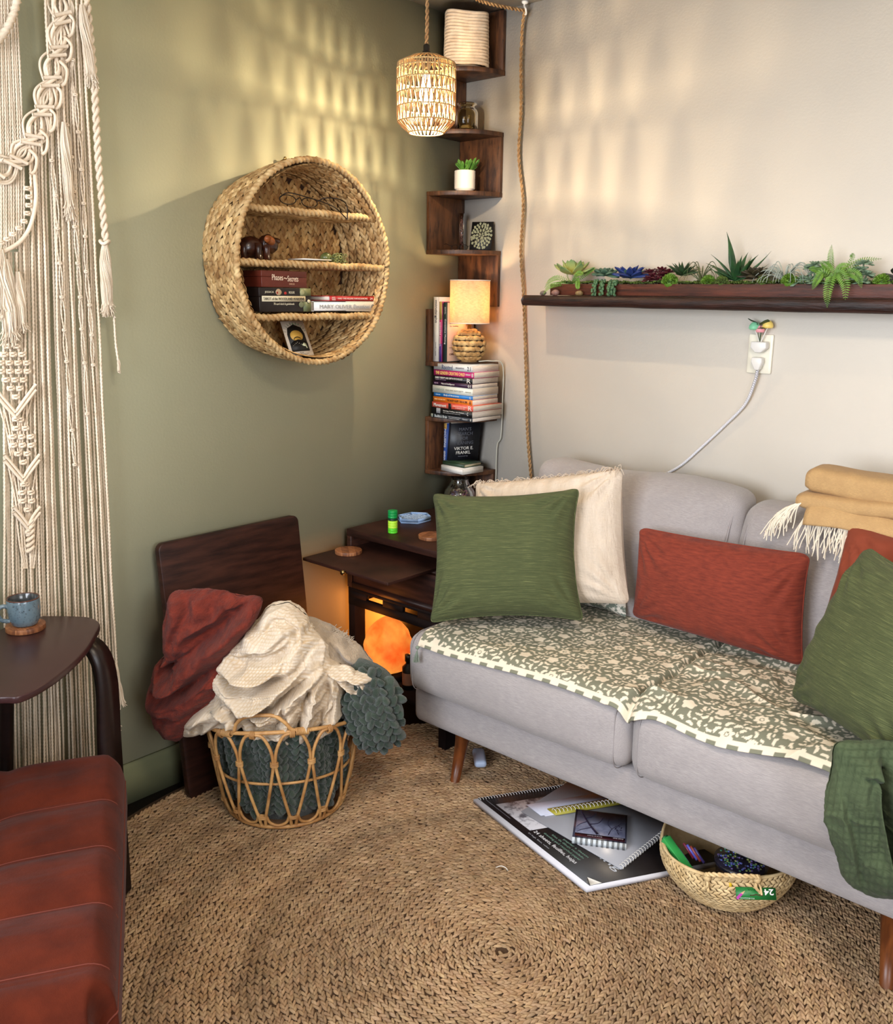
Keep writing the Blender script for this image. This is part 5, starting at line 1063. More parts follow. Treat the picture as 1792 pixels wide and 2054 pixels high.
n1 = N.new('ShaderNodeTexNoise'); n1.inputs['Scale'].default_value = 14; n1.inputs['Detail'].default_value = 7; tc = N.new('ShaderNodeTexCoord'); nt.links.new(tc.outputs['Object'], n1.inputs[0])
r1 = N.new('ShaderNodeValToRGB'); r1.color_ramp.elements[0].position = .34; r1.color_ramp.elements[0].color = lin((236, 84, 22))+(1,); r1.color_ramp.elements[1].position = .68; r1.color_ramp.elements[1].color = lin((255, 168, 70))+(1,); nt.links.new(n1.outputs['Fac'], r1.inputs[0]); nt.links.new(r1.outputs[0], b.inputs['Emission Color'])
zz = np.linspace(0, 1, 16); rr = np.interp(zz, [0, .06, .3, .5, .75, .92, 1], [.055, .078, .088, .084, .062, .034, .004])
def rock(r, z, a):
    q = np.stack([np.cos(a)*1.6, np.sin(a)*1.6, z*9], -1); return r*(1+.30*fbm(q+3, 3)+.07*np.sin(a*2+.6)), z
MB().lathe([(0, .166)]+[(r, .166+.200*q) for r, q in zip(rr, zz)], 30, (.13, -.52, 0), fn=rock).build('salt_rock', M_salt, sl)
MB().lathe([(0, 0), (.080, 0), (.088, .008), (.086, .020), (0, .022)], 32, (.13, -.52, .1435)).build('base', M_blk, sl)
light('salt_lamp_light', 'POINT', (.16, -.66, .40), .7, (1.0, .30, .05), .05); light('salt_lamp_back_light', 'POINT', (.10, -.37, .30), 3.6, (1.0, .30, .05), .05)
bo = thing('bottle', 'small black dropper bottle with a pale label beside the salt lamp', 'bottle', (.27, -.56, .1435))
MB().lathe([(0, 0), (.020, 0), (.022, .003), (.022, .080), (.010, .092), (.010, .100), (.013, .102), (.013, .125), (0, .127)], 24, (.27, -.56, .1435)).build('glass', M_black, bo)
MB().lathe([(.0223, .018), (.0223, .062)], 24, (.27, -.56, .1435)).build('label_band', flat((150, 110, 90)), bo)
# things on the nightstand
def coaster(x, y, z, lab, rot=0):
    t = thing('coaster', lab, 'coaster', (x, y, z)); n = 7; R_ = .046
    m1, m2 = mat('acacia_wood', (150, 96, 60), .45, (92, 52, 32), 14, (2, 14, 2), bump=(60, U, .05)), mat('acacia_wood', (166, 110, 70), .45, (120, 72, 44), 16, (2, 14, 2), bump=(60, U, .05))
    ws = np.linspace(-R_, R_, 5)
    for i in range(4):      # glued strips
        pts = [(u, math.sqrt(max(0, R_*R_-u*u))) for u in np.linspace(ws[i], ws[i+1]-.0002, 16)]; pts = pts+[(u, -v) for u, v in pts[::-1]]
        if i == 0: pts = pts[:-1]
        if i == 3: pts.pop(15)
        c, s = math.cos(rot), math.sin(rot); MB().prism([(x+u*c-v*s, y+u*s+v*c) for u, v in pts], z+.0008, z+.0125, 2).build('wood_strip', m1 if i % 2 else m2, t, smooth=False, bev=.0006)
    return t
coaster(.098+.008, -.685, .6275, 'round wooden coaster on the pull-out tray', .9)
coaster(.335, -.515, .690, 'round wooden coaster on the nightstand top beside the green cushion', .3)
sp_ = thing('fidget_spool', 'ribbed cylinder toy in green, black and lime bands on the nightstand', 'toy', (.190, -.556, .690))
for k, cc in enumerate(((96, 214, 50), (96, 214, 50), (190, 240, 70), (190, 240, 70), (190, 240, 70), (20, 60, 34), (16, 150, 74), (16, 150, 74), (16, 150, 74))):
    z = .6905+k*.0088; MB().lathe([(0, 0), (.0148, 0), (.0165, .001), (.0165, .0042), (.0150, .0048), (.0165, .0054), (.0165, .0078), (.0148, .0086), (0, .0086)], 40, (.190, -.556, z), fn=lambda r, q, a: (r*(1-.035*(np.sin(a*20) > .3)*(r > .012)), q)).build('ring', flat(cc, .35), sp_)
hx = thing('hexagon_tray', 'pale blue hexagonal toy tray with ridged channels on the nightstand', 'toy', (.125, -.375, .690))
M_lb = mat('light_blue_plastic', (140, 170, 214), .4, sss=.05); M_lb2 = mat('pale_blue_plastic', (176, 196, 222), .4)
def hexp(r, sx=1.0): return [(.120+r*sx*math.cos(a+.52), -.375+r*math.sin(a+.52)) for a in np.arange(6)*PI/3]
MB().prism(hexp(.068, .85), .6905, .696, 2).build('base', M_lb, hx, smooth=False)
o_, i_ = hexp(.068, .85), hexp(.062, .85)
for k in range(6): MB().prism([o_[k], o_[(k+1) % 6], i_[(k+1) % 6], i_[k]], .696, .708, 2).build('rim', M_lb, hx, smooth=False)
for k in range(7):
    yy = -.375-.045+k*.015; hw = .050 if abs(k-3) < 2 else .038 if abs(k-3) < 3 else .026
    xs = np.linspace(-hw, hw, 26); P = np.stack([.120+xs, yy+.0022*np.sign(np.sin(xs*420)), .7010+0*xs], -1); MB().tube(P, .0026, 5).build('ridge', M_lb2, hx)
# rimmed bowl half hidden by the cushion
bw = thing('enamel_bowl', 'white enamel bowl with a blue rim half hidden behind the green cushion', 'bowl', (.30, -.36, .690))
MB().lathe([(0, 0), (.035, 0), (.040, .004), (.058, .040), (.066, .062), (.0645, .0625), (.055, .040), (.037, .006), (0, .004)], 40, (.30, -.36, .6905)).build('body', mat('enamel', (216, 212, 196), .25), bw); MB().tube([(.30+.0655*math.cos(a), -.36+.0655*math.sin(a), .7535) for a in np.linspace(0, 2*PI, 48, endpoint=False)], .0014, 6, closed=True).build('rim', flat((46, 70, 140), .3), bw)
# glass bowl vase with dried petals, under the corner shelf
gv = thing('glass_vase', 'round glass vase half full of dried flowers in the corner', 'vase', (.098, -.100, .690))
c_ = (.098, -.100, .6905)
MB().lathe([(r_*1.1, z_*1.04) for r_, z_ in [(0, .001), (.030, .001), (.050, .014), (.058, .038), (.052, .064), (.036, .086), (.030, .100), (.032, .122), (.0305, .122), (.0285, .100), (.0345, .086), (.050, .064), (.056, .038), (.048, .015), (.028, .004), (0, .004)]], 44, c_).build('glass', M_glassy, gv)
mb = MB(); tv3, tf3 = leaf_tpl(4, 4, .35, .6); N = 520; d = nrm(rng.normal(0, 1, (N, 3))); r = .050*rng.random(N)**.33; T = np.array(c_)+np.array((0, 0, .040))+d*r[:, None]*np.array((1, 1, .62)); dd = nrm(rng.normal(0, 1, (N, 3))); e = nrm(np.cross(dd, rng.normal(0, 1, (N, 3))))
pal = np.array([lin(c) for c in ((150, 80, 110), (190, 150, 110), (120, 100, 60), (90, 40, 50), (200, 180, 150), (110, 90, 120))]); mb.inst(tv3, tf3, np.stack([dd*.014, e*.010, np.cross(dd, e)*.01], -1), T, pal[rng.integers(0, 6, N)])
mb.build('dried_petals', mat('dried_petal', (255, 255, 255), .8, attr=True), gv, kind='stuff')
# ================================================================ LEANING TABLE LEAF
lb = thing('table_leaf', 'dark walnut table leaf leaning on the green wall behind the blanket basket', 'board', (.08, -1.11, 0))
def lpt(y, h, o): t = h/.792; return (.118-.088*t+o*.99, y, .002+.778*t+o*.1)
def rrect(y0, y1, h0, h1, r):
    p = []
    for cy, ch, a0 in ((y1-r, h1-r, 0), (y0+r, h1-r, PI/2), (y0+r, h0+r, PI), (y1-r, h0+r, 1.5*PI)):
        for a in np.linspace(a0, a0+PI/2, 6): p.append((cy+r*math.cos(a), ch+r*math.sin(a)))
    return p
q = rrect(-1.366, -.856, 0, .792, .022); n = len(q); v = [lpt(a, b, 0) for a, b in q]+[lpt(a, b, .024) for a, b in q]
MB().add(v, [list(range(n)), list(range(n, 2*n))[::-1]]+[[i, n+i, n+(i+1) % n, (i+1) % n] for i in range(n)]).build('board', M_walnut_h, lb, smooth=False, bev=.003)
# ================================================================ RATTAN BLANKET BASKET
BC = np.array((.345, -1.165))
bk = thing('rattan_basket', 'open rattan cane basket with looped sides holding the blankets', 'basket', (BC[0], BC[1], 0))
vdir = math.atan2(CP[1]-BC[1], CP[0]-BC[0])
def brim(a): return .285+.050*max(0, math.cos(a-vdir))**1.5
def bpt(a, t, off=0):       # t 0 floor .. 1 rim
    r = (.172+.048*min(1, t*1.05)**.8)+off; return np.array((BC[0]+r*math.cos(a), BC[1]+r*math.sin(a), .021+(brim(a)-.021)*t))
A_ = np.linspace(0, 2*PI, 90, endpoint=False)
MB().tube([bpt(a, 1) for a in A_], .0058, 8, closed=True).build('rim', M_rattan, bk); MB().tube([bpt(a, .0) for a in A_], .0062, 8, closed=True).build('base_ring', M_rattan, bk)
MB().tube([bpt(a, .46, -.008) for a in A_], .0040, 8, closed=True).build('middle_hoop', M_rattan, bk)
NL = 13
for k in range(NL):
    a = vdir+.10+2*PI*k/NL; w = 2*PI/NL*.42; pts = []
    # arch at the top, legs cross to the neighbours' feet, rounded foot
    for s in (-1, 1):
        pts.append([bpt(a+s*w*.0, .985, .002), bpt(a+s*w*.55, .965, .002), bpt(a+s*w*.98, .84, .002), bpt(a+s*w*1.12, .70, .002), bpt(a+s*w*1.0, .56, .003), bpt(a+s*w*.62, .30, .003), bpt(a+s*w*.26, .10, .003), bpt(a+s*w*.18, .02, .002)])
    MB().tube(spline(pts[0][::-1]+pts[1][1:], 60), .0046, 8).build('cane_loop', M_rattan, bk)
    # foot arcs between loops
    b = a+PI/NL; MB().tube(spline([bpt(a+w*.30, .14, .001), bpt(a+w*.55, .055, .001), bpt(b, .022, .001), bpt(a+2*PI/NL-w*.55, .055, .001), bpt(a+2*PI/NL-w*.30, .14, .001)], 24), .0042, 8).build('foot_loop', M_rattan, bk)
    mb = MB()
    for (aa, t, n_) in ((a+PI/NL, .69, 4), (a, .12, 3), (a, .985, 4)):
        c = bpt(aa, t, .003); er = np.array((math.cos(aa), math.sin(aa), 0)); et = np.array((-math.sin(aa), math.cos(aa), 0))
        wd_ = .0105 if t < .9 else .0075
        for j in range(n_):
            if t < .9: mb.tube([c+et*wd_*math.cos(q)+er*.0068*math.sin(q)+np.array((0, 0, (j-n_/2)*.0036)) for q in np.linspace(0, 2*PI, 13)[:-1]], .0017, 5, closed=True)
            else: mb.tube([c+np.array((0, 0, 1))*.0105*math.cos(q)+er*.0078*math.sin(q)+et*(j-n_/2)*.0036 for q in np.linspace(0, 2*PI, 13)[:-1]], .0017, 5, closed=True)
    mb.build('binding', M_rattan, bk, kind='stuff')
for s_ in (-.12, PI-.12):
    ah = vdir+s_-.12; q = [bpt(ah-.62, 1.0, .003), bpt(ah-.42, 1.02, .003), bpt(ah-.36, 1.10, .004), bpt(ah-.22, 1.165, .004), bpt(ah+.10, 1.165, .004), bpt(ah+.24, 1.10, .004), bpt(ah+.34, 1.02, .003), bpt(ah+.56, 1.0, .003)]
    MB().tube(spline(q, 60), .0052, 8).build('handle', M_rattan, bk)
    mb = MB()
    for aa in (ah-.52, ah+.45):
        for j in range(9):
            b2 = aa+(j-4)*.017; c = bpt(b2, 1.0, .003); er = np.array((math.cos(b2), math.sin(b2), 0)); mb.tube([c+np.array((0, 0, 1))*.0098*math.cos(q)+er*.0098*math.sin(q) for q in np.linspace(0, 2*PI, 11)[:-1]], .0018, 5, closed=True)
    mb.build('binding', M_rattan, bk, kind='stuff')
MB().lathe([(0, .017), (.168, .017), (.168, .022), (0, .022)], 40, (BC[0], BC[1], 0)).build('bottom', mat('dark_cane_bottom', (90, 62, 36), .8), bk)
# chunky green knit
M_knit = mat('dark_green_chenille', (50, 64, 52), .95, (35, 48, 38), 30, bump=[(420, U, .9), (90, U, .4)], sheen=.35, attr=True)
kb = thing('knit_blanket', 'chunky dark green knitted blanket stuffed in the basket and spilling over its right side', 'blanket', (BC[0], BC[1], .015))
TK = [(1, 1, 1), (.9, .92, .9), (1.15, 1.12, 1.1), (.8, .85, .82)]; TPK = leaf_tpl(7, 7, .9, .45)
mb = MB()
def Fk(a, b):      # a: height, b: angle*radius
    t = a/.30; an = b/.185; r = .148+.022*t+.012*fbm(np.stack([np.cos(an)*2, np.sin(an)*2, t*3], -1), 2)+.012*np.sin(an*9+t*5)
    p = np.stack([BC[0]+r*np.cos(an), BC[1]+r*np.sin(an), .02+a+0*b], -1); return p, np.stack([0*an, 0*an, 1+0*an], -1), np.stack([np.sin(an), -np.cos(an), 0*an], -1)
core = MB().lathe([(0, .016), (.135, .016), (.150, .10), (.160, .24), (.150, .30), (.08, .36), (0, .38)], 40, (BC[0], BC[1], 0)); core.build('inner_fold', M_knit, kb)
plait(mb, Fk, .03, .285, np.arange(0, 2*PI*.185-.01, .0380), .038, .042, .024, h=.55, slant=.62, tones=TK, tpl=TPK); 
for k, (dx, dy, dz, rr_) in enumerate(((.05, -.11, .30, .06), (.12, -.04, .31, .06), (-.04, -.10, .30, .05))):
    pass
mb.build('knit_stitches', M_knit, kb, kind='stuff')
# the part hanging over the right side of the rim
def K(*pts): return [(280+x/2.853, 980+y/2.853) for x, y in pts]
HG = Heap((.565, -1.045, .33), K((1235, 965), (1330, 990), (1440, 1080), (1500, 1230), (1508, 1330), (1450, 1440), (1390, 1485), (1320, 1470), (1240, 1390), (1185, 1260), (1190, 1100)), .070, .045)
HG.build('hanging_fold', M_knit, kb, n=(30, 50), crinkle=0)
mb = MB(); ang = .30
def Fh(a, b):
    def at(a, b): x = HG.m[0]+a*math.sin(ang)+b*math.cos(ang); y = HG.m[1]-a*math.cos(ang)+b*math.sin(ang); return HG.world(x, y, HG.depth(x, y)+.002)
    e = 1e-3; return at(a, b), nrm(at(a+e, b)-at(a-e, b)), nrm(at(a, b+e)-at(a, b-e))
def mk_(a, b): x = HG.m[0]+a*math.sin(ang)+b*math.cos(ang); y = HG.m[1]-a*math.cos(ang)+b*math.sin(ang); return HG.rad(x, y) < .95
plait(mb, Fh, -.13, .13, np.arange(-.12, .121, .0340), .038, .042, .024, h=.62, slant=.62, tones=TK, tpl=TPK, mask=mk_); mb.build('knit_stitches', M_knit, kb, kind='stuff')
# ================================================================ SIDE TABLE WITH MUG
st = thing('side_table', 'dark curved side table with a bent wood leg beside the rust chair', 'table', (.26, -1.75, 0))
ZT = .670
out = [W(*p, z=ZT)[:2] for p in ((197, 1262), (200, 1250), (186, 1240), (160, 1236), (90, 1235), (40, 1236))]
out += [np.array((.12, -1.86)), np.array((.16, -2.02)), np.array((.30, -2.12)), np.array((.43, -2.10))]+[W(*p, z=ZT)[:2] for p in ((0, 1398), (40, 1396), (90, 1372), (140, 1335), (175, 1298))]
sm_ = spline(out+[out[0]], 90)[:-1]
sm_[:, 0] = np.maximum(sm_[:, 0], .088)
MB().prism(sm_, ZT-.016, ZT, 2).build('tabletop', mat('dark_table_top', (58, 34, 34), .32, (50, 28, 28), 6), st, smooth=False, bev=.003)
def ply(path, w0, w1, th, wd):
    p = spline(path, 40); t = nrm(np.gradient(p, axis=0)); wd = nrm(wd); nn = nrm(np.cross(t, wd)); ws = np.linspace(w0, w1, 40)[:, None]/2
    P = np.stack([p+wd*ws+nn*th/2, p-wd*ws+nn*th/2, p-wd*ws-nn*th/2, p+wd*ws-nn*th/2], 1); m = MB().grid(P, False, True); m.f.append(np.array([[3, 2, 1, 0]])); m.f.append(np.array([[0, 1, 2, 3]])+39*4); return m
LEGM = mat('bent_ply_dark', (34, 18, 15), .35, (24, 12, 10), 8, (2, 2, 14))
ply([(.22, -1.72, ZT-.017), (.285, -1.69, ZT-.05), (.305, -1.68, ZT-.13), (.315, -1.69, .38), (.345, -1.71, .20), (.415, -1.75, .014)], .050, .085, .018, (.45, -1, 0)).build('leg', LEGM, st, smooth=False)
ply([(.20, -1.80, ZT-.017), (.17, -1.84, ZT-.04), (.14, -1.86, ZT-.12), (.12, -1.88, .3), (.11, -1.90, .012)], .055, .06, .018, (1, .4, 0)).build('leg', LEGM, st, smooth=False)
ply([(.22, -2.05, ZT-.017), (.17, -2.07, .45), (.15, -2.08, .2), (.15, -2.09, .012)], .05, .05, .018, (1, 0, 0)).build('leg', LEGM, st, smooth=False)
MB().box((.20, -1.98, ZT-.045), (.34, -1.80, ZT-.0165)).build('apron', LEGM, st, smooth=False, bev=.004)
ct = W(52, 1262, z=ZT); coaster(ct[0], ct[1], ZT, 'round wooden coaster under the blue mug', .6)
mg = thing('mug', 'speckled blue-grey stoneware mug on the side table', 'mug', (ct[0], ct[1], ZT+.0127)); ZM = ZT+.0127
M_mug = mat('speckled_glaze', (108, 124, 132), .25, (84, 104, 116), 10, rgb3=(46, 42, 42), scale3=170, coat=.5)
MB().lathe([(0, .001), (.026, .001), (.030, .004), (.036, .018), (.0385, .040), (.0385, .064), (.0372, .068)], 44, (ct[0], ct[1], ZM)).build('body', M_mug, mg)
MB().lathe([(.0372, .068), (.036, .0695), (.0345, .068), (.0352, .040), (.032, .014), (0, .008)], 44, (ct[0], ct[1], ZM)).build('inside', mat('dark_inner_glaze', (70, 72, 72), .2, (46, 48, 50), 40, coat=.5), mg)
MB().tube([(ct[0]+.0366*math.cos(a), ct[1]+.0366*math.sin(a), ZM+.0688) for a in np.linspace(0, 2*PI, 50, endpoint=False)], .0016, 6, closed=True).build('rim', mat('brown_rim_glaze', (84, 48, 38), .25), mg)
hd = nrm(-CR*[1, 1, 0]*.75+np.array((CP[0]-ct[0], CP[1]-ct[1], 0))*.2)
MB().tube(spline([np.array((ct[0], ct[1], ZM))+hd*a+np.array((0, 0, b)) for a, b in ((.036, .052), (.048, .056), (.058, .048), (.058, .032), (.050, .020), (.035, .016))], 26), np.r_[np.linspace(.0055, .0048, 13), np.linspace(.0048, .0055, 13)], 10).build('handle', M_mug, mg)
# ================================================================ RUST ARMCHAIR
M_vel = mat('rust_velvet_upholstery', (88, 34, 18), 1.0, (68, 25, 13), 9, bump=[(200, U, .2), (700, U, .25)], sheen=.05, spec=.12)
ch = thing('armchair', 'rust velvet channel-stitched armchair with dark wooden frame in the lower left', 'armchair', (.62, -2.2, 0))
C0 = np.array((.440, -1.735)); eu = nrm((.862, -.507)); ev = np.array((-eu[1]*-1, -eu[0]*1.0)); ev = nrm(np.array((-.507, -.862)))
def cpt(u, v, z): return np.stack([C0[0]+eu[0]*u+ev[0]*v, C0[1]+eu[1]*u+ev[1]*v, z+0*u], -1)
seams = np.array((.0, .215, .395, .575, .74, .82)); Ls, Ws = .82, .64; zs = .428
n = 200; u, v = np.meshgrid(np.linspace(-.008, Ls, n), np.linspace(-.012, Ws, 130), indexing='ij')
sm2 = seams[1:-1]; du = np.min(np.abs(u[..., None]-(sm2+0)), -1); lv_ = np.abs(v-.235)
def edge_r(d, r): d = np.clip(d, 0, r); return r-np.sqrt(np.maximum(r*r-(r-d)**2, 0))
ru = np.minimum(u+.008, Ls-u); rv = np.minimum(v+.012, Ws-v); z = zs-edge_r(ru, .060)*.9-edge_r(rv, .045)*.9
fade = np.clip(rv/.03, 0, 1); puff = .016*(1-np.exp(-(du/.040)**1.3))*fade; z = z+puff-.020+.010*(1-np.exp(-(lv_/.03)**1.3)); z -= .010*np.exp(-((u-.3)/.25)**2)*np.exp(-((v-.3)/.2)**2)
z += .0035*fbm(np.stack([u*26, v*7, 0*u], -1), 3)*(du > .01)*np.clip(rv/.08, .1, 1)
cr_ = np.clip(.04-ru, 0, .04)/.04; c2_ = np.clip(.04-rv, 0, .04)/.04
us = u+.03*(cr_*c2_)*np.where(u < .3, 1, -1); vs = v+.03*(cr_*c2_)*np.where(v < .3, 1, -1)
P = cpt(us, vs, z); mb = MB().grid(P)
# side walls drop from the edge loop
def skirt(E):
    k = [E+(0, 0, 0)]; zz = np.array((0, .02, .05, .09, .112)); oo = (0, .004, .006, .004, -.006)
    c = P.reshape(-1, 3).mean(0); d = nrm((E-c)*[1, 1, 0]); return np.stack([np.concatenate([(E+d*o_)[:, :2], (E[:, 2:3]-q_)], 1) for q_, o_ in zip(zz, oo)], 0)
ring_ = np.vstack([P[:, 0], P[-1, 1:], P[::-1, -1][1:], P[0, ::-1][1:-1]])
mb.grid(skirt(ring_), False, True); mb.build('seat_cushion', M_vel, ch)
mb = MB()
for s in sm2: q = np.linspace(-.01, Ws, 60); i = int((s+.008)/(Ls+.008)*(n-1)); mb.tube(P[i][::2]+(0, 0, .0008), .0012, 5)
k = skirt(ring_)[1]; mb.tube(k, .0018, 5, closed=True); mb.build('seam', mat('dark_rust_seam', (96, 40, 26), .9), ch)
# back rest along the far side, frame, legs
Rm = np.array([[eu[0], ev[0], 0], [eu[1], ev[1], 0], [0, 0, 1.]])
c = cpt(np.array(.41), np.array(.70), .0); softbox((c[0], c[1], .70), (.39, .06, .34), .05, (24, 10, 20), (.0, .02, .01), linen_wrinkle(.006), M=Rm).build('backrest', M_vel, ch)
def beam(a, b, w=.022, h=.03):
    a, b = np.asarray(a, float), np.asarray(b, float); d = nrm(b-a); s = nrm(np.cross(d, (0, 0, 1) if abs(d[2]) < .8 else (*eu, 0))); t = np.cross(s, d); m = MB(); v = [p+s*w/2*i+t*h/2*j for p in (a, b) for i, j in ((-1, -1), (1, -1), (1, 1), (-1, 1))]
    return m.add(v, [(3, 2, 1, 0), (4, 5, 6, 7), (0, 1, 5, 4), (1, 2, 6, 5), (2, 3, 7, 6), (3, 0, 4, 7)])
for (ua, va) in ((.03, .05), (.78, .05), (.03, .60), (.78, .60)): beam(cpt(np.array(ua), np.array(va), .0085 if ua > 0 else .0), cpt(np.array(ua), np.array(va), .285), .03, .03).build('leg', LEGM, ch, smooth=False, bev=.003)
for a, b in (((.03, .05), (.78, .05)), ((.03, .60), (.78, .60)), ((.03, .05), (.03, .60)), ((.78, .05), (.78, .60))): beam(cpt(np.array(a[0]), np.array(a[1]), .27), cpt(np.array(b[0]), np.array(b[1]), .27), .03, .045).build('frame_rail', LEGM, ch, smooth=False, bev=.003)
# ================================================================ UNDER THE SOFA
def pane(name, corners, th, m, root, z=0):
    c = np.asarray(corners, float)[:, :2]; return MB().prism(c, z, z+th, 2).build(name, m, root, smooth=False)
Zr = .0168
Q = [W(950, 1603, z=Zr+.012), W(1177, 1782, z=Zr+.012), (1.40, -.56, 0), (.92, -.43, 0)]; Q = [np.array(q, float) for q in Q]
Q[2] = Q[1]+nrm(np.array((.23, .38, 0)))*.40; Q[3] = Q[0]+(Q[2]-Q[1]); Q = [np.array((q[0], q[1], 0)) for q in Q]
pd = thing('sketch_pad', 'large black-covered drawing pad lying on the rug under the sofa', 'sketch pad', tuple((Q[0]+Q[2])/2+(0, 0, Zr)))
def qp(u, v, z): return Q[0]*(1-u)*(1-v)+Q[1]*u*(1-v)+Q[2]*u*v+Q[3]*(1-u)*v+np.array((0, 0, z))      # u along the near edge (spiral end -> far corner), v inwards
def qpane(nm, u0, u1, v0, v1, z, th, m, root=None, f=qp): return MB().prism([f(a, b, 0)[:2] for a, b in ((u0, v0), (u1, v0), (u1, v1), (u0, v1))], z, z+th, 2).build(nm, m, root or pd, smooth=False)
qpane('pages', .0, 1, 0, 1, Zr, .012, mat('pad_pages', (206, 204, 210), .7, bump=(90, (.4, .4, 20), .3)))
qpane('cover', .0, .985, .035, 1, Zr+.0122, .0008, flat((30, 26, 28), .35)); qpane('cover_art', .10, .42, .10, .95, Zr+.0131, .0004, mat('pencil_drawing', (176, 172, 176), .5, (80, 76, 82), 34, contrast=(.45, .6)))
pux, puv = qp(1, 0, 0)-qp(0, 0, 0), qp(0, 1, 0)-qp(0, 0, 0); lw = np.linalg.norm(pux)
def ptxt(s, u, v, w, h, cc, z=Zr+.0132): textfit(s, w, h, qp(u, v, z), pux, puv, flat(cc), pd)
ptxt('24 sheets, feuilles, hojas', .44, .10, .175, .016, (226, 224, 226)); ptxt('24 fogli, Blatt, vellen', .44, .065, .09, .006, (150, 150, 154)); ptxt('drawing pad recycled paper', .47, .155, .15, .009, (110, 140, 124)); ptxt('bloc de dibujo reciclado', .50, .19, .13, .009, (110, 140, 124)); ptxt('papier a dessin', .56, .225, .10, .008, (110, 140, 124))
ptxt('drawing', .52, .275, .20, .036, (200, 204, 212))
for k in range(4): ptxt('extra large pad for pencil, charcoal and pastel', .03+.014*k, .07, .12, .003, (120, 118, 124)) if k == 0 else None
mb = MB()
for k in range(42):
    c = qp(.012, .04+.022*k, Zr+.008); mb.tube([c+nrm(pux)*.008*math.cos(q)+np.array((0, 0, .0085*math.sin(q))) for q in np.linspace(0, 2*PI, 11)[:-1]], .0008, 5, closed=True)
mb.build('spiral_binding', mat('white_wire', (210, 208, 206), .4), pd)
MB().add([qp(.955, .04, Zr+.0132), qp(.985, .04, Zr+.0132), qp(.985, .12, Zr+.014), qp(.94, .06, Zr+.022)], [[0, 1, 2], [0, 2, 3], [0, 3, 1]]).build('folded_corner', M_paper, pd, smooth=False)
# grey plastic folder with white comb on top
F_ = [W(1046, 1628, z=.034), W(1246, 1744, z=.034), W(1328, 1678, z=.034)]; F4 = F_[0]+(F_[2]-F_[1])*1.6; F_[2] = F_[1]+(F_[2]-F_[1])*1.6
cfo = thing('plastic_folder', 'translucent grey plastic folder lying on the drawing pad', 'folder', tuple((F_[0]+F_[2])/2*[1, 1, 0]+(0, 0, Zr+.015)))
def fp(u, v, z): return F_[0]*(1-u)*(1-v)*[1, 1, 0]+F_[1]*u*(1-v)*[1, 1, 0]+F_[2]*u*v*[1, 1, 0]+F4*(1-u)*v*[1, 1, 0]+np.array((0, 0, z))
qpane('cover', 0, 1, 0, 1, Zr+.0160, .0022, mat('grey_plastic', (150, 150, 156), .25, alpha=1), cfo, fp)
mb = MB()
for k in range(26):
    c = fp(.985, .03+.037*k, Zr+.018); d = nrm(fp(1, 0, 0)-fp(0, 0, 0)); mb.tube([c+d*.007*math.cos(q)+np.array((0, 0, .006*math.sin(q))) for q in np.linspace(0, 2*PI, 11)[:-1]], .0010, 5, closed=True)
mb.build('comb_binding', M_wht, cfo)
# dark leaflets between pad and folder, papers at the spiral end
lf = thing('leaflet', 'dark folded leaflet sticking out from under the grey folder', 'leaflet', tuple(qp(.40, .33, Zr+.0137)))
for k, (cc, dz, du_) in enumerate((((150, 90, 96), 0, 0), ((52, 66, 60), .0007, .008), ((44, 38, 52), .0014, .014))): MB().prism([qp(.33+du_, .34, 0)[:2], qp(.34+du_, .46, 0)[:2], qp(.56, .58, 0)[:2], qp(.60, .42-du_, 0)[:2]], Zr+.0136+dz, Zr+.0142+dz, 2).build('sheet', flat(cc), lf, smooth=False)
pk = thing('paper_stack', 'stack of white papers and a yellow spiral notebook at the left of the drawing pad', 'papers', tuple(qp(.2, .6, Zr+.0137)))
for k, cc in enumerate(((196, 196, 214), (186, 188, 206), (206, 206, 220), (190, 192, 208))): qpane('sheet', .165+.006*k, .33-.004*k, .36-.03*k, .98, Zr+.0137+.0022*k, .0018, flat(cc), pk)
qpane('notebook_cover', .27, .345, .36, .98, Zr+.0226, .003, flat((170, 160, 60)), pk)
mb = MB()
for k in range(20):
    c = qp(.31, .38+.030*k, Zr+.027); d = nrm(pux); mb.tube([c+d*.0095*math.cos(q)+np.array((0, 0, .0055*math.sin(q))) for q in np.linspace(0, 2*PI, 11)[:-1]], .0011, 5, closed=True)
mb.build('spiral_binding', M_wht, pk)
# small sketchbook with wire spiral
Zn = Zr+.0186
S_ = [W(1148, 1681, z=Zn+.016)*[1, 1, 0], W(1257, 1695, z=Zn+.016)*[1, 1, 0]]; sd = S_[1]-S_[0]; sn = nrm(np.array((-sd[1], sd[0], 0)))*.150
def npt(u, v, z): return S_[0]+sd*u+sn*v+np.array((0, 0, z))
nb = thing('sketchbook', 'small spiral sketchbook with purple ink tree cover on the grey folder', 'sketchbook', tuple(npt(.5, .5, Zn)))
qpane('pages', 0, 1, 0, 1, Zn, .014, mat('nb_pages', (206, 212, 216), .7, bump=(90, (.4, .4, 30), .3)), nb, npt); qpane('cover', 0, 1, .06, 1, Zn+.0142, .0010, flat((58, 58, 74), .3), nb, npt)
qpane('cover_art', .04, .97, .20, .98, Zn+.0153, .0004, mat('ink_wash', (120, 122, 142), .4, (84, 86, 108), 30), nb, npt); qpane('title_band', .04, .97, .09, .20, Zn+.0153, .0005, flat((58, 26, 34), .35), nb, npt)
def ink(pts, w): p = spline([npt(a, b, Zn+.0159) for a, b in pts], 14); MB().tube(p, np.linspace(w, w*.4, 14), 5).build('ink_branch', flat((40, 34, 58)), nb)
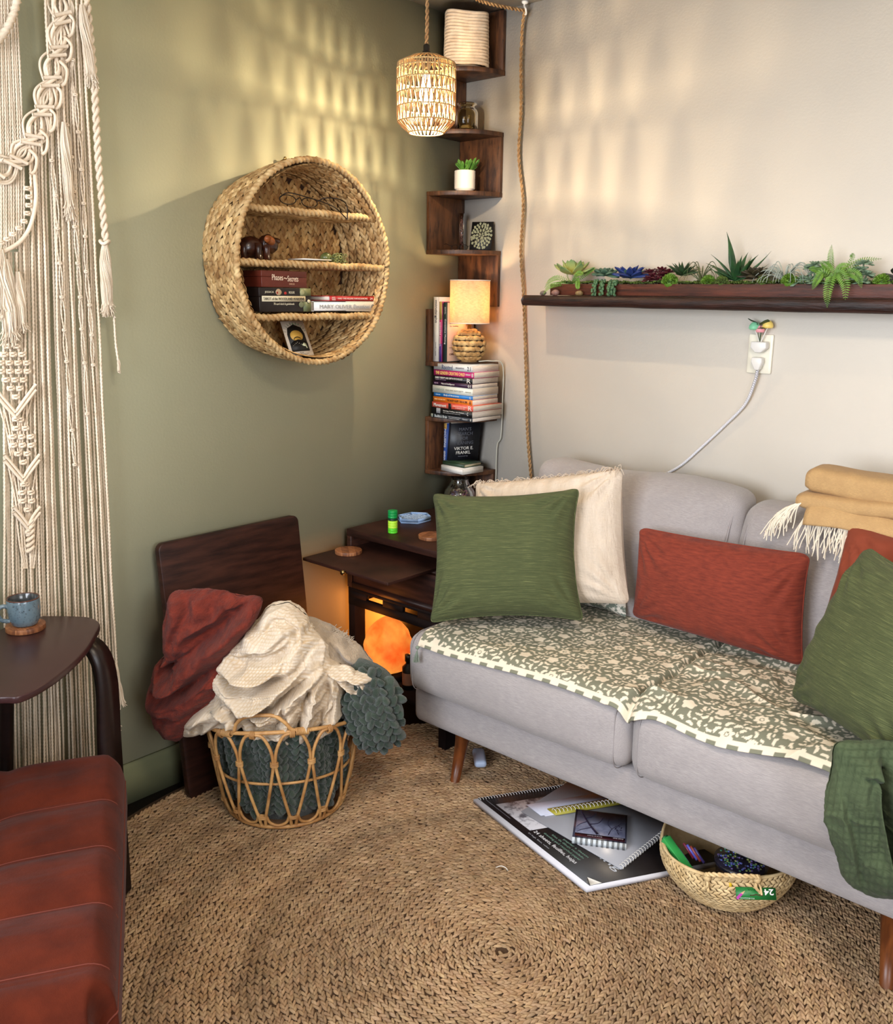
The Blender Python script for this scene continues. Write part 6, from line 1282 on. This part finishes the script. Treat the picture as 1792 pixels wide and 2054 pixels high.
ink([(.46, .22), (.34, .42), (.22, .66), (.10, .95)], .0040); ink([(.34, .42), (.16, .32), (.07, .24)], .0016); ink([(.30, .52), (.46, .60), (.55, .8)], .0018); ink([(.38, .36), (.42, .28), (.50, .21)], .0016); ink([(.2, .7), (.32, .78), (.40, .94)], .0016); ink([(.24, .6), (.12, .5), (.06, .4)], .0014); ink([(.66, .25), (.72, .45), (.85, .6)], .0012); ink([(.72, .45), (.64, .6), (.66, .8)], .0010); ink([(.85, .3), (.80, .5), (.9, .7)], .001)
for q in np.linspace(0, 2*PI, 7)[:-1]: ink([(.84+.05*math.cos(q), .50+.06*math.sin(q)), (.84+.08*math.cos(q+.6), .50+.10*math.sin(q+.6))], .0016)
textfit('Sketch Book', .028, .004, npt(.94, .175, Zn+.016), -sd, -sn, flat((180, 170, 176)), nb); textfit('Carnet de Croquis', .04, .004, npt(.55, .165, Zn+.016), -sd, -sn, flat((180, 170, 176)), nb)
mb = MB()
for k in range(10):
    for j in (-1, 1):
        c = npt(.07+.098*k+j*.012, .035, Zn+.007); d = nrm(sn); mb.tube([c+d*.010*math.cos(q)+np.array((0, 0, .0105*math.sin(q))) for q in np.linspace(0, 2*PI, 13)[:-1]], .0008, 5, closed=True)
mb.build('spiral_binding', M_black, nb)
th_ = thing('thread', 'short white thread lying on the rug left of the drawing pad', 'thread', tuple(W(1005, 1742, z=Zr))); p = [W(a, b, z=Zr+.002) for a, b in ((995, 1740), (1005, 1737), (1014, 1740), (1019, 1746))]; MB().tube(spline(p, 16), .0013, 5).build('strand', M_paper, th_)
pdl = thing('paddle', 'pale blue rounded plastic handle peeking out under the sofa near its left leg', 'tool', tuple(W(968, 1520, z=.02))); c = W(962, 1522, z=.03); softbox((c[0], c[1], .034), (.020, .05, .012), .011, (10, 16, 8), M=np.array([[.7, -.7, 0], [.7, .7, 0], [0, 0, 1.]])).build('handle', mat('pale_blue_plastic', (178, 192, 216), .4), pdl)
# ---- small seagrass basket of art supplies
BB = np.array((1.505, -.665)); sbk = thing('seagrass_basket', 'low woven seagrass basket of art supplies under the right end of the sofa', 'basket', (BB[0], BB[1], Zr))
def bbp(an, t):      # an angle, t 0 floor .. 1 rim
    r = .118+.050*np.sin(np.clip(t, 0, 1)*PI*.62)**.9; z = Zr+.001+.115*t+.012*t*np.cos(2*(an-2.5)); return np.stack([BB[0]+r*np.cos(an), BB[1]+r*np.sin(an), z+0*r], -1)
M_sea = mat('seagrass', (218, 192, 146), .7, (190, 160, 112), 30, attr=True, bump=(150, U, .3))
mb = MB(); na, nt_ = 66, 12; tvb, tfb = leaf_tpl(4, 4, .28, .25)
for i in range(nt_):
    t = (i+.5)/nt_; a = (np.arange(na)+.5*(i % 2))*2*PI/na; e = 1e-3; p = bbp(a, t); ta = nrm(bbp(a+e, t)-bbp(a-e, t)); tb = nrm(bbp(a, t+e)-bbp(a, t-e)); nn_ = np.cross(ta, tb)
    s = .5 if i % 2 else -.5; d = ta*math.cos(s)+tb*math.sin(s); q = np.cross(nn_, d); c = np.where(rng.random((na, 1)) < .2, .80, 1.0)*rng.uniform(.88, 1.12, (na, 1))*np.ones((1, 3))
    mb.inst(tvb, tfb, np.stack([d*.0215, q*.0095, nn_*.008], -1)*np.ones((na, 1, 1)), p+nn_*.0006, c)
mb.build('weave', M_sea, sbk, kind='stuff')
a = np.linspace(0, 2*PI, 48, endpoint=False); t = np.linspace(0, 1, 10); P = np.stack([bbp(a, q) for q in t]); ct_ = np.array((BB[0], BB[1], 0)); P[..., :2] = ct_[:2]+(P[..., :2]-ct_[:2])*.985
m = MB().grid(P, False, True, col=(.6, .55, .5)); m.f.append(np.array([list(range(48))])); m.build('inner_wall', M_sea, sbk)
MB().tube(bbp(np.linspace(0, 2*PI, 90, endpoint=False), 1.0), .0042, 7, closed=True, lobes=2, amp=.2, pitch=.012).build('rim', M_sea, sbk)
vb = math.atan2(CP[1]-BB[1], CP[0]-BB[0])+.10
h0, h1 = bbp(np.array(vb-.36), .96), bbp(np.array(vb+.34), .98); er = np.array((math.cos(vb), math.sin(vb), 0)); hp = spline([h0, h0+er*.012+(0, 0, .014), (h0+h1)/2+er*.018+np.array((0, 0, .018)), h1+er*.012+(0, 0, .014), h1], 40)
mb = MB()
for k in range(2):
    L = np.linspace(0, .14, 40); ph = L/.016*2*PI+k*PI; mb.tube(hp+np.stack([0*ph, 0*ph, np.cos(ph)*.0035], -1)+np.outer(np.sin(ph), er)*.0035, .0036, 6)
for h in (h0, h1):
    mb.blob(h+er*.008+(0, 0, .004), (.010, .010, .010), 10, nz=.2)
    for k in range(5): mb.tube(spline([h+er*.008, h+er*.012+np.array((random.uniform(-.008, .008), random.uniform(-.008, .008), -.012)), h+er*.012+np.array((random.uniform(-.014, .014), random.uniform(-.01, .01), -.028))], 7), .0028, 5)
mb.build('rope_handle', M_sea, sbk)
# contents
def obox(name, label, c, half, R, m, cat, parts=()):
    t = thing(name, label, cat, tuple(c), local=True); X, Y = nrm(R[0]), nrm(R[1]); Y = nrm(Y-X*(X@Y)); Z = np.cross(X, Y); M4 = Matrix([[X[i], Y[i], Z[i]] for i in range(3)]).to_4x4(); M4.translation = Vector(c); t.matrix_world = M4
    MB().box([-h for h in half], half).build('body', m, t, smooth=False, bev=min(half)*.18); return t
c1 = W(1365, 1722, z=.105); dirp = nrm(W(1393, 1748, z=.085)-W(1352, 1690, z=.125))
t = obox('marker_case', 'bright green plastic marker case in the seagrass basket', c1+(0, 0, -.002), (.062, .012, .008), (dirp, np.cross((0, 0, 1), dirp)), mat('green_plastic', (52, 150, 74), .3), 'case'); MB().box((-.066, -.007, -.006), (-.0622, .007, .006)).build('cap', mat('dark_green_plastic', (28, 96, 50), .3), t, smooth=False)
t = obox('blue_box', 'small light blue box at the left edge of the seagrass basket', W(1350, 1722, z=.080)+(.012, .012, 0), (.022, .014, .008), (dirp, (0, .3, 1)), flat((120, 172, 220)), 'box')
t = obox('pencil_tin', 'dark green tin beside the green marker case', W(1385, 1757, z=.070), (.060, .016, .006), (dirp, np.cross((0, 0, 1), dirp)), flat((30, 60, 40)), 'tin')
for k, cc in enumerate(((120, 40, 60), (90, 90, 180), (140, 60, 50), (60, 50, 100))):
    a_, b_2 = W(1372+7*k, 1692+3*k, z=.115), W(1392+7*k, 1722+3*k, z=.095); t = thing('pen', ('plum', 'violet', 'rust red', 'indigo')[k]+' pen among the slim pens in the back of the seagrass basket', 'pen', tuple((a_+b_2)/2), group='pens in the seagrass basket'); MB().tube([a_, (a_+b_2)/2, b_2], .0035, 8).build('barrel', flat(cc, .3), t)
dt = thing('bead_tub', 'round clear lidded tub of dark iridescent beads in the seagrass basket', 'tub', (1.53, -.66, .05)); c = np.array((1.545, -.672, .06))
MB().lathe([(0, .0), (.060, .0), (.062, .03), (.066, .034), (.066, .044), (0, .046)], 40, c).build('tub', mat('dark_clear_plastic', (40, 36, 52), .15, (26, 24, 34), 40, coat=.6), dt)
mb = MB(); N = 160; r_ = .056*np.sqrt(rng.random(N)); a_ = rng.random(N)*6.28; pal = np.array([lin(c_) for c_ in ((110, 90, 150), (70, 120, 90), (130, 140, 80), (90, 100, 170), (60, 60, 80))])
for k in range(N): mb.blob(c+np.array((r_[k]*math.cos(a_[k]), r_[k]*math.sin(a_[k]), .0465)), (.0035, .0035, .0018), 6, col=pal[rng.integers(0, 5)])
mb.build('beads', mat('bead_colours', (255, 255, 255), .25, attr=True), dt, kind='stuff')
pc0, pc1 = W(1476, 1779, z=.128), W(1556, 1781, z=.122); bd = nrm((pc1-pc0)); bn = nrm(np.cross(bd, nrm(CP-pc0)))*-1
if bn[2] < 0: bn = -bn
t = thing('pencil_box', 'green and yellow cardboard box of coloured pencils marked 24 hanging over the basket rim', 'box', tuple(pc0), local=True)
X_, Y_, Z_ = bd, bn, nrm(np.cross(bd, bn)); M4 = Matrix([[X_[i], Y_[i], Z_[i]] for i in range(3)]).to_4x4(); M4.translation = Vector(pc0); t.matrix_world = M4
Lb = float(np.linalg.norm(pc1-pc0)); Hb = .027
MB().box((0, -Hb, -.002), (Lb, 0, 0)).build('flap', flat((36, 118, 58), .4), t, smooth=False)
MB().box((-.004, .002, -.050), (Lb, .020, -.012)).build('body', flat((24, 24, 24), .4), t, smooth=False); MB().box((-.010, .000, -.052), (-.004, .022, -.010)).build('yellow_end', flat((214, 180, 50)), t, smooth=False)
mb = MB()
for k in range(13):
    for r in range(2): mb.tube([(.002+k*.0062+.0018*math.cos(q), .007+.007*r+.0018*math.sin(q), -.0118) for q in np.linspace(.5, 5.2, 9)], .0006, 4)
mb.build('printed_curls', flat((176, 176, 150)), t)
textfit('24', Lb*.24, Hb*.50, (Lb*.94, -Hb*.12, .0003), (-1, 0, 0), (0, -1, 0), flat((230, 230, 226)), t, bold=.02); textfit('Pre-Sharpened', Lb*.34, Hb*.12, (Lb*.44, -Hb*.90+.002, .0003), (-1, 0, 0), (0, -1, 0), flat((220, 226, 220)), t)
MB().add([(.0, -Hb*.80, .0004), (.0, -Hb*.99, .0004), (Lb*.05, -Hb*.99, .0004), (Lb*.17, -Hb*.58, .0004), (Lb*.11, -Hb*.48, .0004)], [[0, 1, 2, 3, 4]]).build('printed_pencil', flat((176, 60, 160)), t, smooth=False)
MB().add([(Lb*.17, -Hb*.58, .0004), (Lb*.23, -Hb*.28, .0004), (Lb*.11, -Hb*.48, .0004)], [[0, 1, 2]]).build('printed_pencil_tip', flat((206, 170, 130)), t, smooth=False)
MB().tube([(Lb*(.30+.03*k), -Hb*(.12+.14*(k % 2)), .0004) for k in range(9)], .0004, 4).build('printed_scribble', flat((16, 60, 30)), t); MB().tube(spline([(Lb*.34, -Hb*.66, .0005), (Lb*.44, -Hb*.64, .0005), (Lb*.50, -Hb*.56, .0005), (Lb*.56, -Hb*.64, .0005), (Lb*.66, -Hb*.66, .0005)], 14), .0010, 5).build('hang_slot', flat((90, 50, 40)), t)
# ================================================================ MACRAME WALL HANGING
XM = .052
mac = thing('macrame_hanging', 'large cream knotted macrame hanging on the green wall at the left edge', 'wall hanging', (XM, -1.62, .30))
def m_(u, v, x=XM): return W(u, v, x=x)
def mp(pts, n=None, x=XM): q = [m_(a, b, x) for a, b in pts]; return spline(q, n) if n else np.array(q)
def cord(pts, r=.0030, x=XM, n=None, name='cord', tone=1.0):
    q = np.array([m_(a, b, x) for a, b in pts]); L = np.linalg.norm(np.diff(q, axis=0), axis=1).sum(); k = n or max(12, int(L/.0045)); p = spline(q, k)
    p = p+.0006*np.stack([np.sin(np.arange(k)*.11+pts[0][0]), np.cos(np.arange(k)*.07+pts[0][0]), 0*np.arange(k)], -1)
    return MB().tube(p, r, 6, lobes=2, amp=.22, pitch=.020, col=np.array((1, 1, 1))*tone).build(name, M_cotton, mac)
def x_at(x6, v):      # the cords fan out slightly as they hang
    return x6+(v-600)*(.010+.0215*x6/100)+(0 if v < 600 else 0)
gar = [(118, -20), (121, 40), (112, 105), (98, 165), (82, 225), (60, 282), (26, 325), (-20, 348)]
def gar_y(x): g = sorted(gar); return float(np.interp(x, [a for a, _ in g], [b for _, b in g]))
cols = [4, 9, 14, 19, 24.5, 30, 35, 40, 45, 50, 55, 60, 66, 71, 76, 81, 85, 89, 93, 98, 109, 113.5, 118, 124, 129, 134, 139, 144, 149, 159, 164, 169, 174, 180, 185, 190, 195]
for i, c in enumerate(cols):
    top = gar_y(c)+10 if c < 112 else -30
    if c < 62: top = 505 if c < 40 else 470
    bot = 1600 if c < 150 else 1560 if c < 175 else (1385+((i*37) % 60))
    jit = ((i*53) % 7-3)*.6
    ys = np.linspace(top, bot, 9); cord([(x_at(c, y)+jit*math.sin(y*.006+i), y) for y in ys], .0031 if c < 195 else .0034, XM-.006*((i*7) % 3)-.002, tone=1.04-.07*((i*5) % 3))
for i, c in enumerate((2, 7, 12, 17, 22, 27, 32, 37, 42, 47)):      # cords behind, from the top to the garland and on to the arc
    cord([(c*.80-8, -30), (c*.92-2, 180), (c, 330), (c+1, 500)], .0027, XM-.014, tone=.92)
for i, c in enumerate((125, 130, 136, 142, 147, 152)): cord([(c-8, -30), (c-4, 120), (c, 260), (c+2, 420)], .0027, XM-.012, tone=.92)
def chain(path, width, eyes, r=.0042):
    """garland: two thick cords swing apart and cross, with diagonal ridges across each crossing"""
    q = mp(path, 160); t = nrm(np.gradient(q, axis=0)); nn = np.cross((1., 0, 0), t); s = np.linspace(0, 1, 160)
    for k in range(2): MB().tube(q+nn*(np.sin(s*PI*eyes+k*PI)*width)[:, None]+np.array((.007, 0, 0))*(np.cos(s*PI*eyes)[:, None]*(1 if k else -1)), r*1.1, 8).build('garland_cord', M_cotton, mac)
    for k in range(2): MB().tube(q+nn*(np.sin(s*PI*eyes+k*PI)*width*1.22+(.0065 if k else -.0055))[:, None], r*.8, 6).build('garland_cord', M_cotton, mac)
    for o_ in (.0115, -.0115, .0165): MB().tube(q+nn*(np.sin(s*PI*eyes)*width*1.1*np.sign(o_)+o_)[:, None]-np.array((.003, 0, 0)), r*.7, 6).build('garland_cord', M_cotton, mac)
    for e in range(eyes+1):
        i = min(159, int(e/eyes*159)); c = q[i]
        for j in (-1, 1):
            b = [c+t[i]*(.010*j)+nn[i]*w_*width*1.5+t[i]*(-.014*w_)+np.array((.010, 0, 0)) for w_ in (-.8, -.4, 0, .4, .8)]
            MB().tube(spline(b, 22), .0044, 7).build('diagonal_ridge', M_cotton, mac)
chain(gar, .0165, 7)
for k in range(7):      # side loops hanging off the garland
    f = .12+.11*k; q = mp(gar, 100)[int(f*99)]; MB().tube(spline([q+(.004, .012, .006), q+(.010, .026, -.012), q+(.008, .022, -.04), q+(.006, .010, -.052)], 16), .0040, 7).build('garland_loop', M_cotton, mac)
# top-left thick roll and the arc of knots
MB().tube(mp([(38, -20), (30, 20), (18, 50), (0, 78), (-15, 90)], 50, XM+.012), .0085, 8, lobes=3, amp=.22, pitch=.045).build('twisted_roll', M_cotton, mac)
MB().tube(mp([(70, 350), (72, 400), (62, 450), (40, 485), (0, 508), (-20, 512)], 60, XM+.008), .0052, 8).build('arc_roll', M_cotton, mac)
def knot(u, v, s=1.25, x=XM+.006, name='knot'):
    c = m_(u, v, x); mb = MB()
    for (dy, dz, ry, rz) in ((-.0055, 0, .0035, .0062), (.0055, 0, .0035, .0062)): mb.blob(c+np.array((0, dy, dz))*s, (.0045*s, ry*s, rz*s), 8)
    mb.blob(c+(.0025*s, 0, .0030*s), (.0042*s, .0062*s, .0027*s), 8).blob(c+(.0025*s, 0, -.0030*s), (.0042*s, .0062*s, .0027*s), 8)
    return mb.build(name, M_cotton, mac)
for (u, v) in ((62, 378), (66, 395), (66, 412), (62, 428), (56, 444), (46, 458), (34, 470), (22, 480), (10, 487)): knot(u-8, v, 1.0)
for (cx, cy, rows, wmax) in ((28, 745, 8, 4), (44, 893, 6, 3), (54, 1005, 4, 2)):
    dy = 17.0; h = rows*dy/2
    for r in range(rows):
        k = min(r+1.5, wmax, (rows-r)*1.0+.2); k = int(k); yy = cy-h+r*dy
        for j in range(k): knot(cx+(j-(k-1)/2)*17.5+(r-rows/2)*1.2, yy, 1.18)
    by = cy+h+6; hw = wmax*8.5+8; nk_ = (cx+3, by+14)
    for s in (-1, 1):
        for o_ in (0, 1):
            MB().tube(mp([(cx+s*(hw+2), by-hw*1.15+o_*11), (cx+s*hw*.5+1, by-hw*.45+o_*11), (nk_[0], nk_[1]+o_*9-6)], 22, XM+.011), .0042, 7).build('diagonal_ridge', M_cotton, mac)
    knot(nk_[0], nk_[1]+8, 1.0, XM+.010)
    for j in (-3, -2, -1, 1, 2, 3): cord([(cx+j*hw/3.2, by-8-abs(j)*8), (cx+j*6+2, by+40), (cx+4+j*3.2, by+95)], .0026, XM-.001)
for k in range(6): MB().tube([m_(61, 1046+k*11, XM+.008)+np.array((.004*math.sin(q), .0085*math.cos(q), .006*math.cos(q)+.0)) for q in np.linspace(0, 2*PI, 11)[:-1]], .0046, 7, closed=True).build('spiral_knot', M_cotton, mac)
for line in (((104, 322), (112, 392), (116, 458), (120, 528), (124, 596), (129, 662), (134, 725), (140, 795), (145, 863), (150, 932)), ((146, 120), (151, 190), (157, 265), (163, 340), (168, 408), (171, 474), (173, 545), (180, 612), (184, 672), (187, 732)), ((134, 250), (143, 315), (148, 384), (150, 455), (156, 528), (161, 596), (164, 660), (170, 728), (175, 830))):
    for i, (u, v) in enumerate(line):
        knot(u, v, .72, XM+.005, 'small_knot')
        if i: a, b = line[i-1]; [cord([(a+s*.6, b), ((a+u)/2+s*3.2, (b+v)/2), (u+s*.6, v)], .0022, XM+.002, n=24) for s in (-1, 1)]
# spiral rope with tassel at the right
q = mp([(172, -20), (180, 60), (188, 150), (193, 240), (197, 320), (204, 400), (212, 484)], 600, XM+.004); t = nrm(np.gradient(q, axis=0)); L = np.concatenate([[0], np.cumsum(np.linalg.norm(np.diff(q, axis=0), axis=1))]); B2 = nrm(np.cross(t, (1., 0, 0))); N2 = np.cross(B2, t)
for k in range(2):
    a = L/.046*2*PI+k*PI; MB().tube(q+(np.cos(a)[:, None]*N2+np.sin(a)[:, None]*B2)*.0048, .0048, 7, lobes=3, amp=.2, pitch=.012).build('spiral_rope', M_cotton, mac)
def tassel(u0, v0, u1, v1, w, nst=70, x=XM+.012, fray=True, name='tassel'):
    mb = MB(); a, b = m_(u0, v0, x), m_(u1, v1, x); ax = b-a
    for k in range(nst):
        an = random.random()*6.28; r = w*math.sqrt(random.random()); off = np.array((math.cos(an)*.7, math.sin(an), 0)); tw = .9
        off2 = np.array((math.cos(an+tw)*.7, math.sin(an+tw), 0)); ln = random.uniform(.86, 1.04)
        pts = [a+off*r*.35, a+ax*.25*ln+off*r*.95, a+ax*.6*ln+off2*r*1.0, a+ax*.9*ln+off2*r*.85, a+ax*ln+off2*r*(1.3 if fray else 1)+np.array((0, random.uniform(-.004, .004), 0))]
        mb.tube(spline(pts, 9), .0013, 4, caps=False, col=np.array((1, 1, 1))*random.uniform(.82, 1.06))
    mb.blob(a+ax*.5, (w*.5, w*.8, np.linalg.norm(ax)*.45), 10); return mb.build(name, M_cotton, mac)
tassel(210, 488, 216, 632, .016, 110); MB().tube([m_(210, 486, XM+.012)+np.array((.010*math.sin(q_), .011*math.cos(q_), .004*math.sin(2*q_))) for q_ in np.linspace(0, 2*PI, 15)[:-1]], .0045, 7, closed=True).build('tassel_knot', M_cotton, mac)
tassel(128, 245, 142, 438, .013, 90); tassel(164, 10, 186, 172, .014, 90); tassel(10, 520, 24, 690, .020, 110); tassel(36, 545, 44, 665, .014, 80); tassel(2, 500, 2, 640, .014, 60)
cord([(229, 634), (233, 690), (238, 728)], .0030, XM+.006, name='loose_cord'); tassel(238, 722, 239, 748, .004, 14)
for (u, v, u2, v2) in ((228, 1330, 246, 1418), (224, 1400, 236, 1465), (216, 1390, 228, 1450)): tassel(u, v, u2, v2, .010, 34, XM, name='frayed_end')
# ================================================================ BLANKETS IN THE RATTAN BASKET
M_mus = mat('cream_crinkle_muslin', (216, 203, 186), .95, (204, 188, 167), 5, co='tc', attr=True, bump=[(40, (5, 1, 1), .4), (40, (1, 5, 1), .4)], sheen=.1)
M_red = mat('brick_red_boucle', (120, 42, 26), .95, (84, 26, 18), 40, co='tc', bump=[(110, U, 1.0), (260, U, .9)], sheen=.05)
M_flf = mat('beige_fluffy_wool', (176, 156, 132), .95, (146, 128, 106), 20, bump=[(180, U, 1.0)], sheen=.4)
def FK(pts, h, w): return (K(*pts), h, w)
rd = thing('red_throw', 'brick red textured throw slung over the left side of the basket', 'blanket', (.22, -1.38, .25))
HR = Heap((.215, -1.395, .44), K((175, 590), (250, 572), (345, 572), (520, 600), (610, 625), (690, 612), (708, 655), (690, 715), (600, 830), (520, 1000), (440, 1180), (330, 1290), (230, 1440), (140, 1430), (60, 1260), (42, 1180), (85, 1080), (78, 1010), (140, 975), (165, 900), (158, 700)), .085, .07, 2.8)
HR.build('cloth', M_red, rd, [FK([(700, 650), (600, 740), (470, 860), (330, 960), (200, 1040), (95, 1060)], .034, .020), FK([(640, 640), (540, 690), (470, 760), (380, 800), (290, 860)], -.030, .016), FK([(230, 970), (190, 1005), (120, 1010)], -.060, .016),
    FK([(180, 600), (240, 700), (200, 830), (160, 960)], .020, .018), FK([(330, 590), (350, 700), (290, 820), (240, 900)], .018, .018), FK([(70, 1170), (200, 1150), (330, 1080), (460, 960)], -.022, .012), FK([(60, 1220), (200, 1220), (340, 1160), (440, 1060)], .022, .018), FK([(690, 630), (700, 680), (640, 760)], .018, .010), FK([(180, 1400), (250, 1280), (320, 1200)], .014, .014), FK([(520, 610), (560, 660), (540, 720)], .012, .012)], crinkle=.0022, cs=150, big=.010, seed=3, crum=.006)
gf = thing('fluffy_throw', 'beige fluffy throw showing behind the cream muslin blanket', 'blanket', (.42, -1.11, .42))
HF = Heap((.43, -1.10, .45), K((960, 730), (1060, 765), (1140, 810), (1210, 870), (1290, 950), (1340, 1010), (1240, 1100), (1100, 1120), (960, 1060), (900, 900)), .06, .05)
HF.build('cloth', M_flf, gf, [FK([(980, 760), (1070, 860), (1100, 960)], .02, .014), FK([(1100, 800), (1180, 900), (1260, 960)], .018, .012)], n=(60, 100), crinkle=.004, cs=90, seed=7)
mb = MB()
for k in range(90):
    t_ = random.random(); u, v = 1100+100*t_+random.uniform(-15, 15), 800+80*t_+random.uniform(-14, 20); x, y = HF.flat(280+u/2.853, 980+v/2.853); p0 = HF.world(np.array(x), np.array(y), np.array(.02)); d = HF.vx*random.uniform(.1, 1)+np.array((0, 0, random.uniform(-.5, .9)))
    mb.tube(spline([p0, p0+nrm(d)*.012, p0+nrm(d)*.024+np.array((0, 0, random.uniform(-.01, .004)))], 6), .0009, 4, caps=False)
mb.build('fringe', M_flf, gf, kind='stuff')
wb_ = thing('muslin_blanket', 'crumpled cream crinkle muslin blanket heaped on top of the basket', 'blanket', (.36, -1.2, .30))
HW_ = Heap((.405, -1.215, .46), K((820, 645), (890, 660), (955, 710), (985, 790), (1060, 870), (1085, 960), (1170, 1040), (1180, 1160), (1170, 1290), (1120, 1350), (1000, 1430), (915, 1455), (860, 1420), (760, 1395), (700, 1380), (600, 1330), (500, 1350), (440, 1350), (400, 1360), (300, 1420), (255, 1380), (245, 1310), (290, 1270), (400, 1200), (435, 1150), (420, 1050), (480, 960), (600, 830), (680, 740), (740, 665)), .125, .10, 2.2)
HW_.build('cloth', M_mus, wb_, [FK([(700, 730), (780, 660), (880, 670), (960, 740), (990, 830)], .022, .020), FK([(690, 750), (620, 840), (520, 930), (440, 1020)], .026, .016), FK([(480, 950), (600, 985), (740, 985), (880, 940), (970, 840)], .034, .016), FK([(500, 1010), (600, 1050), (740, 1040), (880, 980)], -.030, .012),
    FK([(450, 1040), (540, 1110), (640, 1160), (760, 1120), (880, 1030), (1040, 920)], .036, .017), FK([(640, 1190), (760, 1170), (900, 1070), (1010, 980)], -.026, .010), FK([(700, 1250), (840, 1180), (950, 1080), (1060, 970)], .030, .014), FK([(430, 1140), (520, 1180), (560, 1240), (530, 1310), (460, 1340)], .030, .014), FK([(560, 1220), (620, 1300), (740, 1340), (860, 1300), (940, 1180)], .036, .016),
    FK([(600, 1200), (660, 1250), (760, 1280), (850, 1250)], -.024, .010), FK([(1030, 1020), (1010, 1150), (970, 1290), (915, 1430)], .030, .014), FK([(1080, 1040), (1050, 1180), (1000, 1320)], -.026, .010), FK([(1130, 1060), (1150, 1190), (1100, 1310), (980, 1420)], .030, .015), FK([(420, 1190), (340, 1250), (270, 1310), (290, 1390)], .026, .016), FK([(420, 1250), (360, 1310), (330, 1380)], -.016, .010),
    FK([(900, 1100), (880, 1200), (800, 1260)], .020, .012), FK([(840, 1330), (880, 1380), (910, 1440)], .020, .013), FK([(650, 860), (760, 830), (860, 760)], .018, .012), FK([(640, 900), (760, 900), (900, 860)], -.016, .010)], n=(200, 340), crinkle=.0010, cs=120, big=.012, seed=1, crum=.009, check=.0105)
HW2 = Heap((.50, -1.17, .44), K((1075, 1015), (1150, 1015), (1240, 1045), (1345, 1075), (1320, 1110), (1280, 1165), (1230, 1170), (1180, 1130), (1110, 1080), (1060, 1050)), .035, .03)
HW2.build('corner', M_mus, wb_, [FK([(1080, 1030), (1180, 1060), (1320, 1080)], .020, .010), FK([(1190, 1090), (1230, 1110), (1250, 1150)], -.020, .008), FK([(1120, 1060), (1200, 1120), (1260, 1160)], .014, .008)], n=(90, 150), crinkle=.001, cs=70, big=.006, crum=.004, check=.0105)
# ================================================================ GREEN MUSLIN OVER THE SOFA FRONT
M_gm = mat('green_crinkle_muslin', (76, 88, 60), .95, (62, 74, 50), 8, co='tc', attr=True, bump=[(40, (5, 1, 1), .4), (40, (1, 5, 1), .4)], sheen=.05)
gm = thing('green_muslin_throw', 'dark green muslin throw hanging over the front right of the sofa', 'throw', (1.88, -.90, .30))
def Z4(*pts): return [(1180+x/2.928, 1300+y/2.928) for x, y in pts]
HM = Heap((1.90, -.925, .44), Z4((1460, 560), (1600, 540), (1800, 560), (2150, 520), (2250, 800), (2200, 1200), (2100, 1420), (1950, 1440), (1800, 1455), (1700, 1450), (1620, 1430), (1540, 1400), (1480, 1320), (1460, 1240), (1420, 1140), (1390, 1000), (1390, 900), (1425, 760), (1450, 650)), .052, .030, 3.2)
HM.build('cloth', M_gm, gm, [(Z4((1690, 600), (1660, 780), (1680, 950), (1720, 1150), (1790, 1350)), -.040, .011), (Z4((1600, 560), (1560, 760), (1580, 960), (1640, 1200), (1700, 1420)), .026, .022), (Z4((1480, 600), (1450, 800), (1460, 1000), (1540, 1300)), .016, .018), (Z4((1760, 620), (1740, 800), (1780, 1000), (1840, 1300)), .028, .018), (Z4((1900, 600), (1860, 800), (1900, 1100), (1960, 1400)), .024, .02), (Z4((1540, 640), (1640, 660), (1700, 640)), .016, .010)], n=(160, 260), crinkle=.001, cs=50, big=.008, seed=5, crum=.005, check=.016, tan=(.62, .66, .6))
